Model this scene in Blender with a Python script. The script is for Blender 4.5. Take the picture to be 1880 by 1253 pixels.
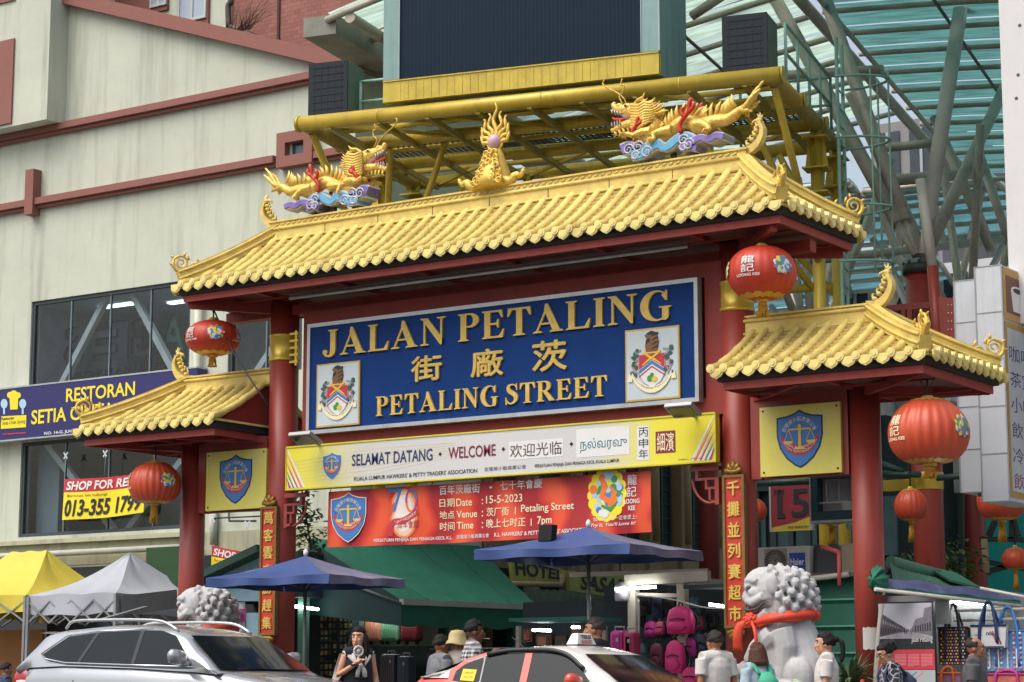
import bpy, bmesh, math, random
from mathutils import Vector as V, Matrix
random.seed(7)
for o in list(bpy.data.objects): bpy.data.objects.remove(o)
SC = bpy.context.scene; COL = SC.collection
R = math.radians; PI = math.pi
# ---------------- camera, world, sun, exposure
PIT, YAW, FPX = R(9.28), R(33.9), 3934.0
CAMP = V((16.63, -24.32, .93))
cam = bpy.data.cameras.new('camera'); co = bpy.data.objects.new('camera', cam); COL.objects.link(co)
co.location = CAMP; co.rotation_euler = (R(90)+PIT, 0, YAW)
cam.sensor_width = 36; cam.lens = 36*FPX/1880; cam.clip_end = 2000; cam.clip_start = .1
SC.camera = co
SC.view_settings.view_transform = 'Standard'; SC.view_settings.look = 'None'
SC.view_settings.gamma = 1; SC.view_settings.exposure = 0.6
SUN_EL, SUN_AZ = R(58), R(205)      # azimuth measured from +Y clockwise: the sun stands in front of the gate, left of the camera
w = bpy.data.worlds.new('World'); SC.world = w; w.use_nodes = True
nt = w.node_tree; bgn = nt.nodes['Background']
sky = nt.nodes.new('ShaderNodeTexSky'); sky.sky_type = 'NISHITA'; sky.sun_disc = False
sky.sun_elevation = SUN_EL; sky.sun_rotation = SUN_AZ; sky.dust_density = 6; sky.air_density = 1.3; sky.ozone_density = 1
hs = nt.nodes.new('ShaderNodeHueSaturation'); hs.inputs['Saturation'].default_value = .68; hs.inputs['Value'].default_value = 1.0
nt.links.new(sky.outputs[0], hs.inputs['Color']); nt.links.new(hs.outputs[0], bgn.inputs['Color'])
bgn.inputs['Strength'].default_value = .15
sl = bpy.data.lights.new('sun', 'SUN'); sl.energy = 1.1; sl.angle = R(55); sl.color = (1, .965, .91)
so = bpy.data.objects.new('sun', sl); COL.objects.link(so)
sd = V((math.sin(SUN_AZ)*math.cos(SUN_EL), math.cos(SUN_AZ)*math.cos(SUN_EL), math.sin(SUN_EL)))
so.rotation_euler = sd.to_track_quat('Z', 'Y').to_euler(); so.location = sd*60
SC.cycles.max_bounces = 8; SC.cycles.transparent_max_bounces = 12
SC.cycles.use_denoising = True
SC.cycles.sample_clamp_indirect = 6
# ---------------- measuring: where a sight line of the photograph meets a real plane of the place
_hd = V((-math.sin(YAW), math.cos(YAW), 0)); _rt = V((math.cos(YAW), math.sin(YAW), 0))
_fw = _hd*math.cos(PIT)+V((0, 0, 1))*math.sin(PIT); _up = V((0, 0, 1))*math.cos(PIT)-_hd*math.sin(PIT)
def ray(px, py): return _fw+_rt*((px-940)/FPX)-_up*((py-626.5)/FPX)
def W(px, py, Y=0.0):
    d = ray(px, py); return CAMP+d*((Y-CAMP.y)/d.y)
def WX(px, py, X):
    d = ray(px, py); return CAMP+d*((X-CAMP.x)/d.x)
def WP(px, py, o, n):
    d = ray(px, py); return CAMP+d*((V(o)-CAMP).dot(V(n))/d.dot(V(n)))
# ---------------- materials
MATS = {}
def hexlin(h):
    h = h.lstrip('#'); r = []
    for i in (0, 2, 4):
        c = int(h[i:i+2], 16)/255; r.append(c/12.92 if c <= .04045 else ((c+.055)/1.055)**2.4)
    return tuple(r)
def col(c):
    return hexlin(c) if isinstance(c, str) else tuple(c)
def M(name, c=None, rough=.6, metal=0, var=.14, sc=3.0, bump=0, bsc=40, dirt=None, dsc=1.2, damt=.5, streak=False, spec=.4, coat=0, emit=0, trans=0):
    if name in MATS: return MATS[name]
    m = bpy.data.materials.new(name); m.use_nodes = True; t = m.node_tree; N = t.nodes; L = t.links
    b = N['Principled BSDF']; c = col(c)
    b.inputs['Roughness'].default_value = rough; b.inputs['Metallic'].default_value = metal
    b.inputs['Specular IOR Level'].default_value = spec; b.inputs['Coat Weight'].default_value = coat
    tc = N.new('ShaderNodeTexCoord'); src = tc.outputs['Object']
    nz = N.new('ShaderNodeTexNoise'); nz.inputs['Scale'].default_value = sc; nz.inputs['Detail'].default_value = 6; nz.inputs['Roughness'].default_value = .65
    L.new(src, nz.inputs['Vector'])
    rp = N.new('ShaderNodeValToRGB'); e = rp.color_ramp.elements
    e[0].position = .3; e[1].position = .72
    e[0].color = tuple(x*(1-var) for x in c)+(1,); e[1].color = tuple(min(1, x*(1+var)) for x in c)+(1,)
    L.new(nz.outputs['Fac'], rp.inputs['Fac']); out = rp.outputs['Color']
    if dirt is not None:
        mp = N.new('ShaderNodeMapping'); mp.inputs['Scale'].default_value = (2.2, 2.2, .18) if streak else (1, 1, 1)
        L.new(src, mp.inputs['Vector'])
        n2 = N.new('ShaderNodeTexNoise'); n2.inputs['Scale'].default_value = dsc; n2.inputs['Detail'].default_value = 9; n2.inputs['Roughness'].default_value = .7
        L.new(mp.outputs[0], n2.inputs['Vector'])
        r2 = N.new('ShaderNodeValToRGB'); r2.color_ramp.elements[0].position = .5; r2.color_ramp.elements[1].position = .74
        r2.color_ramp.elements[1].color = (damt,)*3+(1,)
        L.new(n2.outputs['Fac'], r2.inputs['Fac'])
        mx = N.new('ShaderNodeMix'); mx.data_type = 'RGBA'; mx.inputs[7].default_value = col(dirt)+(1,)
        L.new(r2.outputs['Color'], mx.inputs[0]); L.new(out, mx.inputs[6]); out = mx.outputs[2]
    L.new(out, b.inputs['Base Color'])
    rr = N.new('ShaderNodeMapRange'); rr.inputs['To Min'].default_value = max(.02, rough-.1); rr.inputs['To Max'].default_value = min(1, rough+.1)
    L.new(nz.outputs['Fac'], rr.inputs['Value']); L.new(rr.outputs[0], b.inputs['Roughness'])
    if bump:
        n3 = N.new('ShaderNodeTexNoise'); n3.inputs['Scale'].default_value = bsc; n3.inputs['Detail'].default_value = 4
        L.new(src, n3.inputs['Vector']); bp = N.new('ShaderNodeBump'); bp.inputs['Strength'].default_value = bump; bp.inputs['Distance'].default_value = .02
        L.new(n3.outputs['Fac'], bp.inputs['Height']); L.new(bp.outputs[0], b.inputs['Normal'])
    if emit:
        b.inputs['Emission Color'].default_value = c+(1,); b.inputs['Emission Strength'].default_value = emit
    if trans: b.inputs['Transmission Weight'].default_value = trans
    MATS[name] = m; return m
def glass_mat(name, tint, gloss=.12, rough=.03):
    if name in MATS: return MATS[name]
    m = bpy.data.materials.new(name); m.use_nodes = True; t = m.node_tree; N = t.nodes; L = t.links
    N.remove(N['Principled BSDF']); o = N['Material Output']
    a = N.new('ShaderNodeBsdfTransparent'); a.inputs[0].default_value = col(tint)+(1,)
    g = N.new('ShaderNodeBsdfGlossy'); g.inputs['Roughness'].default_value = rough
    lw0 = N.new('ShaderNodeLayerWeight'); lw0.inputs['Blend'].default_value = .5
    lw = N.new('ShaderNodeMath'); lw.operation = 'POWER'; lw.inputs[1].default_value = 5; L.new(lw0.outputs['Facing'], lw.inputs[0])
    ad = N.new('ShaderNodeMath'); ad.operation = 'ADD'; ad.inputs[1].default_value = gloss; ad.use_clamp = True
    mx = N.new('ShaderNodeMixShader'); L.new(lw.outputs[0], ad.inputs[0]); L.new(ad.outputs[0], mx.inputs[0])
    L.new(a.outputs[0], mx.inputs[1]); L.new(g.outputs[0], mx.inputs[2]); L.new(mx.outputs[0], o.inputs[0])
    MATS[name] = m; return m
def emat(name, c, s):
    if name in MATS: return MATS[name]
    m = bpy.data.materials.new(name); m.use_nodes = True; b = m.node_tree.nodes['Principled BSDF']
    b.inputs['Base Color'].default_value = col(c)+(1,); b.inputs['Emission Color'].default_value = col(c)+(1,); b.inputs['Emission Strength'].default_value = s
    MATS[name] = m; return m
# ---------------- mesh building
def frame_along(d, up=V((0, 0, 1))):
    d = d.normalized(); s = d.cross(up)
    if s.length < 1e-4: s = d.cross(V((0, 1, 0)))
    s.normalize(); return s, s.cross(d).normalized()
class MB:
    def __init__(s, mat=None): s.v = []; s.f = []; s.fm = []; s.fs = []; s.mat = mat; s.mats = []
    def mi(s, m):
        m = m or s.mat
        if m not in s.mats: s.mats.append(m)
        return s.mats.index(m)
    def add(s, vs, fs, m=None, smooth=False):
        b = len(s.v); s.v += [V(p) for p in vs]; k = s.mi(m)
        for f in fs: s.f.append([b+i for i in f]); s.fm.append(k); s.fs.append(smooth)
        return s
    def box(s, x0, x1, y0, y1, z0, z1, m=None):
        return s.add([(x0,y0,z0),(x1,y0,z0),(x1,y1,z0),(x0,y1,z0),(x0,y0,z1),(x1,y0,z1),(x1,y1,z1),(x0,y1,z1)],
              [(0,3,2,1),(4,5,6,7),(0,1,5,4),(1,2,6,5),(2,3,7,6),(3,0,4,7)], m)
    def obox(s, c, a, b, d, m=None):          # half-axis vectors
        c, a, b, d = V(c), V(a), V(b), V(d)
        return s.add([c-a-b-d, c+a-b-d, c+a+b-d, c-a+b-d, c-a-b+d, c+a-b+d, c+a+b+d, c-a+b+d],
              [(0,3,2,1),(4,5,6,7),(0,1,5,4),(1,2,6,5),(2,3,7,6),(3,0,4,7)], m)
    def beam(s, a, b, w, h, m=None, up=V((0, 0, 1))):
        a, b = V(a), V(b); x, y = frame_along(b-a, V(up)); return s.obox((a+b)/2, x*w/2, (b-a)/2, y*h/2, m)
    def tube(s, pts, r, n=8, m=None, cap=True, smooth=True, flat=1.0):
        P = [V(p) for p in pts]; k = len(P); rs = r if isinstance(r, (list, tuple)) else [r]*k
        vs = []; x = None
        for i in range(k):
            d = (P[min(i+1, k-1)]-P[max(i-1, 0)])
            if d.length < 1e-7: d = V((0, 0, 1))
            d.normalize()
            if x is None: x, y = frame_along(d)
            else:
                x = (x-d*x.dot(d))
                if x.length < 1e-5: x, _ = frame_along(d)
                x.normalize(); y = x.cross(d)
            for j in range(n):
                a = 2*PI*j/n; vs.append(P[i]+x*math.cos(a)*rs[i]*flat+y*math.sin(a)*rs[i])
        fs = [(i*n+j, i*n+(j+1) % n, (i+1)*n+(j+1) % n, (i+1)*n+j) for i in range(k-1) for j in range(n)]
        s.add(vs, fs, m, smooth)
        if cap:
            b = len(s.v)-len(vs); q = s.mi(m)
            for ring in (list(range(n))[::-1], [(k-1)*n+j for j in range(n)]):
                s.f.append([b+i for i in ring]); s.fm.append(q); s.fs.append(False)
        return s
    def lathe(s, prof, c=(0, 0, 0), n=24, m=None, smooth=True, sx=1, sy=1):
        c = V(c); k = len(prof)
        vs = [c+V((r*math.cos(2*PI*j/n)*sx, r*math.sin(2*PI*j/n)*sy, z)) for r, z in prof for j in range(n)]
        fs = [(i*n+j, i*n+(j+1) % n, (i+1)*n+(j+1) % n, (i+1)*n+j) for i in range(k-1) for j in range(n)]
        fs += [tuple(range(n))[::-1], tuple((k-1)*n+j for j in range(n))]
        return s.add(vs, fs, m, smooth)
    def ell(s, c, rx, ry=None, rz=None, n=12, k=8, m=None, rot=None):
        ry = ry or rx; rz = rz or rx; c = V(c); vs = []
        for i in range(k+1):
            t = PI*i/k
            for j in range(n):
                a = 2*PI*j/n; p = V((rx*math.sin(t)*math.cos(a), ry*math.sin(t)*math.sin(a), -rz*math.cos(t)))
                vs.append(c+(rot @ p if rot else p))
        fs = [(i*n+j, i*n+(j+1) % n, (i+1)*n+(j+1) % n, (i+1)*n+j) for i in range(k) for j in range(n)]
        return s.add(vs, fs, m, True)
    def flat(s, poly, fr, d=0, m=None):       # fr = (origin, u, v); the face looks along u x v
        o, u, v = fr; n = u.cross(v); return s.add([o+u*a+v*b+n*d for a, b in poly], [tuple(range(len(poly)))], m)
    def prism(s, poly, fr, d0, d1, m=None):
        o, u, v = fr; n = u.cross(v); k = len(poly)
        ar = sum(poly[i][0]*poly[(i+1) % k][1]-poly[(i+1) % k][0]*poly[i][1] for i in range(k))
        if ar < 0: poly = poly[::-1]
        vs = [o+u*a+v*b+n*d0 for a, b in poly]+[o+u*a+v*b+n*d1 for a, b in poly]
        fs = [tuple(range(k))[::-1], tuple(range(k, 2*k))]+[(i, (i+1) % k, k+(i+1) % k, k+i) for i in range(k)]
        return s.add(vs, fs, m)
    def grid(s, fn, nu, nv, m=None, smooth=True):
        vs = [V(fn(i/nu, j/nv)) for j in range(nv+1) for i in range(nu+1)]
        fs = [(j*(nu+1)+i, j*(nu+1)+i+1, (j+1)*(nu+1)+i+1, (j+1)*(nu+1)+i) for j in range(nv) for i in range(nu)]
        return s.add(vs, fs, m, smooth)
    def text(s, string, fr, u0, v0, w, h, d=0, ext=0, bold=0, shear=0, m=None, keep=False, fn=None):
        if bold and any(ord(c) > 0x2e80 for c in string):       # dense characters: thicken by small shifted repeats
            q = bold*h*.55
            for k, (a, c) in enumerate(((q, 0), (-q, 0), (0, q), (0, -q))):
                s.text(string, fr, u0+a, v0+c, w, h, d-.0006*(k+1), ext, 0, shear, m, keep, (lambda A, B, fn=fn, k=k: fn(A, B)+V((0, .0006*(k+1), 0))) if fn else None)
        if any(ord(c) > 0x2e80 for c in string): bold = 0
        vs, fs = glyphs(string, bold, shear)
        if not vs: return s
        xs = [p[0] for p in vs]; ys = [p[1] for p in vs]; x0, x1, y0, y1 = min(xs), max(xs), min(ys), max(ys)
        sx = w/(x1-x0); sy = h/(y1-y0)
        if keep: sx = sy = min(sx, sy); u0 += (w-sx*(x1-x0))/2; v0 += (h-sy*(y1-y0))/2
        Q = [(u0+(x-x0)*sx, v0+(y-y0)*sy) for x, y in vs]
        if fn: return s.add([fn(a, b) for a, b in Q], fs, m)
        o, u, v = fr; n = u.cross(v)
        if ext:
            k = len(Q); cnt = {}
            for f in fs:
                for i in range(len(f)): cnt[(f[i], f[(i+1) % len(f)])] = 1
            side = [(a, b, b+k, a+k) for a, b in cnt if (b, a) not in cnt]
            return s.add([o+u*a+v*b+n*d for a, b in Q]+[o+u*a+v*b+n*(d+ext) for a, b in Q], [tuple(i+k for i in f) for f in fs]+side, m)
        return s.add([o+u*a+v*b+n*d for a, b in Q], fs, m)
    def mesh(s, name, off=V((0, 0, 0))):
        me = bpy.data.meshes.new(name); me.from_pydata([tuple(p-off) for p in s.v], [], s.f)
        for m in s.mats: me.materials.append(m)
        me.polygons.foreach_set('material_index', s.fm); me.polygons.foreach_set('use_smooth', s.fs); me.update()
        return me
    def build(s, name, parent=None, bevel=0, **kw):
        if parent is None:
            xs = [p.x for p in s.v]; ys = [p.y for p in s.v]
            off = V(((min(xs)+max(xs))/2, (min(ys)+max(ys))/2, min(p.z for p in s.v)))
        else:
            r = parent
            while r.parent: r = r.parent
            off = V((0, 0, 0)) if r.get('local') else r.location.copy()
        o = bpy.data.objects.new(name, s.mesh(name, off)); COL.objects.link(o)
        if parent is None: o.location = off
        else: o.parent = parent
        if bevel:
            b = o.modifiers.new('bevel', 'BEVEL'); b.width = bevel; b.segments = 2; b.limit_method = 'ANGLE'; b.angle_limit = R(40)
        if kw: tag(o, **kw)
        return o
def build_each(mb, name, parent, **kw):         # one object for every loose piece in the builder
    par = list(range(len(mb.v)))
    def find(a):
        while par[a] != a: par[a] = par[par[a]]; a = par[a]
        return a
    for f in mb.f:
        r = find(f[0])
        for i in f[1:]: par[find(i)] = r
    grp = {}
    for k, f in enumerate(mb.f): grp.setdefault(find(f[0]), []).append(k)
    out = []
    for ks in grp.values():
        n = MB(mb.mat); n.mats = list(mb.mats); mp = {}
        for k in ks:
            q = []
            for i in mb.f[k]:
                if i not in mp: mp[i] = len(n.v); n.v.append(mb.v[i])
                q.append(mp[i])
            n.f.append(q); n.fm.append(mb.fm[k]); n.fs.append(mb.fs[k])
        out.append(n.build(name, parent, **kw))
    return out
GC = {}
def glyphs(string, bold=0, shear=0):
    k = (string, bold, shear)
    if k in GC: return GC[k]
    c = bpy.data.curves.new('txt', 'FONT'); c.body = string; c.offset = bold; c.shear = shear; c.resolution_u = 3; c.space_line = 1.05
    if '\n' in string: c.align_x = 'CENTER'
    o = bpy.data.objects.new('txt', c); COL.objects.link(o); bpy.context.view_layer.update()
    me = bpy.data.meshes.new_from_object(o.evaluated_get(bpy.context.evaluated_depsgraph_get()))
    r = ([(v.co.x, v.co.y) for v in me.vertices], [tuple(p.vertices) for p in me.polygons])
    bpy.data.objects.remove(o); bpy.data.curves.remove(c); bpy.data.meshes.remove(me); GC[k] = r; return r
def tag(o, label=None, cat=None, group=None, kind=None):
    if label: o['label'] = label
    if cat: o['category'] = cat
    if group: o['group'] = group
    if kind: o['kind'] = kind
    return o
def thing(name, label, cat, loc=(0, 0, 0), group=None, rz=None):
    o = bpy.data.objects.new(name, None); COL.objects.link(o); o.location = V(loc); o.empty_display_size = .2
    if rz is not None: o.rotation_euler = (0, 0, rz); o['local'] = 1
    return tag(o, label, cat, group)
def dup(o, loc=None, rz=None, label=None, parent=None, scale=None):
    c = o.copy(); COL.objects.link(c)
    if parent: c.parent = parent
    if loc is not None: c.location = V(loc)
    if rz is not None: c.rotation_euler = (0, 0, rz)
    if scale: c.scale = scale
    if label: c['label'] = label
    for ch in list(o.children): dup(ch, parent=c)
    return c
def fused(mb, name, parent, voxel, mat, smooth=6, sub=0, **kw):    # overlapping solids grown into one continuous skin
    o = mb.build(name, parent)
    r = o.modifiers.new('r', 'REMESH'); r.mode = 'VOXEL'; r.voxel_size = voxel; r.use_smooth_shade = True
    if smooth: q = o.modifiers.new('s', 'SMOOTH'); q.factor = .5; q.iterations = smooth
    bpy.context.view_layer.update()
    me = bpy.data.meshes.new_from_object(o.evaluated_get(bpy.context.evaluated_depsgraph_get()))
    o.modifiers.clear(); o.data = me; me.materials.clear(); me.materials.append(mat)
    for p in me.polygons: p.use_smooth = True; p.material_index = 0
    if kw: tag(o, **kw)
    return o
UX, UY, UZ = V((1, 0, 0)), V((0, 1, 0)), V((0, 0, 1))
def XZ(o): return (V(o), UX, UZ)              # a plane that looks towards the street side of the gate (-Y)
def ribbon(pts, wd):                          # outline of a stroke with a width at each point
    a = []; b = []; n = len(pts)
    for i, (x, y) in enumerate(pts):
        x0, y0 = pts[max(i-1, 0)]; x1, y1 = pts[min(i+1, n-1)]; l = math.hypot(x1-x0, y1-y0) or 1
        nx, ny = -(y1-y0)/l, (x1-x0)/l; q = (wd[i] if isinstance(wd, (list, tuple)) else wd)/2
        a.append((x+nx*q, y+ny*q)); b.append((x-nx*q, y-ny*q))
    return a+b[::-1]
def smoothpath(pts, n=6):                     # Catmull-Rom
    P = [V(p) for p in pts]; P = [P[0]*2-P[1]]+P+[P[-1]*2-P[-2]]; r = []
    for i in range(1, len(P)-2):
        for k in range(n):
            t = k/n; a, b, c, d = P[i-1], P[i], P[i+1], P[i+2]
            r.append(.5*((2*b)+(c-a)*t+(2*a-5*b+4*c-d)*t*t+(3*b-a-3*c+d)*t**3))
    return r+[P[-2]]
def disc(cx, cy, r, n=20, ry=None): return [(cx+r*math.cos(2*PI*i/n), cy+(ry or r)*math.sin(2*PI*i/n)) for i in range(n)]
def rect(x0, y0, x1, y1): return [(x0, y0), (x1, y0), (x1, y1), (x0, y1)]
# ================= the ceremonial gate
red = M('red_paint', '#8f372d', .42, var=.1, sc=1.5, dirt='#6b2a24', dsc=1.6, damt=.45, streak=True, spec=.5)
redd = M('dull_red_paint', '#852e28', .6, var=.14, sc=2, dirt='#5e2422', dsc=2.5, damt=.6)
gold = M('gold_tile_paint', (.74, .61, .2), .3, var=.17, sc=4, dirt=(.36, .26, .08), dsc=1.6, damt=.7, coat=.35, spec=.5)
goldd = M('gold_ridge_paint', (.62, .47, .13), .42, var=.16, sc=6, bump=.15, bsc=60, dirt=(.34, .23, .05), dsc=4, damt=.6)
goldleaf = M('gold_ornament_paint', (.66, .44, .085), .33, metal=.25, var=.2, sc=25, bump=.35, bsc=90)
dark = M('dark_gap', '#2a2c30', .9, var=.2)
soffit = M('brown_soffit_board', '#6d4a44', .8, var=.12, sc=4, dirt='#3c2c2c', damt=.5)
stone = M('base_stone', '#8d8c88', .8, var=.15, sc=8, bump=.3)
GX = 0.0
gate = thing('ceremonial_gate', 'red and gold Chinese street gate with four round columns and three tiled roofs', 'gate', (GX, 0, 0))
def slope_z(s, ze, H): return ze+H*(.74*s+.26*s*s)
def horn(mb, x, z, sgn, sc, y=0):             # upswept phoenix end of a ridge
    pts = [(-.4, -.075), (0, -.05), (.24, .03), (.38, .17), (.43, .34), (.37, .5)]
    wd = [.14, .14, .135, .1, .075, .055]
    p = [(q.x, q.y) for q in smoothpath([(a, b, 0) for a, b in pts], 5)]
    k = len(p); w2 = [wd[min(int(i/5), 4)]*(1-(i/5) % 1)+wd[min(int(i/5)+1, 5)]*((i/5) % 1) for i in range(k)]
    mb.prism([(sgn*a*sc, b*sc) for a, b in ribbon(p, w2)], (V((x, y, z)), UX, UZ), -.055*sc*1.4, .055*sc*1.4)
    def P(a, b, dy=0): return V((x+sgn*a*sc, y+dy, z+b*sc))
    mb.ell(P(.35, .53), .07*sc, .055*sc, .055*sc, 10, 6)                            # bird head
    mb.tube([P(.31, .54), P(.23, .52), P(.19, .46)], [.035*sc, .022*sc, .006*sc], 6)
    for a, b in ((.31, .66), (.37, .68), (.43, .63)): mb.tube([P(.35, .55), P((a+.35)/2+.02, (b+.55)/2), P(a, b)], [.03*sc, .022*sc, .005*sc], 6)
    for i in range(5):                                                             # feather curls down the inside of the neck
        t = i/4; a = .35-.04*t+(-.16*t*t); b = .42-.32*t
        mb.ell(P(a-.02, b), .05*sc, .075*sc, .045*sc, 8, 6)
        mb.tube([P(a, b), P(a-.06, b+.03), P(a-.07, b+.08), P(a-.03, b+.1)], [.03*sc, .024*sc, .018*sc, .008*sc], 6)
def spiral(mb, o, u, v, cx, cy, r, turns, a0, cw, th, flat=1.4):
    n = int(14*turns); pts = []; rr = []
    for i in range(n+1):
        t = i/n; a = a0+(-1 if cw else 1)*2*PI*turns*t; q = r*(1-.82*t)
        pts.append(o+u*(cx+q*math.cos(a))+v*(cy+q*math.sin(a))); rr.append(th*(1-.45*t))
    mb.tube(pts, rr, 6, flat=flat)
def scroll(mb, o, u, sc):                     # curled ornament standing at the low end of a hip
    v = UZ
    sweep = [(-.62, .02), (-.3, -.02), (-.06, -.02), (.12, .04), (.22, .16), (.2, .3), (.09, .36)]
    mb.tube([o+u*a*sc+v*b*sc for a, b, _ in [tuple(q) for q in smoothpath([(a, b, 0) for a, b in sweep], 4)]], [.045*sc]*12+[.04*sc]*6+[.03*sc]*7, 6, flat=1.5)
    spiral(mb, o, u, v, .06*sc, .22*sc, .15*sc, 1.6, R(60), False, .026*sc)
    spiral(mb, o, u, v, -.2*sc, .15*sc, .12*sc, 1.5, R(-20), True, .023*sc)
    spiral(mb, o, u, v, -.43*sc, .12*sc, .09*sc, 1.4, R(200), True, .02*sc)
    for a, b, c, d in ((.2, .3, .3, .36), (-.1, .28, -.06, .4), (-.3, .24, -.24, .34), (-.5, .2, -.53, .3), (.22, .15, .33, .2), (.0, .36, -.02, .46)):
        mb.tube([o+u*a*sc+v*b*sc, o+u*(a+c)/2*sc+v*((b+d)/2+.02)*sc, o+u*c*sc+v*d*sc], [.03*sc, .022*sc, .004*sc], 6)
    for a in (-.52, -.33, -.12): mb.ell(o+u*a*sc+v*.05*sc, .06*sc, .05*sc, .05*sc, 8, 6)
def tiled_roof(x0, x1, rx0, rx1, yh, ze, H, zr, hipL, hipR, pitch, hornsc, y0=0):
    part = MB(gold).box(x0+.02, x1-.02, y0-yh+.02, y0+yh-.02, ze-.03, ze).build('roof', gate)   # roof deck, carries all its pieces
    b = MB(M('gold_pan_tiles_shaded', (.42, .29, .08), .5, var=.22, sc=5, dirt=(.16, .11, .04), dsc=2.5, damt=.8)); nseg = 9  # gold darkened for the shade between barrel rows, plus dirt patches
    def smx(x):
        if x > rx1 and hipR: return max(0, (x1-x)/(x1-rx1))
        if x < rx0 and hipL: return max(0, (x-x0)/(rx0-x0))
        return 1
    def F(x, s, sg, dz=0): return V((x, y0+sg*yh*(1-s), slope_z(s, ze, H)+dz))
    ncourse = 12
    cx0 = lambda s: x0+(rx0-x0)*s if hipL else x0
    cx1 = lambda s: x1+(rx1-x1)*s if hipR else x1
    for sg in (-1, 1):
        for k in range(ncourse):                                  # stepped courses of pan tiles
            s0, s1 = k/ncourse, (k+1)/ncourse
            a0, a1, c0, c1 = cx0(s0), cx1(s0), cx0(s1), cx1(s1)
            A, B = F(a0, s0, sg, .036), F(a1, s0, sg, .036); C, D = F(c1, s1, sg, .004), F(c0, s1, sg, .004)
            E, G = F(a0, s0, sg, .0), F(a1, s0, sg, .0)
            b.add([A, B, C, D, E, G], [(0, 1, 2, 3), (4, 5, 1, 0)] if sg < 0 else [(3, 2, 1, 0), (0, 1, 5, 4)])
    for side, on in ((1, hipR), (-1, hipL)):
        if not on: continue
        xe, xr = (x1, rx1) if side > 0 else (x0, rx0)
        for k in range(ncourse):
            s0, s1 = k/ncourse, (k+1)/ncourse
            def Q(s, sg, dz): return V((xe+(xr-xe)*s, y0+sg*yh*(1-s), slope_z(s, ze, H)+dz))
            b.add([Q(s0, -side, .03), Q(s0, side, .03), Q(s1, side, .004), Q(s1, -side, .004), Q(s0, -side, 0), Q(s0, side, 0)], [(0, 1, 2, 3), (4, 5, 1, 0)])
    t = MB(gold); tongue = MB(gold); rt = .05
    def row(Pf, smax, dirv, side_v):
        n = max(2, int(nseg*smax)+1); pts = []; rr = []; rt = .05*random.uniform(.94, 1.06); jx = side_v*random.uniform(-.008, .008)
        if smax > .06:
            for i in range(n+1):
                s = smax*i/n; p = Pf(s)+jx+UZ*(.022+.006*math.sin(37*s+90*jx.length))
                pts += [p, p+(Pf(min(1, s+.001))-Pf(s)).normalized()*.012]; rr += [rt*1.15, rt]
            pts[0] = pts[0]+dirv*.06; pts[1] = pts[1]+dirv*.05
            t.tube(pts, rr, 10)
            e = pts[0]; fr = (e+dirv*.004, side_v, UZ)
            t.prism(disc(0, 0, rt*1.12, 12), fr, 0, .014); t.prism(disc(0, 0, rt*.62, 10), fr, .014, .022)
    def drip(p, dirv, side_v):
        h = pitch/2*.86; poly = [(-h, .03)]+[(h*math.cos(PI+PI*i/10)*1.0, .012-.1*math.sin(PI*i/10)**.8*(1 if i != 5 else 1.12)) for i in range(11)]+[(h, .03)]
        tongue.prism(poly, (p, side_v, UZ), 0, .025); tongue.prism([(a*.72, (b-.03)*.72+.015) for a, b in poly], (p, side_v, UZ), .025, .033)
    n = int(round((x1-x0)/pitch)); pt = (x1-x0)/n
    for i in range(n+1):
        x = x0+pt*i
        if i == 0: x += .03
        if i == n: x -= .03
        for sg in (-1, 1):
            row(lambda s: F(x, s, sg), smx(x)*.97, V((0, sg, 0)), V((-sg, 0, 0)))
            if i < n: drip(V((x0+pt*(i+.5), y0+sg*(yh+.035), ze-.01)), V((0, sg, 0)), V((-sg, 0, 0)))
    m = int(round(2*yh/pitch)); py = 2*yh/m
    for side, on in ((1, hipR), (-1, hipL)):
        if not on: continue
        xe, xr = (x1, rx1) if side > 0 else (x0, rx0)
        for j in range(m+1):
            y = -yh+py*j
            row(lambda s: V((xe+(xr-xe)*s, y0+y, slope_z(s, ze, H))), (1-abs(y)/yh)*.97, V((side, 0, 0)), V((0, side, 0)))
            if j < m: drip(V((xe+side*.035, y0+y+py/2, ze-.01)), V((side, 0, 0)), V((0, side, 0)))
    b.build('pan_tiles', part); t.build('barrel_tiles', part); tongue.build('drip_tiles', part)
    # the ridge
    g = MB(goldd); zt = ze+H-.1
    g.box(rx0-.05, rx1+.05, y0-.12, y0+.12, zt, zt+.2); g.box(rx0-.07, rx1+.07, y0-.085, y0+.085, zt+.2, zr-.1)
    for zz, yy, r in ((zt+.2, .125, .024), (zt+.03, .13, .02), (zr-.11, .09, .018)):
        for sg in (-1, 1): g.tube([V((rx0-.06, y0+sg*yy, zz)), V((rx1+.06, y0+sg*yy, zz))], r, 8)
    g.box(rx0-.1, rx1+.1, y0-.1, y0+.1, zr-.1, zr-.025); g.box(rx0-.12, rx1+.12, y0-.125, y0+.125, zr-.025, zr)
    k = int((rx1-rx0)/.105)
    for i in range(k):
        xx = rx0+(i+.5)*(rx1-rx0)/k
        for sg in (-1,): g.ell(V((xx, y0+sg*.1, zr-.063)), .045, .016, .018, 6, 4, rot=Matrix.Rotation(R(-28), 3, 'Y'))
    k = int((rx1-rx0)/.9)
    for i in range(1, k): g.box(rx0+i*(rx1-rx0)/k-.004, rx0+i*(rx1-rx0)/k+.004, y0-.1235, y0, zt+.03, zt+.19, dark)
    g.build('ridge', part)
    for on, rx, sg in ((hipR, rx1, 1), (hipL, rx0, -1)):
        if on: h = MB(goldd); horn(h, rx, zr-.02, sg, hornsc, y0); h.build('ridge_horn', part)
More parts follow.
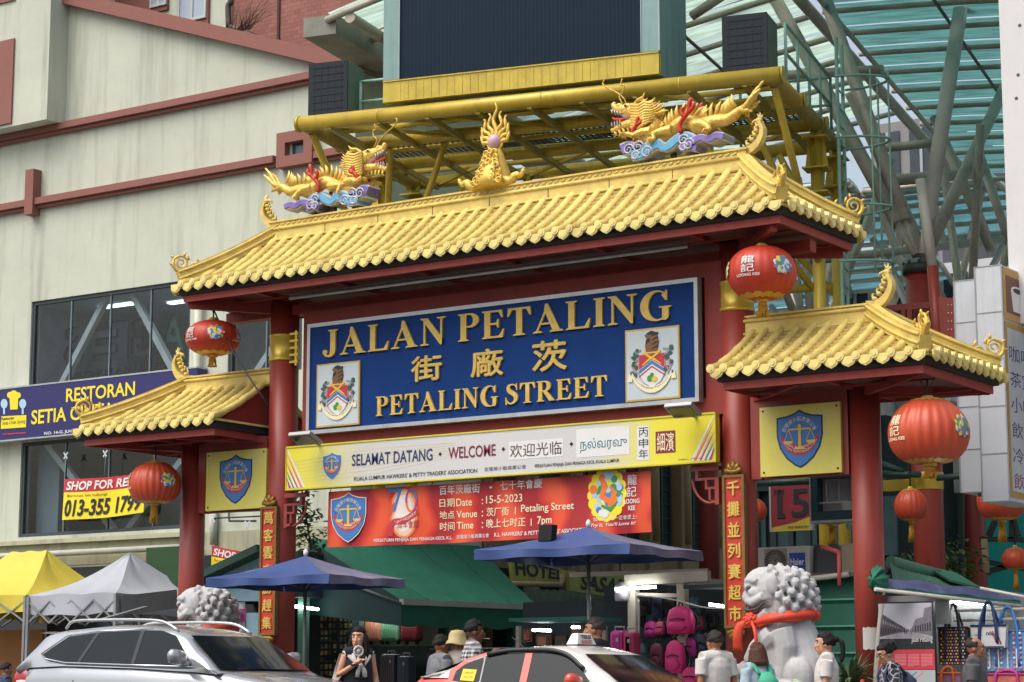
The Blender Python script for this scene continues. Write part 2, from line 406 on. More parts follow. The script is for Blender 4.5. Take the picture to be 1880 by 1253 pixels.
    for side, on in ((1, hipR), (-1, hipL)):
        if not on: continue
        xe, xr = (x1, rx1) if side > 0 else (x0, rx0)
        for sg in (-1, 1):
            hp = MB(goldd)
            def Hq(s, dz): return V((xe+(xr-xe)*s, y0+sg*yh*(1-s), slope_z(s, ze, H)+dz))
            for i in range(8):
                a, c = .05+.93*i/8, .05+.93*(i+1)/8
                hp.beam(Hq(a, .1), Hq(c, .1), .15, .17); hp.beam(Hq(a, .2), Hq(c, .2), .1, .06)
            for d in (-1, 1):
                off = V((sg*(xe-xr), -(sg*sg)*0-side*yh*sg*sg*0, 0))
                dirh = (Hq(0, 0)-Hq(1, 0)); sdv = V((dirh.y, -dirh.x, 0)).normalized()
                hp.tube([Hq(.05+.93*i/8, .185)+sdv*d*.08 for i in range(9)], .02, 6); hp.tube([Hq(.05+.93*i/8, .08)+sdv*d*.085 for i in range(9)], .018, 6)
            hp.build('hip_ridge', part)
            sc = MB(goldleaf); dirh = (Hq(0, 0)-Hq(.12, 0)); u = V((dirh.x, dirh.y, 0)).normalized()
            scroll(sc, Hq(.1, .15), u, .72); sc.build('scroll_ornament', part)
    # eaves: board painted dark for the shaded gap, red fascia, soffit and rafters
    f = MB(M('fascia_red', '#a04038', .6, var=.16, sc=3, dirt='#7a5a50', dsc=3, damt=.6)); zb = ze-.13
    gp = MB(dark).box(x0+.06, x1-.06, y0-yh+.06, y0+yh-.06, zb+.002, ze-.032); gp.build('eave_gap_board', part)
    w2 = .03
    f.box(x0+.12, x1-.12, y0-yh+.1, y0-yh+.1+w2, zb-.1, zb); f.box(x0+.12, x1-.12, y0+yh-.1-w2, y0+yh-.1, zb-.1, zb)
    f.box(x1-.12-w2, x1-.12, y0-yh+.1+w2, y0+yh-.1-w2, zb-.1, zb); f.box(x0+.12, x0+.12+w2, y0-yh+.1+w2, y0+yh-.1-w2, zb-.1, zb)
    f.build('fascia', part)
    s = MB(soffit).box(x0+.15, x1-.15, y0-yh+.13, y0+yh-.13, zb-.03, zb-.001); s.build('soffit', part)
    for xg, on in ((x0, hipL), (x1, hipR)):            # board closing the end that butts against the main column
        if not on:
            s_ = 1 if xg < 0 else -1; xi = xg+(.1 if xg > 0 else -.1); q = [V((xi, y0-yh+.16, ze-.02)), V((xi, y0+yh-.16, ze-.02)), V((xi, y0+.1, ze+H-.13)), V((xi, y0-.1, ze+H-.13))]
            MB(redd).add(q+[p+UX*.03*s_ for p in q], [(0, 1, 2, 3), (7, 6, 5, 4), (0, 4, 5, 1), (1, 5, 6, 2), (2, 6, 7, 3), (3, 7, 4, 0)]).build('gable_board', part)
    rf = MB(redd); nr = max(2, int((x1-x0)/1.3))
    for i in range(1, nr):
        xx = x0+(x1-x0)*i/nr; rf.box(xx-.025, xx+.025, y0-yh+.13, y0+yh-.13, zb-.085, zb-.031)
    for sg in (-1, 1): rf.box(x0+.2, x1-.2, y0+sg*.55-.02, y0+sg*.55+.02, zb-.11, zb-.086)
    if hipR:
        for sg in (-1, 1): rf.beam((x1-.16, y0+sg*(yh-.15), zb-.07), (x1-1.3, y0, zb-.07), .05, .09)
    if hipL:
        for sg in (-1, 1): rf.beam((x0+.16, y0+sg*(yh-.15), zb-.07), (x0+1.3, y0, zb-.07), .05, .09)
    build_each(rf, 'rafter', part)
    return part
tiled_roof(-5.02, 5.08, -3.95, 3.92, 1.14, 6.86, .83, 7.92, True, True, .2205, .72)
tiled_roof(4.05, 6.93, 4.02, 5.64, 1.2, 4.83, .69, 5.69, False, True, .228, .76)
tiled_roof(-6.9, -4.05, -5.66, -4.02, 1.2, 4.83, .69, 5.69, True, False, .228, .76)
# columns
def column(x, top, main):
    c = MB(red); c.lathe([(.215 if main else .19, .35), (.215 if main else .19, top)], (x, 0, 0), 36); o = c.build('column', gate)
    b = MB(stone).lathe([(.36, 0), (.36, .1), (.3, .16), (.33, .22), (.3, .3), (.24, .36)], (x, 0, 0), 28); b.build('column_base', o)
    if main:
        g = MB(M('gold_band_metal', (.6, .42, .06), .3, metal=.35, var=.12, dirt=(.3, .2, .03), dsc=3, damt=.5))
        r = .222; g.lathe([(r, 5.77), (r+.012, 5.78), (r+.012, 5.81), (r, 5.82), (r, 6.12), (r+.012, 6.13), (r+.012, 6.16), (r, 6.17)], (x, 0, 0), 36)
        s = -1 if x > 0 else 1
        for k in range(5): g.box(x+s*.2, x+s*.36, -.13, -.11, 5.72+k*.105, 5.755+k*.105); 
        g.box(x+s*.3, x+s*.34, -.128, -.112, 5.68, 6.2)
        g.build('gold_band', o)
    return o
for x, t, m in ((-3.8, 6.66, True), (3.8, 6.66, True), (-5.56, 4.64, False), (5.56, 4.64, False)): column(x, t, m)
# beams and panels
b = MB(redd); b.box(-3.3, 3.72, -.17, .06, 6.25, 6.45); b.box(-3.3, -3.1, -.17, .06, 4.44, 6.25); b.box(3.42, 3.72, -.17, .06, 4.44, 6.25); b.box(-3.1, 3.42, -.17, .06, 4.44, 4.66)
b.build('sign_surround', gate)
b = MB(redd); b.box(-3.58, 3.58, -.1, .1, 3.84, 4.439); b.build('lower_beam', gate)
b = MB(redd); b.box(-4.9, 4.9, -.08, .1, 6.451, 6.6); b.build('upper_beam', gate)
b = MB(redd); b.box(-3.1, 3.42, .0, .04, 4.661, 6.249); b.build('sign_back_panel', gate)
for s in (-1, 1):
    b = MB(red); xa, xb = (s*4.02, s*5.37) if s > 0 else (-5.37, -4.02)
    b.box(xa, xb, -.1, .08, 4.46, 4.63); b.box(xa, xa+.14, -.1, .08, 3.58, 4.46); b.box(xb-.14, xb, -.1, .08, 3.58, 4.46); b.box(xa+.14, xb-.14, -.04, .04, 3.58, 4.46)
    b.build('side_panel', gate)
    k = MB(redd); k.beam((s*4.02, -.02, 4.62), (s*5.1, -.9, 4.66), .07, .1); k.beam((s*5.6, -.1, 4.58), (s*6.7, -.98, 4.63), .07, .1); k.beam((s*5.6, .1, 4.58), (s*6.7, .98, 4.63), .07, .1); build_each(k, 'roof_bracket', gate)
    k = MB(redd); k.beam((s*3.9, -.1, 6.55), (s*4.85, -.98, 6.6), .08, .12); k.beam((s*3.9, .1, 6.55), (s*4.85, .98, 6.6), .08, .12); k.build('roof_bracket', gate)
# fretwork corner brackets under the lower beam
def fret(x, s):
    f = MB(red); o = V((x, -.16, 0)); bars = [(0, 3.72, .42, 3.78), (0, 3.6, .34, 3.63), (.3, 3.63, .34, 3.72), (.0, 3.28, .06, 3.6), (.06, 3.48, .2, 3.51), (.17, 3.51, .2, 3.6), (.12, 3.34, .15, 3.48), (.06, 3.3, .12, 3.34)]
    for a, z0, c, z1 in bars: f.box(min(x+s*a, x+s*c), max(x+s*a, x+s*c), -.2, -.12, z0, z1)
    f.tube([V((x+s*(.1+.3*math.sin(i/8*PI/2)), -.16, 3.3+.33*(1-math.cos(i/8*PI/2)))) for i in range(9)], .018, 6)
    f.build('fretwork_bracket', gate)
fret(-3.6, 1); fret(3.6, -1)
# ================= ground
asph = M('asphalt', '#3f4042', .9, var=.2, sc=20, bump=.3, bsc=80)
pave = M('paving', '#8a8780', .85, var=.15, sc=6, bump=.2)
tag(MB(asph).add([(-600, -600, -.1), (600, -600, -.1), (600, 600, -.1), (-600, 600, -.1)], [(0, 1, 2, 3)]).build('ground'), kind='structure')
tag(MB(pave).box(-60, 60, -2.9, 60, -.095, 0).build('pavement'), kind='structure')
tag(MB(M('kerb_stone', '#9a9892', .8)).box(-60, 60, -3.1, -2.903, -.095, .012).build('kerb'), kind='structure')
# ================= lettering in a bold Roman face (cap height 1)
def arcpts(cx, cy, rx, ry, a0, a1, n=14): return [(cx+rx*math.cos(R(a0+(a1-a0)*i/n)), cy+ry*math.sin(R(a0+(a1-a0)*i/n))) for i in range(n+1)]
def serif_letter(ch):
    s = .05; r = []
    def stem(x, w=.18, y0=0, y1=1, e=.075): r.extend([rect(x, y0, x+w, y1), [(x-e, y0), (x+w+e, y0), (x+w+e, y0+s*.6), (x+w, y0+s*1.5), (x, y0+s*1.5), (x-e, y0+s*.6)], [(x-e, y1), (x-e, y1-s*.6), (x, y1-s*1.5), (x+w, y1-s*1.5), (x+w+e, y1-s*.6), (x+w+e, y1)]])
    def ser(x0, x1, y, up=1): r.append([(x0, y), (x1, y), (x1, y+up*s*.6), (x1-.05, y+up*s*1.3), (x0+.05, y+up*s*1.3), (x0, y+up*s*.6)])
    if ch == 'I': stem(.08); return r, .34
    if ch == 'L': stem(.08); r.append([(.2, 0), (.68, 0), (.73, .33), (.69, .33), (.56, .07), (.2, .07)]); return r, .74
    if ch == 'J':
        r.extend([rect(.24, .2, .42, 1), [(.16, 1), (.16, .965), (.24, .92), (.42, .92), (.5, .965), (.5, 1)]])
        r.append(arcpts(.2, .2, .22, .24, 0, -175)+arcpts(.17, .2, .07, .17, -170, 0)); r.append(disc(.06, .17, .085)); return r, .52
    if ch == 'A':
        r.extend([[(.06, 0), (.12, 0), (.42, .84), (.42, 1.0)], [(.36, 1.02), (.44, 1.02), (.82, 0), (.6, 0), (.33, .8)], rect(.2, .28, .6, .345)]); ser(0, .27, 0); ser(.5, .9, 0); return r, .9
    if ch == 'N':
        r.extend([rect(.12, 0, .18, 1), [(.06, 1), (.26, 1), (.74, .22), (.74, 0), (.68, -.02), (.12, .88)], rect(.68, .0, .74, 1)]); ser(.02, .29, 0); ser(.02, .2, 1, -1); ser(.57, .85, 1, -1); return r, .87
    if ch in 'PR':
        stem(.08); r.append([(.2, 1), (.38, 1)]+arcpts(.38, .74, .28, .26, 90, -90)+[(.2, .48), (.2, .54), (.36, .54)]+arcpts(.36, .74, .12, .2, -90, 90)+[(.36, .94), (.2, .94)])
        if ch == 'R': r.append([(.28, .52), (.46, .52), (.8, .05), (.8, 0), (.6, 0)]); r.append(rect(.6, 0, .84, .05)); return r, .84
        return r, .68
    if ch == 'E':
        stem(.08); r.extend([[(.2, 1), (.63, 1), (.65, .72), (.61, .72), (.52, .93), (.2, .93)], [(.2, 0), (.65, 0), (.7, .3), (.66, .3), (.54, .07), (.2, .07)], [(.2, .475), (.46, .475), (.49, .36), (.53, .36), (.53, .67), (.49, .67), (.46, .545), (.2, .545)]]); return r, .72
    if ch == 'T':
        r.extend([rect(.27, 0, .45, 1), [(.02, 1), (.7, 1), (.72, .7), (.68, .7), (.58, .93), (.14, .93), (.04, .7), (0, .7)]]); ser(.18, .54, 0); return r, .72
    if ch == 'G':
        r.append(arcpts(.44, .5, .44, .53, 42, 318, 26)+arcpts(.5, .5, .27, .47, 318, 42, 26)); r.append([(.72, 1.02), (.76, 1.02), (.76, .66), (.71, .66), (.6, .86), (.7, .95)])
        r.append(rect(.62, .06, .8, .42)); r.append([(.53, .46), (.88, .46), (.88, .425), (.8, .4), (.62, .4), (.53, .425)]); r.append([(.6, .0), (.8, .12), (.8, .06), (.72, -.02)]); return r, .9
    if ch == 'S':
        c = [(.52, .8), (.44, .93), (.3, .97), (.17, .92), (.13, .78), (.2, .64), (.36, .52), (.47, .4), (.48, .22), (.38, .08), (.24, .03), (.1, .1), (.03, .25)]
        wd = [.05, .06, .07, .12, .17, .2, .21, .2, .16, .1, .07, .06, .05]
        p = [(q.x, q.y) for q in smoothpath([(a, b, 0) for a, b in c], 4)]; n = len(p)
        w2 = [wd[min(int(i/4), 11)]*(1-(i/4) % 1)+wd[min(int(i/4)+1, 12)]*((i/4) % 1) for i in range(n)]
        r.append(ribbon(p, w2)); r.append([(.5, 1.02), (.54, 1.02), (.55, .68), (.51, .68)]); r.append([(0, .34), (.04, .34), (.07, -.02), (.02, -.02)]); return r, .6
    return r, .3
def roman_line(words, x0, z0, w, h, y, depth, m, parent):
    adv = []; tot = 0
    for ch in words:
        wd = .34 if ch == ' ' else serif_letter(ch)[1]+.07
        adv.append((ch, tot)); tot += wd
    tot -= .07; k = w/tot
    for ch, a in adv:
        if ch == ' ': continue
        b = MB(m)
        for i, p in enumerate(serif_letter(ch)[0]): b.prism([(x*k, q*h) for x, q in p], XZ((x0+a*k, y, z0)), 0, depth+i*.0015)
        b.build('letter', parent)
def PX(pl, pb, pt, pr, Y):
    a = W(pl, pb, Y); return a.x, a.z, W(pr, pb, Y).x-a.x, W(pl, pt, Y).z-a.z
# printed inks
ink = {k: M('ink_'+k, c, .55, var=.04) for k, c in dict(navy='#1c2f5a', maroon='#7a2036', black='#23262b', teal='#2f6b80', white='#d4d4d2', yellow='#e3cf2a', blue='#3f73b0', red='#b5303a', gold='#d8b63c', orange='#e0702a', green='#2f8a4a', grey='#8b8f93', lightblue='#9fc0d8', magenta='#b0327e', brown='#5a3a2c', pink='#d77a88', skin='#d39a5a', cream='#e4dcb8').items()}
def curved_text(b, s, cx, cz, y, rad, a0, a1, h, m, inward=False, bold=0):
    # text along a circle: a0 -> a1 in degrees, letters standing outwards (or inwards)
    L = abs(R(a1-a0))*rad
    def fn(u, v):
        t = u/L; a = R(a0+(a1-a0)*t); r = rad-v if inward else rad+v
        return V((cx+r*math.cos(a), y, cz+r*math.sin(a)))
    b.text(s, None, 0, 0, L, h, m=m, bold=bold, fn=fn)
def shield(parent, cx, cz, w, h, y, white_edge=True):
    b = MB(ink['blue'])
    def S(k, dy=0):
        half = [(0, .5), (.12, .44), (.28, .4), (.5, .38), (.5, .05), (.44, -.15), (.3, -.33), (.12, -.45), (0, -.5)]
        return [(a*w*k, c*h*k+dy) for a, c in half]+[(-a*w*k, c*h*k+dy) for a, c in half[-2:0:-1]]
    fr = XZ((cx, y, cz)); b.flat(S(1), fr, 0, ink['white'] if white_edge else ink['navy']); b.flat(S(.955), fr, .0015, ink['navy']); b.flat(S(.93), fr, .003, ink['blue'])
    # skyline silhouettes and red ribbon
    for s in (-1, 1): b.flat([(s*w*.42, -.1*h), (s*w*.42, .14*h), (s*w*.36, .2*h), (s*w*.3, .14*h), (s*w*.3, -.1*h)], fr, .0042, M('ink_midblue', '#3a66a0'))
    rb = arcpts(0, .18*h, .44*w, .46*h, 202, 338, 18)+arcpts(0, .2*h, .44*w, .3*h, 338, 202, 18); b.flat(rb, fr, .0055, ink['red'])
    # balance
    g = ink['gold']
    b.flat(rect(-.03*w, -.14*h, .03*w, .2*h), fr, .007, g); b.flat([(-.14*w, -.18*h), (.14*w, -.18*h), (.06*w, -.13*h), (-.06*w, -.13*h)], fr, .0075, g)
    b.flat([(-.24*w, .15*h), (.24*w, .15*h), (.24*w, .18*h), (-.24*w, .18*h)], fr, .008, g); b.flat(disc(0, .22*h, .035*w), fr, .0085, g)
    for s in (-1, 1):
        b.flat(arcpts(s*.24*w, -.03*h, .1*w, .06*h, 180, 360, 8), fr, .0075, g)
        for q in (-.09, .09): b.flat(ribbon([(s*.24*w, .16*h), (s*.24*w+q*w, -.03*h)], .012*w), fr, .0077, g)
    fy = y-.0095
    curved_text(b, '吉隆坡小販商業公會', cx, cz+.02*h, fy, .32*w, 160, 20, .085*h, ink['white'])
    def rtxt(s, r0, a0, a1, hh):
        def fn(u, v):
            t = u; a = R(a0+(a1-a0)*t); return V((cx+.44*w*(math.cos(a))*(1-.0*v), fy, cz+.19*h+(r0*h-v)*math.sin(a)))
        b.text(s, None, 0, 0, 1, hh, m=ink['white'], fn=lambda u, v: V((cx+(.44*w-.3*v)*math.cos(R(a0+(a1-a0)*u)), fy, cz+.19*h+(r0*h-v)*math.sin(R(a0+(a1-a0)*u)))))
    rtxt('KUALA LUMPUR', .365, 222, 318, .05*h); rtxt("HAWKERS' PETTY TRADERS' ASSN", .435, 212, 328, .045*h)
    b.text('1953', XZ((cx, fy, cz)), -.09*w, -.235*h, .18*w, .04*h, m=ink['gold'])
    return b.build('emblem', parent)
def crest(parent, x0, z0, w, h, y):                 # framed city arms
    f = MB(M('crest_frame_gold', (.5, .33, .06), .4, metal=.2, dirt=(.2, .13, .03)))
    f.box(x0, x0+w, y-.03, y, z0, z0+h); o = f.build('crest_plaque', parent, bevel=.004)
    b = MB(M('crest_ground', '#b9c4c8', .5, var=.06)); fr = XZ((x0+w/2, y-.031, z0+h/2)); k = .025
    b.flat(rect(-w/2+k, -h/2+k, w/2-k, h/2-k), fr, 0)
    def F(poly, d, m): b.prism([(a*w, c*h) for a, c in poly], fr, .0, d, m)
    sh = [(-.24, .14), (.24, .14), (.24, -.12), (.16, -.24), (0, -.33), (-.16, -.24), (-.24, -.12)]
    F([(a*1.06, c*1.04) for a, c in sh], .006, ink['grey']); F(sh, .009, ink['white'])
    F([(-.235, .135), (.235, .135), (.235, -.07), (0, .06), (-.235, -.07)], .011, ink['red'])
    F([(-.235, -.08), (0, .05), (.235, -.08), (.235, -.13), (0, .0), (-.235, -.13)], .012, ink['blue'])
    F([(-.235, -.155), (0, -.025), (.235, -.155), (.235, -.175), (0, -.045), (-.235, -.175)], .0125, ink['red'])
    for s in (-1, 1):                               # crossed golden blades
        F(ribbon([(s*-.17, -.01), (s*-.05, .06), (s*.06, .11), (s*.15, .18)], [.015, .03, .03, .05]), .016+.001*s, ink['gold'])
    F(disc(-.04, -.2, .05, 10, .045), .014, ink['green']); F(disc(.05, -.21, .055, 10, .04), .0145, ink['gold']); F(disc(0, -.15, .035, 10, .03), .015, ink['green'])
    tg = M('tiger_ink', '#26262a', .5, var=.5, sc=40)   # tiger head on a torse
    F([(-.1, .16), (-.12, .26), (-.08, .34), (-.13, .4), (-.04, .44), (.04, .43), (.1, .4), (.13, .3), (.1, .2), (.1, .16)], .014, M('tiger_brown', '#7a5230', .5))
    for q in (.2, .26, .32, .38): F([(-.0, q), (.12, q+.03), (.11, q+.055), (.02, q+.02)], .017, tg)
    F([(-.11, .27), (-.03, .31), (-.03, .36), (-.1, .34)], .0165, tg); F([(-.1, .42), (0, .46), (.09, .43), (.08, .39), (-.02, .4)], .018, tg)
    F([(-.13, .145), (.13, .145), (.13, .165), (-.13, .165)], .019, ink['gold'])
    lf = M('crest_leaf', '#33594a', .5, var=.4, sc=30); pk = ink['pink']
    rnd = random.Random(3)
    for s in (-1, 1):                               # mantling and flowers
        F(ribbon([(s*.2, .2), (s*.31, .18), (s*.27, .08), (s*.36, .0), (s*.3, -.1), (s*.36, -.2)], [.03, .06, .06, .06, .06, .03]), .008, ink['grey'])
        for i in range(13):
            a, c = s*(.3+rnd.uniform(-.06, .07)), .2-.03*i+rnd.uniform(-.02, .02)
            F(disc(a, c, .025+rnd.random()*.02, 7, .02+rnd.random()*.012), .011+.0003*i, lf if i not in (6, 9) else pk)
    F(arcpts(0, .2, .46, .6, 218, 322, 16)+arcpts(0, .25, .46, .56, 322, 218, 16), .018, ink['cream'])
    F([(-.42, -.12), (-.36, -.17), (-.36, -.23), (-.44, -.22)], .0175, ink['cream']); F([(.42, -.12), (.36, -.17), (.36, -.23), (.44, -.22)], .0176, ink['cream'])
    o2, u2, v2 = fr; n2 = u2.cross(v2)
    def cfn(u, v): a = R(222+96*u); return o2+u2*(.455*w*math.cos(a))+v2*((.225+(.575-v)*math.sin(a))*h)+n2*.0195
    b.text('Dewan Bandaraya Kuala Lumpur', None, 0, 0, 1, .032, m=ink['black'], fn=cfn)
    b.build('coat_of_arms', o); return o
# ================= main name board
blue = M('sign_blue_enamel', '#0d3570', .55, var=.12, sc=1.2, dirt='#0b2a58', dsc=2, damt=.6, spec=.12)
silver = M('sign_frame_aluminium', '#a9adb0', .4, metal=.5, var=.1, dirt='#6d6f72', dsc=4, damt=.4)
SY = -.30
ms = thing('street_name_board', 'large blue street name board with raised gold letters under the main roof', 'sign', (.12, SY, 4.6))
x0, x1, z0, z1 = -3.125, 3.385, 4.61, 6.235
b = MB(silver); f = .055
b.box(x0, x1, SY, -.175, z0, z0+f); b.box(x0, x1, SY, -.175, z1-f, z1); b.box(x0, x0+f, SY, -.175, z0+f, z1-f); b.box(x1-f, x1, SY, -.175, z0+f, z1-f); b.build('frame', ms)
PY = SY+.02
MB(blue).box(x0+f, x1-f, PY, -.178, z0+f, z1-f).build('panel', ms)
gl = M('gold_letter_paint', (.62, .42, .085), .42, var=.18, sc=9, dirt=(.4, .27, .09), dsc=3, damt=.5)
a = PX(596, 656, 608, 821, PY); roman_line('JALAN', a[0], a[1], a[2], a[3], PY, .032, gl, ms)
c = PX(843, 631, 583, 1237, PY); roman_line('PETALING', c[0], a[1], c[2], a[3], PY, .032, gl, ms)
a = PX(692, 765, 729.5, 917, PY); c = PX(930, 748, 712, 1117, PY)
roman_line('PETALING', a[0], a[1], a[2], a[3], PY, .03, gl, ms); roman_line('STREET', c[0], a[1], c[2], a[3], PY, .03, gl, ms)
for ch, q in (('街', (757, 702, 657, 812)), ('廠', (867, 694, 645, 925)), ('茨', (980, 684, 630, 1042))):
    a = PX(*q, PY); MB(gl).text(ch, XZ((0, PY, 0)), *a, d=0, ext=.03, bold=.04).build('letter', ms)
for q in ((582, 787, 671, 662), (1150.5, 740, 608, 1251)):
    a = PX(*q, PY); crest(ms, a[0], a[1], a[2], a[3], PY)
# ================= welcome board
WY = -.38
def gradient(name, stops, x0, x1, rough=.5, lines=None):      # a printed blend across the board
    m = M(name, stops[0][1], rough, var=.0); t = m.node_tree; N = t.nodes; L = t.links; bs = N['Principled BSDF']
    g = N.new('ShaderNodeNewGeometry'); sp = N.new('ShaderNodeSeparateXYZ'); L.new(g.outputs['Position'], sp.inputs[0])
    mr = N.new('ShaderNodeMapRange'); mr.inputs['From Min'].default_value = x0; mr.inputs['From Max'].default_value = x1; L.new(sp.outputs['X'], mr.inputs['Value'])
    rp = N.new('ShaderNodeValToRGB'); e = rp.color_ramp.elements
    while len(e) < len(stops): e.new(.5)
    for k, (p, c) in enumerate(stops): e[k].position = p; e[k].color = col(c)+(1,)
    L.new(mr.outputs[0], rp.inputs[0]); L.new(rp.outputs[0], bs.inputs['Base Color']); return m
wb = thing('welcome_board', 'long yellow and white welcome board in four languages below the blue name board', 'sign', (.13, WY, 3.82))
wx0, wx1, wz0, wz1 = -3.405, 3.655, 3.825, 4.42
wm = gradient('welcome_print', [(0, '#d8cb35'), (.06, '#d8cf45'), (.2, '#bdbeb8'), (.5, '#c2c3c3'), (.74, '#c0c1ba'), (.88, '#d8cf3c'), (1, '#d6c92e')], wx0, wx1)
MB(wm).box(wx0, wx1, WY, WY+.09, wz0, wz1).build('panel', wb)
e = MB(M('yellow_edge_trim', '#c9bd2e', .4)); e.box(wx0-.012, wx1+.012, WY-.012, WY+.095, wz1, wz1+.022); e.box(wx0-.012, wx1+.012, WY-.012, WY+.095, wz0-.022, wz0); e.box(wx1, wx1+.015, WY-.01, WY+.095, wz0, wz1); e.box(wx0-.015, wx0, WY-.01, WY+.095, wz0, wz1); e.build('edge_trim', wb)
LY = WY-.004; T = XZ((0, LY, 0))
p = MB(ink['white'])
for q, m in (((934, 845, 812, 1034), ink['white']), ((1058, 841, 789, 1156), ink['white']), ((1170, 846, 783, 1192), ink['white'])):
    a = PX(*q, LY+.002); p.flat(rect(a[0], a[1], a[0]+a[2], a[1]+a[3]), XZ((0, LY+.0015, 0)), 0, m)
for k, (m, o_) in enumerate((('white', 0), ('orange', .07), ('white', .11), ('red', .17), ('white', .2), ('green', .26), ('white', .29), ('magenta', .33))):
    for sx in (1, -1):
        bx = wx1-.36+o_*.8 if sx > 0 else wx0+.36-o_*.8
        tx = min(bx+.34, wx1-.004) if sx > 0 else max(bx-.34, wx0+.004); zt = wz1-.02 if abs(tx-bx) > .33 else wz0+.02+(abs(tx-bx)/.34)*(wz1-wz0-.04)
        p.flat([(bx, wz0+.01), (bx+sx*.045, wz0+.01), (min(tx+.02, wx1-.003) if sx > 0 else max(tx-.02, wx0+.003), zt), (tx, zt)][::sx], XZ((0, LY-.0002*k, 0)), 0, ink[m])
pl = ink['cream']
for k in range(7):
    z = wz0+.08+.05*k; p.flat(ribbon([(wx0+.1, z), (wx0+1.6, z+.05+.01*k), (wx0+3, z+.22-.02*k)], .008), XZ((0, LY+.0028, 0)), 0, M('ink_faint', '#c9b796'))
p.build('printed_ground', wb)
p = MB(ink['navy'])
for s, q, m, bo in (('SELAMAT DATANG', (646, 856.5, 835, 794), 'navy', .014), ('WELCOME', (823, 843.5, 822, 910), 'maroon', .014), ('欢迎光临', (936, 841, 817, 1031), 'brown', .01), ('நல்வரவு', (1065, 832, 806.5, 1151), 'teal', 0),
    ("KUALA LUMPUR HAWKERS' & PETTY TRADERS' ASSOCIATION", (650, 883.5, 876, 876), 'black', .01), ('吉隆坡小販商業公會', (889, 866, 858.5, 966), 'black', 0), ('PERSATUAN PENJAJA DAN PENIAGA KECIL KUALA LUMPUR', (982, 861, 853, 1137), 'black', .01), ('DBKL_JPPP/01', (1246, 847, 843, 1290), 'brown', 0),
    ('丙', (1173, 803, 786, 1190), 'black', 0), ('申', (1173, 823, 806, 1190), 'black', 0), ('年', (1173, 843, 826, 1190), 'black', 0)):
    a = PX(*q, LY); p.text(s, XZ((0, LY-.001, 0)), *a, m=ink[m], bold=bo)
for q in ((808, 834), (924, 825), (1049, 815.5)):
    c = W(*q, LY); p.flat([(c.x-.03, c.z), (c.x, c.z-.03), (c.x+.03, c.z), (c.x, c.z+.03)], XZ((0, LY-.001, 0)), 0, ink['black'])
a = PX(1204, 833, 793, 1240, LY); p.flat(rect(a[0], a[1], a[0]+a[2], a[1]+a[3]), XZ((0, LY-.001, 0)), 0, ink['maroon'])
p.text('細濱', XZ((0, LY-.002, 0)), a[0]+.02, a[1]+.02, a[2]-.04, a[3]-.04, m=ink['cream'])
p.build('lettering', wb)
c = W(609.5, 856, LY); shield(wb, c.x, c.z, .34, .4, LY)
# ================= red anniversary banner
RY = -.24; rx0, rx1, rz0, rz1 = -2.73, 2.63, 2.965, 3.76
def cloth(u, v, d=0):         # u, v are world X and Z on the banner
    t = (u-rx0)/(rx1-rx0); q = (rz1-v)/(rz1-rz0)
    y = RY-.016*math.sin(7*t+2*q)-.01*math.sin(19*t+1.3+3*q)*q-.006*math.sin(31*t-4*q)
    sag = .02*math.sin(PI*t)*q
    return V((u, y-d, v-sag+.02*(1-t)*0))
rbn = M('red_banner_print', '#b02a28', .5, var=.1, spec=.35)
def flame_print(m):
    t = m.node_tree; N = t.nodes; L = t.links; bs = N['Principled BSDF']
    tc = N.new('ShaderNodeTexCoord'); mp = N.new('ShaderNodeMapping'); mp.inputs['Scale'].default_value = (.7, 1, 1.5); L.new(tc.outputs['Object'], mp.inputs[0])
    wv = N.new('ShaderNodeTexWave'); wv.inputs['Scale'].default_value = .6; wv.inputs['Distortion'].default_value = 7; wv.inputs['Detail'].default_value = 3; wv.inputs['Detail Scale'].default_value = .7; L.new(mp.outputs[0], wv.inputs[0])
    r = N.new('ShaderNodeValToRGB'); e = r.color_ramp.elements; e[0].position = .25; e[0].color = col('#9c2026')+(1,); e[1].position = .95; e[1].color = col('#d4502e')+(1,)
    q = e.new(.6); q.color = col('#c03428')+(1,)
    L.new(wv.outputs[0], r.inputs[0]); L.new(r.outputs[0], bs.inputs['Base Color'])
flame_print(rbn)
ab = thing('anniversary_banner', 'red cloth anniversary banner with white lettering hanging below the welcome board', 'banner', (-.05, RY, rz0))
MB(rbn).grid(lambda a, c: cloth(rx0+(rx1-rx0)*a, rz0+(rz1-rz0)*c), 110, 12).build('cloth', ab)
cd = MB(M('black_cord', '#26282a', .7))
for x in (rx0+.02, -.9, 1., rx1-.02): cd.tube([cloth(x, rz1-.01), V((x+.02, -.2, 3.86))], .006, 5)
build_each(cd, 'cord', ab)
def CT(b, s, q, m, bold=0, d=.006, shear=0):
    a = PX(*q, RY); b.text(s, None, *a, m=m, bold=bold, shear=shear, fn=lambda u, v: cloth(u, v, d))
def CP(b, poly, m, d=.004): b.add([cloth(u, v, d) for u, v in poly], [tuple(range(len(poly)))], m)
p = MB(ink['white'])
cc = W(742, 942, RY); glow = M('banner_glow_print', '#d9cfc6', .5, var=.12, sc=4); gl2 = M('banner_glow_edge', '#d8855a', .5, var=.12)
for k, (r, m) in enumerate(((.44, M('banner_glow_outer', '#c9502f', .5)), (.39, gl2), (.33, M('banner_glow_mid', '#dcb497', .5)), (.27, glow))): CP(p, [(cc.x+a, cc.z+c) for a, c in disc(0, 0, r*.62, 28, min(.34, r*.95))], m, .003+.0006*k)
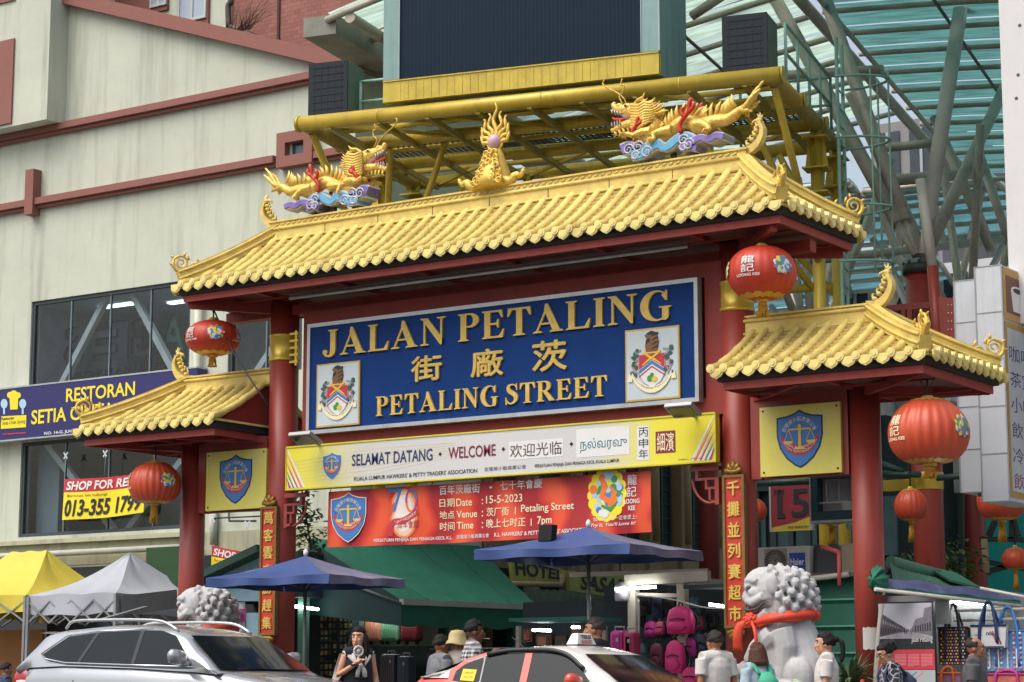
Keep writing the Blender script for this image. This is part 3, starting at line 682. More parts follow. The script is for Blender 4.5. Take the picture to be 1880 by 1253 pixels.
a = PX(714, 940, 899, 740, RY); CP(p, [(a[0], a[1]+a[3]), (a[0]+a[2], a[1]+a[3]), (a[0]+a[2]*.5, a[1]), (a[0]+a[2]*.3, a[1]), (a[0]+a[2]*.72, a[1]+a[3]*.85), (a[0], a[1]+a[3]*.85)], ink['blue'], .007)
c = W(757, 919, RY)
for t0, t1, m in ((100, 190, 'magenta'), (190, 280, 'orange'), (280, 370, 'magenta'), (370, 460, 'blue')): CP(p, [(c.x+x, c.z+z) for x, z in arcpts(0, 0, .105, .165, t0, t1, 8)+arcpts(0, 0, .07, .135, t1, t0, 8)], ink[m], .0075)
a = PX(722, 957, 944, 768, RY); rb_ = [(a[0], a[1]-.02), (a[0]+a[2]*.45, a[1]+.01), (a[0]+a[2], a[1]+a[3]+.02)]
CP(p, ribbon([(q.x, q.y) for q in smoothpath([(x, z, 0) for x, z in [(a[0]-.04, a[1]-.2)]+rb_], 5)], .085), ink['red'], .008)
rr_ = smoothpath([(x, z, 0) for x, z in rb_], 8)
def rfn(u, v):
    t = min(.999, max(0, u))*(len(rr_)-1); i = int(t); q = rr_[i].lerp(rr_[i+1], t-i); return cloth(q.x, q.y-.02+v, .0095)
p.text('ANNIVERSARY', None, 0.05, 0, .9, .045, m=ink['white'], fn=rfn)
CT(p, '周年會慶', (730, 970, 956, 769), ink['red'], 0, .0085)
CT(p, '百年茨廠街', (807, 909, 892, 881), ink['white'], .02); CT(p, '·', (898, 897, 893, 903), ink['white']); CT(p, '七十年會慶', (917, 900, 884, 995), ink['white'], .02)
for s, q in (('日期', (807, 931, 916, 834)), ('Date', (837, 929, 915.5, 866)), (':', (884, 925, 916, 886.5)), ('15-5-2023', (892, 924, 910, 958)),
             ('地点', (807, 952, 938, 833)), ('Venue', (837, 950, 937, 875)), (':', (884, 947, 937, 886.5)), ('茨厂街', (893, 947, 931.5, 934)), ('|', (945, 943, 930, 946.5)), ('Petaling Street', (956, 943.5, 926, 1054)),
             ('时间', (807, 973, 958, 833)), ('Time', (837, 970, 957, 868)), (':', (884, 968, 957, 886.5)), ('晚上七时正', (893, 968, 952, 964)), ('|', (974, 964, 951, 975.5)), ('7pm', (986, 965, 947, 1013))):
    CT(p, s, q, ink['cream'], .006)
CT(p, 'PERSATUAN PENJAJA DAN PENIAGA KECIL K.L.', (688, 996.5, 989, 829), ink['white'], .012); CT(p, '吉隆坡小販商業公會', (837, 987.5, 980, 898), ink['white'], .01); CT(p, "K.L. HAWKERS' & PETTY TRADERS' ASSOCIATION", (908, 983.5, 976, 1084), ink['white'], .012)
CT(p, '龍', (1153, 891, 872, 1170), ink['white'], .01); CT(p, '記', (1152, 913, 894, 1170), ink['white'], .01); CT(p, 'LOONG\nKEE', (1148, 938, 917, 1176), ink['white'], .02); CT(p, '試一試，您一定會愛上!', (1091, 957, 949, 1171), ink['white'], .01); CT(p, "Try It, You'll Love It!", (1086, 969, 961, 1169), ink['white'], .02, shear=.3)
c = W(1115, 908, RY); rnd = random.Random(5)      # round emblem of flames, clouds and leaves
for i in range(16): an = 2*PI*i/16; CP(p, [(c.x+x, c.z+z) for x, z in disc(.24*math.cos(an), .29*math.sin(an), .075, 9)], ink['yellow'], .004+.0001*i)
CP(p, [(c.x+x, c.z+z) for x, z in disc(0, 0, .25, 20, .29)], ink['yellow'], .006)
for i in range(42):
    an = rnd.random()*2*PI; q = rnd.random()**.5; m = ink[['lightblue', 'lightblue', 'white', 'blue', 'green', 'orange'][i % 6]]
    CP(p, [(c.x+x, c.z+z) for x, z in disc(.22*q*math.cos(an), .26*q*math.sin(an), .045+.02*rnd.random(), 8)], m, .007+.0001*i)
CP(p, [(c.x+x, c.z+z) for x, z in ribbon([(-.1, .24), (-.02, .1), (-.08, -.02), (.06, -.1), (.14, .02), (.05, .1)], [.06, .1, .09, .09, .07, .03])], ink['orange'], .0125)
CP(p, [(c.x+x, c.z+z) for x, z in ribbon([(-.08, -.14), (.06, -.2), (.18, -.1)], [.03, .06, .02])], ink['green'], .0128)
p.build('lettering', ab)
a = PX(609, 998, 907, 674, RY)
eb = shield(ab, a[0]+a[2]/2, a[1]+a[3]/2, a[2], a[3], RY-.03)
# ================= yellow shield signs in the side bays
yb = M('pale_yellow_panel', '#d6cb62', .5, var=.06, dirt='#cfcfc0', dsc=.9, damt=.6)
for q, lab in (((1393, 866, 757, 1541), 'square yellow board with a blue shield in the right side bay of the gate'), ((378, 935, 832, 485), 'square yellow board with a blue shield in the left side bay of the gate')):
    a = PX(*q, -.16); s_ = 1 if q[0] > 900 else -1
    xa, xb = (4.18, 5.3) if s_ > 0 else (-5.16, -3.98)
    t = thing('shield_board', lab, 'sign', ((xa+xb)/2, -.15, 3.6), 'shield boards in the side bays')
    MB(yb).box(xa, xb, -.16, -.105, 3.6, 4.48).build('panel', t)
    k = MB(ink['black'])
    for xx in (xa+.05, xb-.05):
        for zz in (3.65, 4.43): k.prism(disc(xx, zz, .014, 8), XZ((0, -.16, 0)), 0, .006)
    build_each(k, 'corner_bolt', t)
    shield(t, (xa+xb)/2, 4.05, .64, .74, -.163, False)
# ================= vertical couplet plaques on the main columns
plq = M('plaque_red', '#b8382a', .45, var=.1, sc=4, dirt='#8a2a22', damt=.5)
for cx, txt, zt, zb, lab in ((3.84, '千攤並列賽超市', 3.64, 1.71, 'tall red plaque with gold characters on the right main column'), (-3.83, '萬客雲來勝趕集', 3.6, 1.73, 'tall red plaque with gold characters on the left main column')):
    t = thing('couplet_plaque', lab, 'plaque', (cx, -.25, 1.5), 'couplet plaques on the main columns')
    b = MB(M('plaque_frame_bronze', '#7d6030', .45, metal=.3, var=.2, sc=12, dirt='#3f3423', damt=.6)); hw = .155
    b.box(cx-hw, cx+hw, -.27, -.2, zb, zb+.035); b.box(cx-hw, cx+hw, -.27, -.2, zt-.035, zt); b.box(cx-hw, cx-hw+.035, -.27, -.2, zb+.035, zt-.035); b.box(cx+hw-.035, cx+hw, -.27, -.2, zb+.035, zt-.035); b.build('frame', t)
    MB(plq).box(cx-hw+.035, cx+hw-.035, -.25, -.2, zb+.035, zt-.035).build('panel', t)
    n = len(txt); st = (zt-zb-.09)/n
    for i, ch in enumerate(txt): MB(gl).text(ch, XZ((cx, -.25, zt-.045-st*(i+1))), -.085, .045, .17, st-.08, ext=.018, bold=.045).build('character', t)
    for zz, s_ in ((zt, 1), (zb, -1)):          # lotus ornaments
        l = MB(M('old_bronze_gold', '#8a6a2a', .4, metal=.4, var=.3, sc=20, bump=.3)); 
        for k in range(5):
            an = R(90+(k-2)*33); l.tube([V((cx+.03*(k-2), -.235, zz+s_*.02)), V((cx+.1*math.cos(an)*1.2, -.255, zz+s_*(.02+.1*math.sin(an)))), V((cx+.13*math.cos(an), -.25, zz+s_*(.02+.17*math.sin(an))))], [.03, .04, .008], 8)
        l.ell(V((cx, -.25, zz+s_*.04)), .12, .035, .035); l.build('lotus_ornament', t)
# ================= lanterns
satin = M('lantern_satin', '#b03420', .5, var=.1, sc=2, spec=.5, bump=.12, bsc=14)
satin2 = M('lantern_satin_orange', '#b9472a', .45, var=.1, sc=2, spec=.5, bump=.12, bsc=14)
gtrim = M('lantern_gold_trim', (.55, .36, .07), .4, metal=.2, var=.3, sc=30, bump=.3)
tassel_m = M('lantern_tassel_yellow', '#b98a2c', .7, var=.25, sc=40)
def patch_mat():
    m = M('lantern_patch_colours', '#c8b23a', .5, var=0); t = m.node_tree; N = t.nodes; L = t.links
    tc = N.new('ShaderNodeTexCoord'); v = N.new('ShaderNodeTexVoronoi'); v.inputs['Scale'].default_value = 26; L.new(tc.outputs['Object'], v.inputs['Vector'])
    sp = N.new('ShaderNodeSeparateColor'); L.new(v.outputs['Color'], sp.inputs[0])
    r = N.new('ShaderNodeValToRGB'); r.color_ramp.interpolation = 'CONSTANT'; e = r.color_ramp.elements
    cs = ['#d8bb35', '#5d86b8', '#c9d3d8', '#4a7fb0', '#c9542e', '#3f8a5a', '#d8c84a']
    while len(e) < len(cs): e.new(.5)
    for i, c in enumerate(cs): e[i].position = i/len(cs); e[i].color = col(c)+(1,)
    L.new(sp.outputs[0], r.inputs[0]); L.new(r.outputs[0], N['Principled BSDF'].inputs['Base Color']); return m
pmat = patch_mat()
def lantern(name, label, c, rx, rz, style, cord_top, a_off=0, decor=True, group='red silk lanterns hung from the gate', tassel=.3, ribs=24):
    c = V(c); t = thing(name, label, 'lantern', (c.x, c.y, c.z-rz), group)
    def surf(a, s, off=0, pleat=True):          # a angle, s -1..1 from bottom to top
        ph = s*PI/2*.93; k = 1-(.028*abs(math.sin(a*ribs/2))**.5 if pleat else .0)
        k = 1+((.05 if style == 'bell' else .02)*(abs(math.sin(a*ribs/2))-.6) if pleat else 0)
        q = math.cos(ph)**(.8 if style == 'flat' else .62); z = math.sin(ph)
        if style == 'bell': q *= 1-.22*max(0, z)**2; z = z*(1+.12*(z > 0))
        return V((c.x+(rx*q*k+off)*math.cos(a), c.y+(rx*q*k+off)*math.sin(a), c.z+rz*z))
    n = ribs*4; m_ = 22
    b = MB(satin if style != 'bell' else satin2); b.grid(lambda u, v: surf(2*PI*u, -1+2*v), n, m_); b.build('shade', t)
    g = MB(gtrim); top = c.z+rz*(1.06 if style == 'bell' else .97); bot = c.z-rz*.97
    g.lathe([(rx*.16, top-.02), (rx*.17, top+.03), (rx*.12, top+.05)], (c.x, c.y, 0), 16)
    g.lathe([(rx*.2, bot+.02), (rx*.19, bot-.03), (rx*.1, bot-.04)], (c.x, c.y, 0), 16); g.build('cap', t)
    g = MB(gtrim)
    for i in range(12 if style == 'flat' else 20):     # cut paper trim round the bottom (and the top)
        for sgn in ((-1,) if style == 'flat' else (-1, 1)):
            k = 12 if style == 'flat' else 20; s0 = sgn*(.72 if style == 'flat' else .8)
            def tp(u, v): return surf(2*PI*(i+u)/k, s0+sgn*v*.2-(sgn*.07*math.sin(PI*u)), .006+.004*(i % 2))
            g.grid(tp, 4, 2)
    g.build('gold_trim', t)
    if decor:
        for j in range(3 if style == 'flat' else 2):
            a0 = a_off+2*PI*j/(3 if style == 'flat' else 2)
            p = MB(pmat); rr = rx*.3
            def pf(u, v):
                an = 2*PI*u; q = v*rr*(1+.1*math.cos(9*an)*(v > .8)); return surf(a0+q*math.cos(an)/rx, .08+q*math.sin(an)/rz*.62, .016, False)
            p.grid(pf, 36, 4); p.build('dragon_patch', t)
            k = MB(ink['white'] if style != 'bell' else ink['cream']); a1 = a0+(PI/3 if style == 'flat' else R(-112))
            def tf(u, v): return surf(a1+u/rx, .08+v/rz*.62, .018, False)
            for s, v0, h, w in (('龍', .03, .17, .2), ('記', -.15, .16, .2), ('LOONG KEE', -.24, .06, .36)): k.text(s, None, -w*rx, v0*rz*2, w*2*rx, h*rz*2, m=k.mat, bold=.03, fn=lambda u, v: tf(u, v))
            k.build('lettering', t)
    if tassel:
        ts = MB(tassel_m); rnd = random.Random(4); w_ = rx*.17
        ts.lathe([(w_*.55, bot-.03), (w_*.8, bot-.06), (w_*.8, bot-.1)], (c.x, c.y, 0), 12)
        for i in range(26):
            a = 2*PI*i/26; x, y = c.x+w_*.75*math.cos(a), c.y+w_*.75*math.sin(a); l = tassel*(.85+.2*rnd.random())
            ts.tube([V((x, y, bot-.08)), V((x+rnd.uniform(-.01, .01), y, bot-.08-l*.5)), V((x+rnd.uniform(-.03, .03), y, bot-.08-l))], .008, 4)
        ts.build('tassel', t)
    cd = MB(M('lantern_hook', '#2b2b2c', .6)); cd.tube([V((c.x, c.y, top+.03)), V((c.x, c.y, cord_top))], .012, 6)
    cd.tube([V((c.x-.1, c.y, cord_top)), V((c.x, c.y, top+.12)), V((c.x+.1, c.y, cord_top))], .005, 5); cd.build('hook', t)
    return t
lantern('silk_lantern', 'flattened red silk lantern with white writing hanging beside the right gold column band', W(1399, 502, -.72), .435, .34, 'flat', 6.62, R(-27), tassel=.14)
lantern('silk_lantern', 'flattened red silk lantern with dragon patch hanging over the lower left roof', W(391, 621, -.62), .41, .265, 'flat', 6.62, R(-43), tassel=.1)
lantern('silk_lantern', 'big orange pleated lantern hanging under the lower right roof', W(1705, 795, -.7), .47, .37, 'bell', 4.58, R(-11), tassel=.1)
lantern('silk_lantern', 'orange pleated lantern with yellow tassel hanging under the lower left roof', W(284, 889, -.6), .39, .3, 'bell', 4.58, R(-16), tassel=.22)
# ================= fluorescent tube and floodlights on the gate
t = thing('tube_light', 'long white fluorescent tube fitting under the front eave of the main roof', 'light', (0, -.62, 6.5))
b = MB(M('white_enamel', '#b9bcbc', .4, dirt='#7c7a74', damt=.5)); za = W(528, 549, -.62).z; 
b.tube([V((-3.2, -.62, za)), V((3.42, -.62, za))], .022, 10); b.build('tube', t)
b = MB(M('grey_metal', '#77797b', .45, metal=.4)); b.box(-3.2, 3.42, -.64, -.6, za+.03, za+.055)
for i in range(5): x = -3.1+i*1.6; b.box(x-.015, x+.015, -.635, -.605, za+.055, 6.62)
b.build('batten', t)
def flood(px, py, s):
    c = W(px, py, -.72); t = thing('floodlight', 'flat grey floodlight on an arm at the lower %s corner of the blue name board' % ('left' if s < 0 else 'right'), 'light', (c.x, c.y, c.z-.1), 'floodlights below the name board')
    g = M('floodlight_body', '#9a9c9b', .45, metal=.3, var=.1, dirt='#5a5a58', damt=.4)
    b = MB(g); u = UX; v = V((0, -.8, .35)).normalized(); n = u.cross(v); b.obox(c, u*.2, v*.15, n*.03); b.build('housing', t, bevel=.01)
    b = MB(M('floodlight_glass', '#3b4148', .12, spec=.6)); b.obox(c-n*.032 if n.z > 0 else c+n*.032, u*.17, v*.115, n*.004); b.build('lens', t)
    b = MB(g); b.tube([c+V((0, .1, -.02)), c+V((0, .3, -.06)), V((c.x, -.3, c.z-.02))], .018, 8); b.build('arm', t)
flood(560, 805, -1); flood(1254, 753, 1)
# ================= ridge dragons
dr_gold = M('dragon_gold', (.66, .43, .09), .34, metal=.2, var=.22, sc=18)
gtrim2 = M('dragon_flame_gold', (.7, .47, .1), .34, metal=.15, var=.15, sc=10)
def scales(m):
    t = m.node_tree; N = t.nodes; L = t.links; tc = N.new('ShaderNodeTexCoord'); v = N.new('ShaderNodeTexVoronoi'); v.inputs['Scale'].default_value = 34
    L.new(tc.outputs['Object'], v.inputs['Vector']); b = N.new('ShaderNodeBump'); b.inputs['Strength'].default_value = .5; b.inputs['Distance'].default_value = .012; b.invert = True
    L.new(v.outputs['Distance'], b.inputs['Height']); L.new(b.outputs[0], N['Principled BSDF'].inputs['Normal'])
scales(dr_gold)
flame_red = M('flame_red', '#b8321f', .4, var=.2, sc=10); cl_blue = M('cloud_blue', '#5f9ec4', .5, var=.2, sc=8); cl_pur = M('cloud_purple', '#7a68b0', .5, var=.2, sc=8); cl_white = M('cloud_white', '#b9bac4', .5, var=.1)
def dragon(mir, label):
    c0 = W(1270, 275, 0).x
    def D(x, y, dy=0):                                 # drawing grid of the dragon -> its place on the ridge
        p = W(900+.3191*x, 100+.3191*y, 0); return V((mir*(p.x-.05)+.0, dy, p.z))
    base = D(1090, 600); t = thing('ridge_dragon', label, 'dragon statue', (base.x, 0, 7.92), 'golden dragons on the main ridge')
    b = MB(dr_gold)
    sp = smoothpath([D(925, 350), D(965, 410), D(935, 470), D(985, 492), D(1060, 440, .03), D(1120, 395), D(1175, 390), D(1235, 415, -.02), D(1310, 385), D(1390, 370), D(1450, 325), D(1500, 290)], 6)
    rad = [.08, .1, .12, .12, .105, .1, .1, .12, .095, .08, .06, .035]; n = len(sp)
    b.tube(sp, [rad[min(int(i/6), 11)]*(1-(i/6) % 1)+rad[min(int(i/6)+1, 11)]*((i/6) % 1) for i in range(n)], 12)
    # head
    b.tube([D(945, 345), D(890, 335), D(840, 325), D(790, 315), D(745, 310), D(722, 300)], [.1, .12, .12, .085, .06, .03], 10, flat=.8)
    b.tube([D(735, 305), D(728, 285), D(738, 272)], [.045, .04, .02], 8); b.ell(D(765, 292), .05, .06, .035)
    b.tube([D(880, 380), D(830, 395), D(780, 405), D(745, 425), D(722, 440), D(715, 425)], [.09, .075, .05, .045, .035, .02], 10, flat=.8)
    for dy in (-.06, .06): b.ell(D(822, 300, dy), .045, .035, .04)
    for dy in (-.07, .07):                                # antlers
        b.tube([D(860, 300, dy), D(890, 270, dy*1.4), D(925, 255, dy*1.8), D(938, 228, dy*2)], [.03, .03, .022, .006], 6); b.tube([D(895, 272, dy*1.4), D(935, 275, dy*1.7), D(955, 255, dy*1.7)], [.022, .02, .005], 6)
    mn = MB(gtrim2)
    for i in range(9):                                    # mane flames sweep back from the jaw
        y0 = 300+16*i; l = 120-5*abs(i-3)
        for dy in (-.1, .03, .11): mn.tube([D(850, y0, dy), D(880+l*.2, y0+6, dy*1.3), D(880+l*.55, y0-14, dy*1.5), D(880+l*.8, y0-8-3*i, dy*1.2), D(885+l, y0-38, dy)], [.024, .03, .026, .018, .003], 6)
    for i in range(6): mn.tube([D(735+24*i, 440-8*i), D(745+24*i, 462-8*i), D(730+24*i, 475-6*i)], [.025, .018, .004], 5)
    mn.build('mane', t); fn_ = MB(gtrim2)
    # back fins
    for i in range(3, n-6, 2):
        p = sp[i]; d = (sp[i+1]-sp[i-1]).normalized(); up = V((-d.z*mir, 0, d.x*mir)); up = up if up.z > 0 else -up; tail = d
        if up.z > .45: fn_.tube([p+up*.08, p+up*.2+tail*.02, p+up*.27+tail*.07], [.045, .03, .005], 6, flat=.7)
    fn_.build('back_fins', t)
    # legs with claws
    for dy in (-.13, .13):
        for L_ in ([(960, 450), (915, 455), (870, 478), (840, 470)], [(1080, 440), (1030, 452), (985, 470), (1000, 505)], [(1215, 410), (1260, 405), (1300, 425), (1318, 448)]):
            q = [D(x, y, dy*(.6+.25*i)) for i, (x, y) in enumerate(L_)]
            b.tube(q, [.085, .065, .045, .035], 8)
            for e in (-2, -1, 0, 1, 2): b.tube([q[-1], q[-1]+V((mir*-.05, .035*e, -.02+.012*abs(e))), q[-1]+V((mir*-.07, .05*e, -.08))], [.024, .02, .004], 5)
    # tail flames
    tf_ = MB(gtrim2)
    for (x, y), dy in (((1592, 148), 0), ((1586, 200), -.05), ((1562, 262), .05), ((1535, 328), -.03), ((1500, 352), .03), ((1560, 190), .06)):
        tf_.tube(smoothpath([D(1465, 318), D(1465+(x-1465)*.3, 318+(y-318)*.18, dy), D(1465+(x-1465)*.55+8, 318+(y-318)*.6, dy*1.3), D(1465+(x-1465)*.8-6, 318+(y-318)*.75, dy*1.3), D(x, y, dy)], 4), [.042]*5+[.036]*4+[.028]*4+[.018]*3+[.004], 6)
    tf_.build('tail_flame', t)
    fused(b, 'body', t, .0125, dr_gold, 2)
    f = MB(flame_red)
    for pts in ([(1150, 462), (1140, 420), (1165, 375), (1190, 345), (1195, 300), (1208, 258)], [(1165, 375), (1150, 340), (1168, 312)], [(1190, 345), (1215, 320), (1225, 285)], [(878, 488), (872, 450), (895, 415), (900, 385), (912, 370)], [(895, 415), (918, 405), (925, 380)]):
        for dy in (-.15, .15): f.tube(smoothpath([D(x, y, dy) for x, y in pts], 3), [.03+.0*i for i in range(3*(len(pts)-1))]+[.004], 6)
    f.build('red_flame', t)
    f = MB(gtrim)
    for dy in (-.04, .04): f.tube(smoothpath([D(795, 290, dy), D(780, 250, dy), D(740, 215, dy), D(690, 190, dy), D(658, 165, dy), D(665, 140, dy)] if dy > 0 else [D(790, 290, dy), D(770, 245, dy), D(790, 215, dy), D(796, 180, dy), D(778, 178, dy), D(786, 142, dy)], 4), .011, 5)
    f.build('whisker', t)
    mth = MB(M('mouth_pink', '#b98a92', .5)); mth.tube([D(770, 335), D(800, 350), D(850, 362)], [.02, .06, .08], 8, flat=.8); mth.build('mouth', t)
    mth = MB(flame_red); mth.tube([D(820, 365), D(770, 375), D(735, 372), D(720, 360)], [.03, .028, .022, .006], 6); mth.build('tongue', t)
    mth = MB(cl_white)
    for i in range(4):
        for dy in (-.045, .045): mth.tube([D(728+16*i, 322+3*i, dy), D(730+16*i, 346+3*i, dy)], [.014, .003], 5); mth.tube([D(728+16*i, 416-4*i, dy), D(726+16*i, 392-4*i, dy)], [.014, .003], 5)
    mth.build('teeth', t)
    for dy in (-.098, .098): MB(M('eye_black', '#15161a', .2)).ell(D(816, 302, dy), .018, .012, .018, 8, 6).build('eye', t)
    # cloud base: ribbon waves with curled ends
    cb = MB(cl_white)
    def cloud(pts, wd, m, dd):
        P2 = [(q.x, q.y) for q in smoothpath([(x, -y, 0) for x, y in pts], 5)]
        out = ribbon(P2, wd)
        for w2, d0, mm in ((1.25, dd-.0, cl_white), (.9, dd+.02, m)):
            o2 = ribbon(P2, wd*w2); vs = [D(x, -y, 0) for x, y in o2]; k = len(vs)
            fr = [V((v.x, -d0-.03, v.z)) for v in vs]; bk = [V((v.x, d0+.03, v.z)) for v in vs]
            cb.add(fr+bk, [tuple(range(k)) if mir > 0 else tuple(range(k))[::-1], tuple(range(k, 2*k))[::-1] if mir > 0 else tuple(range(k, 2*k))]+[(i, k+i, k+(i+1) % k, (i+1) % k) for i in range(k)], mm)
    cloud([(805, 560), (850, 545), (900, 570), (960, 560)], 60, cl_pur, .1); cloud([(865, 590), (920, 580), (975, 540), (1010, 525)], 56, cl_blue, .12)
    cloud([(1005, 515), (1050, 545), (1085, 530), (1120, 500), (1150, 490)], 42, cl_blue, .11); cloud([(1130, 500), (1180, 490), (1230, 520)], 60, cl_blue, .09)
    cloud([(1150, 555), (1200, 520), (1260, 490), (1310, 500), (1350, 478), (1392, 482)], 34, cl_pur, .12); cloud([(1140, 560), (1180, 535), (1235, 545)], 44, cl_pur, .1)
    for x, y, r, m in ((850, 560, 24, cl_pur), (905, 545, 26, cl_pur), (955, 575, 26, cl_blue), (890, 595, 20, cl_blue), (1165, 505, 24, cl_blue), (1195, 530, 26, cl_pur), (1165, 545, 20, cl_pur)):
        for dd in (-1, 1):
            o_ = D(x, y, 0); o_.y = dd*.165; spiral(cb, o_, V((1, 0, 0)), UZ, 0, 0, r*.0024*1.4, 1.6, 0, dd > 0, .013)
    cb.build('cloud_base', t)
    st = MB(M('dark_iron', '#35322c', .6))
    for x in (930, 1075, 1215): p = D(x, 590); st.box(p.x-.03, p.x+.03, -.03, .03, 7.9, D(x, 545).z)
    st.build('stand', t)
    return t
dragon(1, 'golden dragon statue with raised tail on the right half of the main ridge'); dragon(-1, 'golden dragon statue facing right on the left half of the main ridge')
# ================= flaming pearl
pc = W(909, 261, 0); zb = 7.92; H_ = pc.z-zb
t = thing('flaming_pearl', 'pink pearl ringed by golden flames at the middle of the main ridge', 'ornament', (pc.x, 0, zb))
MB(M('pearl_pink', '#b79aa6', .3, var=.05)).ell(pc, .105, .105, .115, 20, 14).build('pearl', t)
b = MB(goldleaf)
b.tube([V((pc.x, 0, zb-.01)), V((pc.x, 0, zb+.18)), V((pc.x, 0, zb+.42)), V((pc.x, 0, pc.z-.12))], [.3, .24, .15, .1], 16, flat=1)
rnd = random.Random(9)
for r_ in range(7):
    z = zb+.04+.075*r_; w_ = .27-.028*r_; k = max(3, int(2*w_/.085))
    for i in range(k):
        x = pc.x-w_+2*w_*(i+.5)/k; spiral(b, V((x, -w_*.62-.05-.02*(i % 2), z+.02*(i % 2))), UX, UZ, 0, 0, .05, 1.5, rnd.random()*6, i % 2 == 0, .017)
for s in (-1, 1): b.tube(smoothpath([V((pc.x+s*.2, -.1, zb+.08)), V((pc.x+s*.34, -.1, zb+.05)), V((pc.x+s*.42, -.1, zb+.13)), V((pc.x+s*.5, -.1, zb+.1)), V((pc.x+s*.56, -.1, zb+.2))], 4), [.07]*4+[.06]*4+[.045]*4+[.03]*4+[.005], 8)
b.build('stand', t)
b = MB(goldleaf)
for k, (a, l) in enumerate(((90, .46), (66, .33), (114, .33), (42, .3), (138, .3), (18, .24), (162, .24), (-8, .18), (188, .18))):
    an = R(a); d = V((math.cos(an), 0, math.sin(an))); up = (d*.45+UZ*.55).normalized(); s_ = V((-d.z, 0, d.x))*(.03 if k % 2 else -.03)
    b.tube(smoothpath([pc+d*.1, pc+d*.16+s_, pc+d*.16+up*l*.35-s_, pc+d*.15+up*l*.7+s_, pc+d*.12+up*l], 4), [.034]*4+[.032]*4+[.025]*4+[.016]*4+[.004], 6)
b.tube([pc+V((.125*math.cos(2*PI*i/24), 0, .135*math.sin(2*PI*i/24))) for i in range(25)], .02, 8); b.build('flame_ring', t)
# ================= yellow steel gantry behind the gate, turned a little towards the main road
yel = M('gantry_yellow', (.50, .36, .045), .36, metal=.15, var=.12, sc=2, dirt=(.24, .17, .03), dsc=2.2, damt=.55, streak=True)
yeld = M('gantry_yellow_dirty', (.33, .25, .05), .5, var=.2, sc=3, dirt=(.1, .085, .04), dsc=2, damt=.8)
teal = M('casing_teal_paint', '#7b9a98', .5, var=.1, sc=2, dirt='#57665f', dsc=2.5, damt=.6, streak=True)
greenrail = M('rail_green_paint', '#83ab9f', .5, var=.12, dirt='#55695f', damt=.5)
GU, GV, GO = V((.9744, .2249, 0)), V((-.2249, .9744, 0)), V((-4.66, 1.5, 0))
def G(u, v, z): return GO+GU*u+GV*v+UZ*z
ZP = 9.9
gn = thing('steel_gantry', 'yellow steel pipe gantry standing behind the main roof and carrying a video screen', 'gantry', G(3.8, 2, 0))
for k, v in enumerate((0, 1.45, 2.95, 4.4)):
    b = MB(yel); r = .125 if k == 0 else .11; b.tube([G(-.15, v, ZP), G(7.75, v, ZP)], r, 18)
    for u in (-.15, 7.75): b.tube([G(u-.012*(1 if u < 0 else -1)*3, v, ZP), G(u+.02, v, ZP)], r*1.06, 18)
    for u in (1.25, 4, 6.2): b.tube([G(u, v, ZP), G(u+.02, v, ZP)], r*1.03, 18)
    b.build('main_pipe', gn)
for u in (-.02, 7.62): MB(yeld).tube([G(u, 0, ZP-.02), G(u, 4.4, ZP-.02)], .12, 16).build('side_pipe', gn)
b = MB(yeld)
for i in range(9): u = .4+.85*i; b.beam(G(u, -.05, ZP-.1), G(u, 4.4, ZP-.1), .07, .09)
build_each(b, 'cross_beam', gn)
b = MB(yel)
for v in (.75, 2.2, 3.7): b.tube([G(0, v, ZP+.03), G(7.6, v, ZP+.03)], .045, 8)
for u in (.4, 2.1, 3.8, 5.5):
    b.beam(G(u, 0, ZP-.06), G(u+1.7, 1.45, ZP-.06), .05, .05); b.beam(G(u+1.7, 2.95, ZP-.06), G(u, 4.4, ZP-.06), .05, .05)
b.build('lattice', gn)
mesh_m = M('deck_grating', '#4d4f45', .6, metal=.3, var=.2)
b = MB(mesh_m)
for i in range(75): b.beam(G(.1+.1*i, 1.6, ZP+.09), G(.1+.1*i, 2.85, ZP+.09), .018, .03)
for i in range(13): b.beam(G(.1, 1.6+.104*i, ZP+.085), G(7.5, 1.6+.104*i, ZP+.085), .012, .02)
b.build('deck_grating', gn)
for u, vv in ((0, 2.9), (0, 4.3), (7.6, 2.9), (7.6, 4.3)):
    b = MB(yel); b.tube([G(u, vv, 3.7 if u < 1 else 0), G(u, vv, ZP-.05)], .1, 16)
    for zz in (ZP-.25, ZP-.75, ZP-1.15): b.obox(G(u, vv, zz), GU*.2, GV*.2, UZ*.012)
    for a in (GU, GV): b.add([G(u, vv, ZP-.75)+a*.19, G(u, vv, ZP-.75)-a*.19, G(u, vv, ZP-.25)-a*.13, G(u, vv, ZP-.25)+a*.13, G(u, vv, ZP-.75)+a*.19+UZ*.001], [(0, 1, 2, 3)])
    b.build('post', gn)
b = MB(yel)
for u in (0, 7.6):
    s = 1 if u < 1 else -1
    for u2, z2 in ((.95, 1.7), (2.2, 2.3)): b.tube([G(u, 4.3, ZP-z2-.3), G(u+s*u2, 4.3, ZP-.1)], .055, 10); b.tube([G(u+s*.1, 2.9, ZP-z2-.4), G(u+s*u2*.8, 1.5, ZP-.1)], .055, 10)
    b.tube([G(u, .15, ZP-.12), G(u, 2.9, ZP-2.3)], .06, 10)
for u in (2.6, 5.2): b.tube([G(u, 4.35, ZP-.1), G(u-.7, 4.35, ZP-1.9)], .05, 8); b.obox(G(u, 4.35, ZP-.18), GU*.16, GV*.02, UZ*.13)
b.tube([G(0, 4.3, ZP-2.4), G(7.6, 4.3, ZP-2.4)], .07, 10)
build_each(b, 'brace', gn)
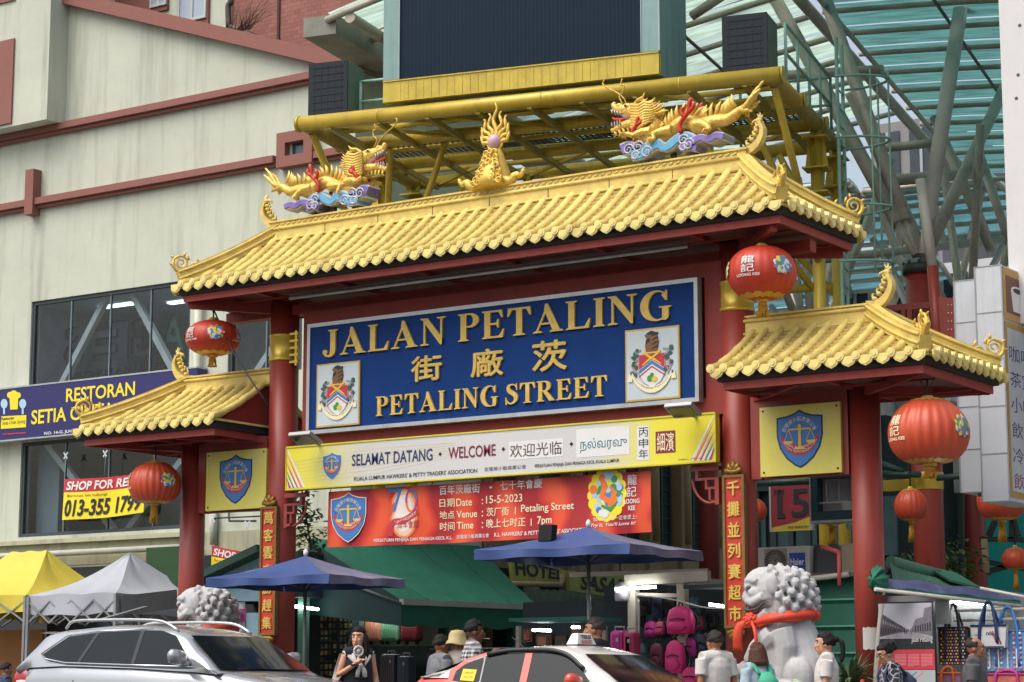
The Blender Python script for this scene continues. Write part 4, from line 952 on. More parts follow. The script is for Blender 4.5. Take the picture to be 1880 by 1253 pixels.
# screen
led = M('led_screen_dark', '#0a2030', .6, var=.06, sc=3, spec=.15)
def ledlines(m):
    t = m.node_tree; N = t.nodes; L = t.links; tc = N.new('ShaderNodeTexCoord'); wv = N.new('ShaderNodeTexWave'); wv.inputs['Scale'].default_value = 7; wv.bands_direction = 'DIAGONAL'
    mp = N.new('ShaderNodeMapping'); mp.inputs['Scale'].default_value = (1.4, .0, .0); L.new(tc.outputs['Object'], mp.inputs[0]); L.new(mp.outputs[0], wv.inputs[0])
    b = N.new('ShaderNodeBump'); b.inputs['Strength'].default_value = .25; b.inputs['Distance'].default_value = .01; L.new(wv.outputs[0], b.inputs['Height']); L.new(b.outputs[0], N['Principled BSDF'].inputs['Normal'])
ledlines(led)
sc_ = thing('video_screen', 'large dark outdoor video screen in a green casing on top of the yellow gantry', 'screen', G(3.6, .6, 10.08))
u0, u1, zb, zt = 1.36, 5.9, 10.08, 13.4
def gbox(b, ua, ub, va, vb, za, zb_, m=None): return b.obox(G((ua+ub)/2, (va+vb)/2, (za+zb_)/2), GU*(ub-ua)/2, GV*(vb-va)/2, UZ*(zb_-za)/2, m)
b = MB(teal); gbox(b, u0, u1, .04, 1.4, zb+.02, zt); gbox(b, u0, u0+.28, -.1, .04, zb+.36, zt); gbox(b, u1-.28, u1, -.1, .04, zb+.36, zt); gbox(b, u0+.28, u1-.28, -.1, .04, zt-.25, zt); b.build('casing', sc_)
b = MB(led); gbox(b, u0+.281, u1-.281, -.085, .039, zb+.36, zt-.251); b.build('display', sc_)
b = MB(M('trim_silver', '#9aa7a5', .4, metal=.3)); 
for u in (u0+.27, u1-.28): gbox(b, u, u+.012, -.112, -.1, zb+.36, zt)
gbox(b, u1-.004, u1+.02, -.11, -.06, zb+.36, zt); b.build('edge_trim', sc_)
ys = M('yellow_sheet', (.50, .38, .05), .45, metal=.1, var=.18, sc=5, dirt=(.3, .22, .05), dsc=3, damt=.6, streak=True)
b = MB(ys); gbox(b, u0, u1, -.1, .03, zb, zb+.345)
n = 30
for i in range(n+1): u = u0+.3+(u1-u0-.6)*i/n; gbox(b, u-.004, u+.004, -.106, -.1, zb+.02, zb+.33)
gbox(b, u0, u1, -.115, -.1, zb+.33, zb+.35); gbox(b, u0, u1, -.11, -.1, zb, zb+.014); b.build('lower_panel', sc_)
# the packing blocks under it
b = MB(yeld)
for u in (1.7, 3.6, 5.5): gbox(b, u-.15, u+.15, .2, 1.2, ZP+.1, zb+.02)
b.build('support_block', sc_)
spk = M('speaker_black', '#0d1a24', .7, var=.2, sc=10); spg = M('speaker_weathered_side', '#5c6f62', .7, var=.2, sc=3, dirt='#6b4a34', dsc=3, damt=.7)
for ua, ub, lab in ((-.2, .5, 'tall black loudspeaker cabinet at the left end of the yellow gantry'), (6.75, 7.45, 'tall black loudspeaker cabinet at the right end of the yellow gantry')):
    t = thing('loudspeaker', lab, 'loudspeaker', G((ua+ub)/2, .7, ZP+.16), 'loudspeakers on the gantry')
    b = MB(spg); gbox(b, ua, ub, .43, 1.05, ZP+.16, ZP+1.12); b.build('cabinet', t, bevel=.01)
    b = MB(spk); gbox(b, ua, ub, .4, .429, ZP+.16, ZP+1.12)
    for i in range(8): z = ZP+.22+.115*i; gbox(b, ua+.07, ub-.07, .394, .4, z, z+.02)
    for i in range(5): u = ua+.1+.12*i; gbox(b, u, u+.015, .396, .4, ZP+.2, ZP+1.08)
    b.build('grille', t)
    b = MB(yeld); gbox(b, ua+.1, ub-.1, .5, 1, ZP+.1, ZP+.16); b.build('foot', t)
def rail(name, lab, pts, z0, h, group=None, nb=2):
    b = MB(greenrail)
    for k in range(len(pts)-1):
        a, c = pts[k], pts[k+1]
        for j in range(nb+1): b.tube([G(a[0], a[1], z0+h*(1-.45*j)), G(c[0], c[1], z0+h*(1-.45*j))], .026, 8)
        n = max(1, int(math.dist(a, c)/.7))
        for i in range(n+1): q = i/n; b.tube([G(a[0]+(c[0]-a[0])*q, a[1]+(c[1]-a[1])*q, z0), G(a[0]+(c[0]-a[0])*q, a[1]+(c[1]-a[1])*q, z0+h)], .026, 8)
    return b.build(name, label=lab, cat='railing', group=group)
rail('guard_rail', 'green pipe guard rail at the right end of the gantry deck', [(7.55, 1.15), (7.55, 4.3), (6.0, 4.3)], ZP+.1, 1.05, 'guard rails on the gantry deck', 1)
rail('guard_rail', 'green pipe guard rail between the left loudspeaker and the video screen', [(.55, .8), (1.33, .8)], ZP+.1, .75, 'guard rails on the gantry deck', 1)
# caged ladder
lt = thing('caged_ladder', 'tall green steel ladder with a hooped safety cage at the right of the gantry', 'ladder', G(7.9, 3.2, 0))
b = MB(greenrail); LU, LVv = 7.9, 3.0
for d in (0, .42): b.tube([G(LU+.05, LVv-.05+d, 3.4), G(LU+.05, LVv-.05+d, 11.3)], .032, 8)
build_each(b, 'stile', lt)
b = MB(greenrail)
for i in range(26): z = 3.5+.29*i; b.tube([G(LU+.05, LVv-.05, z), G(LU+.05, LVv+.37, z)], .016, 6)
build_each(b, 'rung', lt)
b = MB(greenrail)
def hoop(a): return G(LU+.05+.78*math.sin(a), LVv+.16-.42*math.cos(a), 0)
for z in (7.6, 8.5, 9.6, 10.6): b.tube([hoop(PI*i/14)+UZ*z for i in range(15)], .02, 6, flat=1.6)
build_each(b, 'cage_hoop', lt)
b = MB(greenrail)
for a in (.25, .5, .75): b.tube([hoop(PI*a)+UZ*7.4, hoop(PI*a)+UZ*10.7], .018, 6)
build_each(b, 'cage_bar', lt)
# ================= the street's covered canopy
pipe = M('canopy_pipe_grey', '#a8a396', .45, metal=.1, var=.12, sc=2, dirt='#5d574a', dsc=1.6, damt=.6)
pipel = M('canopy_pipe_pale', '#b8b4ac', .45, var=.1, sc=2, dirt='#77736a', damt=.5)
def sheet_mat(name, c, tr):
    m = bpy.data.materials.new(name); m.use_nodes = True; t = m.node_tree; N = t.nodes; L = t.links; b = N['Principled BSDF']; o = N['Material Output']
    tc = N.new('ShaderNodeTexCoord'); mp = N.new('ShaderNodeMapping'); mp.inputs['Scale'].default_value = (.5, 3, 1); L.new(tc.outputs['Object'], mp.inputs[0])
    n = N.new('ShaderNodeTexNoise'); n.inputs['Scale'].default_value = 2.5; n.inputs['Detail'].default_value = 8; L.new(mp.outputs[0], n.inputs['Vector'])
    r = N.new('ShaderNodeValToRGB'); r.color_ramp.elements[0].color = tuple(x*.62 for x in col(c))+(1,); r.color_ramp.elements[1].color = col(c)+(1,); r.color_ramp.elements[0].position = .38; r.color_ramp.elements[1].position = .6
    L.new(n.outputs['Fac'], r.inputs[0]); L.new(r.outputs[0], b.inputs['Base Color']); b.inputs['Roughness'].default_value = .35
    tl = N.new('ShaderNodeBsdfTranslucent'); L.new(r.outputs[0], tl.inputs[0]); mx = N.new('ShaderNodeMixShader'); mx.inputs[0].default_value = tr
    L.new(b.outputs[0], mx.inputs[1]); L.new(tl.outputs[0], mx.inputs[2]); L.new(mx.outputs[0], o.inputs[0]); return m
poly_l = sheet_mat('canopy_sheet_pale', '#b4cdbf', .75); poly_r = sheet_mat('canopy_sheet_teal', '#5c918e', .62); poly_b = sheet_mat('canopy_sheet_blue', '#5a868e', .7)
YA, YB = 3.0, 24.0
def crown(y): t = (y-10)/14; return V((.25-2.85*t, y, 13.15+.05*t))
def vault(y, s, side):                      # s 0 crown .. 1 eave
    c = crown(y); x = side*7.2*s; return V((c.x+x, y, c.z-.95*s*(.75+.25*s)-.0*y))
cn = thing('street_canopy', 'long arched street canopy of blue green plastic sheets on grey steel pipes', 'canopy', (0, 13, 0))
for side, m, y1 in ((-1, poly_l, 17.2), (1, poly_r, YB)):
    b = MB(m); k = int((y1-YA)/1.35); dy = (y1-YA)/k
    for i in range(k):
        ya, yb_ = YA+dy*i+.04, YA+dy*(i+1)-.04
        b.grid(lambda u, v: vault(ya+(yb_-ya)*v, .02+.98*u, side)+UZ*.14, 8, 1)
    o = b.build('roof_sheets', cn)
    b = MB(pipe)
    for i in range(k+1): b.tube([vault(YA+dy*i, .02+.98*j/10, side) for j in range(11)], .06 if side < 0 else .055, 8)
    build_each(b, 'rib', cn)
    b = MB(M('purlin_dark', '#59574d', .5, var=.2))
    for s in (.33, .66): b.tube([vault(YA+(y1-YA)*j/10, s, side)-UZ*.07 for j in range(11)], .035, 6)
    build_each(b, 'purlin', cn)
MB(pipe).tube([crown(YA+(YB-YA)*j/10)-UZ*.1 for j in range(11)], .11, 12).build('crown_pipe', cn)
MB(pipe).tube([crown(YA+(YB-YA)*j/10)-UZ*.1+V((.35, 0, -.02)) for j in range(11)], .05, 8).build('crown_rail', cn)
b = MB(pipe); b.tube([vault(YA+(17.2-YA)*j/8, .93, -1)-UZ*.12 for j in range(9)], .1, 10); b.tube([vault(YA+(YB-YA)*j/8, .93, 1)-UZ*.12 for j in range(9)], .1, 10); b.build('eave_pipe', cn)
gut = M('gutter_concrete_grey', '#7e8076', .7, var=.15, sc=2, dirt='#5a4d40', dsc=1.5, damt=.7)
b = MB(gut)
for i in range(6):
    a, c = vault(YA+2.35*i, 1.02, -1), vault(YA+2.35*(i+1)-.03, 1.02, -1); b.beam(a-UZ*.05, c-UZ*.05, .62, .34)
build_each(b, 'gutter', cn)
dp = MB(M('down_pipe_cream', '#b3ada0', .5, var=.1)); q = W(612, 62, 5.4); dp.tube(smoothpath([q, W(608, 88, 5.4), W(612, 104, 5.35), W(632, 118, 5.3), W(640, 160, 5.3)], 4), .085, 12); dp.build('down_pipe', cn)
# tree-like columns under it
def tree_column(name, lab, base, head, tips, r, band=None):
    base, head = V(base), V(head); t = thing(name, lab, 'column', base, 'red tree columns of the canopy')
    b = MB(red); b.tube([base, head], r, 24); o = b.build('shaft', t)
    b = MB(M('flange_iron', '#3c4140', .5, metal=.4)); b.lathe([(r*1.18, -.16), (r*1.18, 0), (r*1.02, .0)], head, 24); 
    for i in range(10): a = 2*PI*i/10; b.ell(head+V((r*1.12*math.cos(a), r*1.12*math.sin(a), .02)), .03, .03, .03, 6, 4)
    b.build('flange', t)
    if band: b = MB(MATS['gold_band_metal']); b.lathe([(r+.008, band-.14), (r+.012, band-.13), (r+.012, band+.13), (r+.008, band+.14)], (base.x, base.y, 0), 24); b.build('gold_band', t)
    for tip, rr, m in tips:
        tip = V(tip); d = (tip-head).normalized(); b = MB(m); b.tube([head+d*.2, head+d*.95], rr*.55, 10); b.tube([head+d*.9, tip], rr, 14); b.build('strut', t)
    return t
ch = W(1690, 487, 8); cb_ = V((ch.x, 8, 0))
tree_column('canopy_column', 'red round canopy column with grey branching struts right of the gate roof', cb_, ch, [(W(1418, -12, 9.2), .12, pipe), (W(1512, -12, 9.6), .12, pipe), (W(1768, -12, 11), .13, pipel), (W(1850, 150, 15), .11, pipe), (W(1838, 172, 17), .1, pipe)], .25, band=W(1697, 885, 8).z)
b = MB(M('canopy_arm_yellow', '#a8912a', .5)); a = W(1622, 893, 8); b.obox(((a.x+ch.x)/2-.1, 8, a.z), UX*((ch.x-a.x)/2-.12), UY*.06, UZ*.09)
b.build('arm_bracket', label='yellow steel arm fixed to the red canopy column beside its gold band', cat='bracket')
# inclined red brace with a bolted plate
bp = thing('inclined_brace', 'inclined pipe painted red below with a bolted red plate beside the canopy column', 'brace', (W(1735, 700, 7.2)))
p0, p1, p2 = W(1702, 430, 7.2), W(1712, 490, 7.2), W(1728, 700, 7.2)
MB(pipel).tube([W(1690, 330, 7.2), p1], .085, 12).build('upper_pipe', bp); MB(red).tube([p1, p2], .09, 12).build('lower_pipe', bp)
b = MB(red); q = [W(1718, 545, 7.15), W(1752, 548, 7.15), W(1755, 655, 7.15), W(1722, 668, 7.15)]; k = [p+V((0, .06, 0)) for p in q]; b.add(q+k, [(3, 2, 1, 0), (4, 5, 6, 7), (0, 1, 5, 4), (1, 2, 6, 5), (2, 3, 7, 6), (3, 0, 4, 7)])
b.build('bolt_plate', bp)
b = MB(ink['cream'])
for i in range(2):
    for j in range(6): b.ell(W(1741+6*i, 560+15*j, 7.14), .012, .012, .012, 6, 4)
b.build('bolts', bp)
b = MB(red)
for (x0_, y0_, x1_, y1_) in ((1620, 568, 1760, 556), (1620, 600, 1700, 592)): b.beam(W(x0_, y0_, 7.6), W(x1_, y1_, 7.6), .08, .1)
for x_ in (1625, 1660, 1672): b.beam(W(x_, 560, 7.6), W(x_, 612, 7.6), .07, .07)
b.build('red_steel_frame', label='low red steel frame bolted around the canopy column above the lower roof', cat='frame')
# farther columns
for px, pt, pb, Y, r, lab in ((868, 985, 1070, 11, .21, 'red canopy column behind the green awning and the blue parasol'), (1300, 860, 1010, 16, .22, 'dark red canopy column in front of the old shophouse'), (1500, 870, 1010, 13, .2, 'red canopy column behind the light box sign'), (1786, 880, 1060, 12.5, .2, 'slim red canopy column in front of the turquoise wall')):
    c = W(px, pt, Y); top = 9.5 if px in (1300,) else W(px, pt, Y).z+2.2
    t = thing('canopy_column', lab, 'column', (c.x, Y, 0), 'red tree columns of the canopy'); MB(red if px != 1300 else redd).tube([(c.x, Y, 0), (c.x, Y, top)], r, 20).build('shaft', t)
    MB(MATS['flange_iron']).lathe([(r*1.15, -.1), (r*1.15, .05)], (c.x, Y, top), 20).build('flange', t)
    b = MB(pipe); 
    for a in range(4): b.tube([V((c.x, Y, top)), V((c.x+1.6*math.cos(a*PI/2+.6), Y+1.6*math.sin(a*PI/2+.6), min(12.6, top+4)))], .08, 8)
    b.build('strut', t)
# second, farther canopy
def slab(name, lab, pts, z, m, group):
    P = [WZ_(x, y, z) for x, y in pts]; t = thing(name, lab, 'canopy', sum(P, V((0, 0, 0)))/len(P), group)
    def q(u, v): return (P[0]*(1-u)+P[1]*u)*(1-v)+(P[3]*(1-u)+P[2]*u)*v
    b = MB(m); b.grid(lambda u, v: q(u, v)+UZ*(.1+.25*math.sin(PI*v)), 6, 6); b.build('roof_sheets', t)
    b = MB(pipe)
    for i in range(7): b.tube([q(j/6, i/6)+UZ*(.25*math.sin(PI*i/6)) for j in range(7)], .07, 6); 
    for i in range(5): b.tube([q(i/4, j/6)+UZ*(-.06+.25*math.sin(PI*j/6)) for j in range(7)], .08, 6)
    build_each(b, 'rib', t)
    b = MB(pipe); c = q(.5, .5); 
    for e in ((.1, .1), (.9, .1), (.9, .9), (.1, .9)): b.tube([V((c.x, c.y, z-4)), q(*e)], .1, 8)
    b.tube([V((c.x, c.y, z-4)), V((c.x, c.y, 0))], .2, 12); b.build('support', t)
def WZ_(px, py, z): d = ray(px, py); return CAMP+d*((z-CAMP.z)/d.z)
slab('far_canopy', 'farther blue green canopy over the street seen beyond the grey struts', [(1585, 352), (1822, 326), (1900, 425), (1570, 452)], 13.2, poly_b, 'farther canopies over the street')
slab('far_canopy', 'lowest dim canopy far along the street behind the ladder', [(1380, 478), (1700, 462), (1760, 540), (1380, 575)], 13.0, poly_b, 'farther canopies over the street')
slab('far_canopy', 'middle dim canopy along the street behind the gantry posts', [(1400, 352), (1560, 335), (1600, 420), (1400, 440)], 13.1, poly_b, 'farther canopies over the street')
# loose pipes of the canopy trusses
b = MB(pipe)
for a, Ya, c, Yc, r in (((1270, 30), 8, (1330, -10), 8, .09), ((1600, 275), 15, (1720, 262), 15, .09), ((1635, 332), 15, (1800, 318), 17, .12), ((1715, 215), 17, (1820, 460), 17, .1), ((1790, 260), 20, (1862, 470), 20, .1), ((1480, 480), 14, (1840, 440), 18, .09), ((1560, 170), 13, (1700, 470), 15, .11), ((1280, 15), 9, (1400, -20), 9, .1), ((1390, 142), 11, (1620, 128), 11, .09)):
    b.tube([W(*a, Ya), W(*c, Yc)], r, 10)
for o_ in range(1): pass
build_each(b, 'truss_member', cn)
# ================= cream building on the left, parallel to the gate
cream = M('cream_plaster', '#b8bdae', .8, var=.09, sc=.6, bump=.2, bsc=7, dirt='#868a7c', dsc=1.1, damt=.75, streak=True)
cream2 = M('cream_plaster_weathered', '#a6a58c', .85, var=.12, sc=1.2, bump=.2, bsc=10, dirt='#6a675a', dsc=1.8, damt=.75, streak=True)
pink = M('salmon_trim', '#86574e', .75, var=.1, sc=2, dirt='#7d5148', dsc=2, damt=.5)
brick = M('brown_pink_brick', '#8a5f55', .85, var=.14, sc=3, dirt='#6b4740', dsc=2, damt=.5)
dkglass = glass_mat('tinted_glass', (.66, .75, .8), .05)
wdark = M('room_dark', '#a3aeb4', .9, var=.15); wlite = M('room_pale', '#79838a', .8, var=.1)
framem = M('window_frame_dark', '#3a4248', .5, var=.1); white = M('white_painted_steel', '#b7b9b6', .6, var=.1, dirt='#85857c', damt=.4)
cb = thing('cream_building', 'cream plastered building with salmon ledges and dark shop windows left of the gate', 'building', (-12, 5, 0))
def holes_wall(b, x0, x1, z0, z1, y, hs, th=.25, m=None):
    xs = sorted({x0, x1, *[h[0] for h in hs], *[h[1] for h in hs]}); zs = sorted({z0, z1, *[h[2] for h in hs], *[h[3] for h in hs]})
    for i in range(len(xs)-1):
        for j in range(len(zs)-1):
            cx, cz = (xs[i]+xs[i+1])/2, (zs[j]+zs[j+1])/2
            if any(h[0] < cx < h[1] and h[2] < cz < h[3] for h in hs): continue
            b.add([(xs[i], y, zs[j]), (xs[i+1], y, zs[j]), (xs[i+1], y, zs[j+1]), (xs[i], y, zs[j+1])], [(0, 1, 2, 3)], m)
    for h in hs:                                    # reveals
        a, c, d, e = h; b.add([(a, y, d), (c, y, d), (c, y, e), (a, y, e), (a, y+th, d), (c, y+th, d), (c, y+th, e), (a, y+th, e)], [(0, 4, 5, 1), (1, 5, 6, 2), (2, 6, 7, 3), (3, 7, 4, 0)], m)
BY = 5.0
W1 = (-14.52, -10.3, 6.55, 8.53); W2 = (-9.35, -7.6, 6.6, 8.5); W3 = (-14.66, -10.0, 3.88, 5.74); W0 = (-21, -15.44, 6.55, 8.5); W5 = (-9.2, -7.7, 4.2, 5.2)
b = MB(cream); holes_wall(b, -26, -6.45, 0, 11.95, BY, [W0, W1, W2, W3])
b.add([(-16.2, BY, 11.95), (-6.45, BY, 11.95), (-6.45, BY, 12.02), (-14.0, BY, 14.74), (-16.2, BY, 15.5)], [(0, 1, 2, 3, 4)])
b.add([(-6.45, BY, 0), (-6.45, 9, 0), (-6.45, 9, 12.0), (-6.45, BY, 12.02)], [(0, 1, 2, 3)])
b.build('wall', cb)
b = MB(cream2); b.box(-16, -6.6, BY-.03, BY-.002, 3.3, 3.78); b.build('stained_band', cb)
xb = W(90, 100, 4.5).x
b = MB(cream); b.box(-26, xb, 4.5, 4.998, 12.03, 22); b.build('upper_block', cb)
for q in ((-30, 25, 70, 240), (-30, 28, -60, 18)):
    a, c = W(q[0], q[3], 4.45), W(q[1], q[2], 4.45); b = MB(pink).box(a.x, c.x, 4.46, 4.499, a.z+.05, c.z); b.build('salmon_panel', cb)
def ledge(xa, xb_, z, zb2=None):
    b = MB(pink); b.beam((xa, BY-.09, z), (xb_, BY-.09, zb2 or z), .17, .13); b.beam((xa, BY-.05, z-.1), (xb_, BY-.05, (zb2 or z)-.1), .1, .06); b.build('ledge', cb)
ledge(-26, -6.45, 11.97); ledge(-26, -8.22, 10.52); ledge(-7.45, -6.45, 10.46)
a = W(52, 397, BY-.1); c = W(70, 312, BY-.1); MB(pink).box(a.x, c.x, BY-.22, BY-.01, a.z, c.z).build('stub_pilaster', cb)
b = MB(pink); b.beam((-15.5, BY+.05, 15.3), (-6.2, BY+.05, 11.98), .5, .16); b.beam((-15.5, BY-.16, 15.18), (-6.2, BY-.16, 11.86), .09, .14); b.build('coping', cb)
# small salmon window
a, c = W(513, 313, BY-.1), W(578, 234, BY-.1); sw = MB(pink); t_ = .2
x0, x1, z0, z1 = a.x, c.x+.02, a.z+.02, c.z-.02
sw.box(x0, x1, BY-.2, BY-.003, z0, z0+t_); sw.box(x0, x1, BY-.2, BY-.003, z1-t_, z1); sw.box(x0, x0+t_, BY-.2, BY-.003, z0+t_, z1-t_); sw.box(x1-t_, x1, BY-.2, BY-.003, z0+t_, z1-t_)
o = sw.build('small_window', cb); MB(white).box(x0+t_, x0+t_+.06, BY-.06, BY-.004, z0+t_, z1-t_).box(x0+t_+.06, x1-t_, BY-.06, BY-.004, z0+t_, z0+t_+.04).build('frame', o)
MB(M('grey_blue_pane', '#3d5563', .15, var=.08, spec=.6)).box(x0+t_+.06, x1-t_, BY-.04, BY-.004, z0+t_+.04, z1-t_).build('pane', o)
# big shop windows
def bigwin(h, nm, braces, panels):
    x0, x1, z0, z1 = h; b = MB(framem); f = .07
    b.box(x0, x1, BY+.04, BY+.14, z0, z0+f); b.box(x0, x1, BY+.04, BY+.14, z1-f, z1); b.box(x0, x0+f, BY+.04, BY+.14, z0+f, z1-f); b.box(x1-f, x1, BY+.04, BY+.14, z0+f, z1-f)
    o = b.build('window', cb)
    b = MB(M('mullion_pale', '#6d7980', .4)); 
    for i in range(1, panels): xx = x0+(x1-x0)*i/panels; b.box(xx-.012, xx+.012, BY+.05, BY+.1, z0+f, z1-f)
    build_each(b, 'mullion', o)
    MB(dkglass).add([(x0+f, BY+.075, z0+f), (x1-f, BY+.075, z0+f), (x1-f, BY+.075, z1-f), (x0+f, BY+.075, z1-f)], [(0, 1, 2, 3)]).build('glass', o)
    b = MB(white)
    for (a, za, c, zc) in braces: b.beam((x0+(x1-x0)*a, BY+.32, z0+(z1-z0)*za), (x0+(x1-x0)*c, BY+.32, z0+(z1-z0)*zc), .12, .12, up=UY)
    build_each(b, 'diagonal_brace', o)
    return o
o1 = bigwin(W1, 'a', [(.09, 0, .42, 1), (.57, 1, .9, 0)], 4); bigwin(W2, 'b', [(.1, -.1, .95, .75)], 2); bigwin(W3, 'c', [(.08, 1, .5, 0), (.55, 0, .98, 1)], 4); bigwin(W0, 'd', [], 4)
b = MB(wdark); b.box(-21.5, -7, 5.26, 9, 8.56, 8.7); b.box(-21.5, -7, 5.26, 9, 5.8, 5.95); b.box(-21.5, -7, 8.9, 9, 5.95, 8.56); b.box(-21.5, -7, 8.0, 8.1, 3.2, 5.8); b.box(-21.5, -7, 5.26, 8, 3.2, 3.4); b.box(-15.2, -15.0, 5.27, 8.9, 5.95, 8.56); b.box(-7.1, -7, 5.27, 8.9, 3.4, 8.56); b.build('room_shell', cb)
b = MB(wlite); b.box(-14.4, -13.7, 6.6, 6.9, 5.95, 8.2); b.box(-12.5, -12.2, 7.6, 7.9, 5.95, 8.56); b.box(-14.6, -14.0, 5.4, 5.7, 3.4, 5.8); b.box(-13.8, -13.2, 6.8, 7, 3.4, 4.9); build_each(b, 'inner_column', cb)
b = MB(emat('ceiling_light_panel', '#d5dde0', 3.5)); b.box(-13.9, -13.0, 6.2, 6.35, 8.52, 8.555); b.box(-12.4, -11.5, 6.6, 6.75, 8.52, 8.555); b.box(-11.2, -10.6, 7, 7.15, 8.52, 8.555); build_each(b, 'ceiling_light', cb)
lm = (V((0, 5.45, 0)), -UX, UZ); lt_ = M('inside_letters_navy', '#101c2c', .5); gA = M('inside_letter_green', '#0f5240', .5)
b = MB(lt_)
for ch, pl, pr_ in (('S', 113, 150), ('E', 168, 232), ('G', 236, 286)): a = W(pl, 640, 5.4); c = W(pr_, 575, 5.4); b.text(ch, lm, -c.x, 7.28, c.x-a.x, .75, ext=.05, bold=.03)
b.build('window_letters', cb)
a = W(288, 640, 5.4); c = W(336, 575, 5.4); MB(gA).text('A', lm, -c.x, 7.28, c.x-a.x, .75, ext=.05, bold=.03).build('window_letters', cb)
MB(lt_).text('HOTEL KUALA LUMPUR', lm, -W(338, 650, 5.4).x, 6.98, W(338, 650, 5.4).x-W(131, 650, 5.4).x, .13, ext=.02, bold=.02).build('window_letters', cb)
b = MB(cream2); b.box(-26, -9.8, BY-.14, BY-.031, 3.72, 3.8); b.build('window_sill', cb)
b = MB(M('pale_drain', '#b5b7ac', .5, dirt='#77766a', damt=.5)); b.tube([(-26, BY-.2, 3.5), (-10, BY-.2, 3.52)], .06, 10); b.tube(smoothpath([V((-10, BY-.2, 3.52)), V((-9.85, BY-.2, 3.5)), V((-9.8, BY-.2, 3.35)), V((-9.8, BY-.2, 2.6))], 5), .075, 10); b.tube([W(392, 1000, 4.9), W(391, 930, 4.9)], .07, 10); b.build('drain_pipe', cb)
b = MB(cream); a = W(352, 670, 4.9); c = W(366, 560, 4.9); b.tube([(a.x+.15, 4.88, 3.8), (a.x+.15, 4.88, 8.55)], .07, 10); b.build('rain_pipe', cb)
# flat sheet painted dark for the shade inside the shops behind the stalls
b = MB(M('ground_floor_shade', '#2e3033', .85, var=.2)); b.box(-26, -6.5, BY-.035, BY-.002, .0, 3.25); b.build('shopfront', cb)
# upper set-back block: pink wall, windows, brick end
ub = thing('salmon_building', 'salmon painted upper block with white framed windows behind the cream gable', 'building', (-11, 7, 0))
b = MB(cream); b.box(-16, W(420, 30, 6.5).x, 6.5, 7, 9, 20); b.build('wall', ub)
def up(pl, pt, pr_, pb, m, y0, y1, nm): a, c = W(pl, pb, y0), W(pr_, pt, y0); MB(m).box(a.x, c.x, y0, y1, a.z, c.z).build(nm, ub)
up(210, -60, 309, 40, pink, 6.44, 6.5, 'salmon_panel'); up(324, -60, 384, 62, pink, 6.44, 6.5, 'salmon_panel')
gpane = M('sky_pane', '#9aa7b8', .12, var=.05, spec=.7)
for (l, r_, bt) in ((274, 306, 15), (325, 379, 44)):
    a, c = W(l, bt, 6.4), W(r_, -60, 6.4); b = MB(white); b.box(a.x, c.x, 6.4, 6.44, a.z, a.z+.06); b.box(a.x, a.x+.05, 6.4, 6.44, a.z+.06, c.z); b.box(c.x-.05, c.x, 6.4, 6.44, a.z+.06, c.z); b.box((a.x+c.x)/2-.03, (a.x+c.x)/2+.03, 6.4, 6.44, a.z+.06, c.z); b.box(a.x+.05, c.x-.05, 6.41, 6.44, a.z+.62, a.z+.67); o = b.build('window', ub)
    MB(gpane).box(a.x+.05, c.x-.05, 6.42, 6.439, a.z+.06, c.z).build('pane', o)
def bricktex(m):
    t = m.node_tree; N = t.nodes; L = t.links; bs = N['Principled BSDF']; tc = N.new('ShaderNodeTexCoord'); mp = N.new('ShaderNodeMapping'); mp.inputs['Rotation'].default_value = (R(90), 0, 0); L.new(tc.outputs['Object'], mp.inputs[0])
    br = N.new('ShaderNodeTexBrick'); br.inputs['Scale'].default_value = 3; br.inputs['Color1'].default_value = col('#95645a')+(1,); br.inputs['Color2'].default_value = col('#84564e')+(1,); br.inputs['Mortar'].default_value = col('#6c4640')+(1,); br.inputs['Mortar Size'].default_value = .012
    L.new(mp.outputs[0], br.inputs['Vector']); L.new(br.outputs[0], bs.inputs['Base Color'])
bricktex(brick)
b = MB(brick); xa = W(420, 30, 6.5).x; b.box(xa+.01, -6.5, 6.6, 9, 8.8, 20); b.build('brick_wall', ub)
b = MB(M('dark_seam', '#4a2f2b', .8)); x = W(511, 40, 6.58).x; b.box(x-.03, x+.03, 6.57, 6.6, 9, 20); b.build('brick_seam', ub)
b = MB(M('iron_pipe', '#4d4440', .6)); p = [W(418, -30, 6.2), W(424, 3, 6.2), W(419, 12, 6.2), W(420, 52, 6.2)]; b.tube(smoothpath(p, 4), .06, 10); b.tube([W(424, 50, 6.2), W(470, 68, 6.2)], .06, 8); b.build('waste_pipe', ub)
b = MB(white); b.beam(W(672, 145, 6.55), W(706, 172, 6.55), .06, .12); b.beam(W(660, 190, 6.55), W(702, 270, 6.55), .06, .3); b.build('flashing', ub)
b = MB(M('dry_twig', '#5a4a3e', .9)); rnd = random.Random(2); q = W(425, 57, 5.6)
for i in range(26): b.tube([q+V((rnd.uniform(-.1, .5), 0, -.05)), q+V((rnd.uniform(-.1, 1.1), rnd.uniform(-.2, .2), rnd.uniform(.15, .55)))], [.012, .004], 4)
b.build('dry_bush', label='dry spiky bush on the roof edge beside the iron waste pipe', cat='plant')
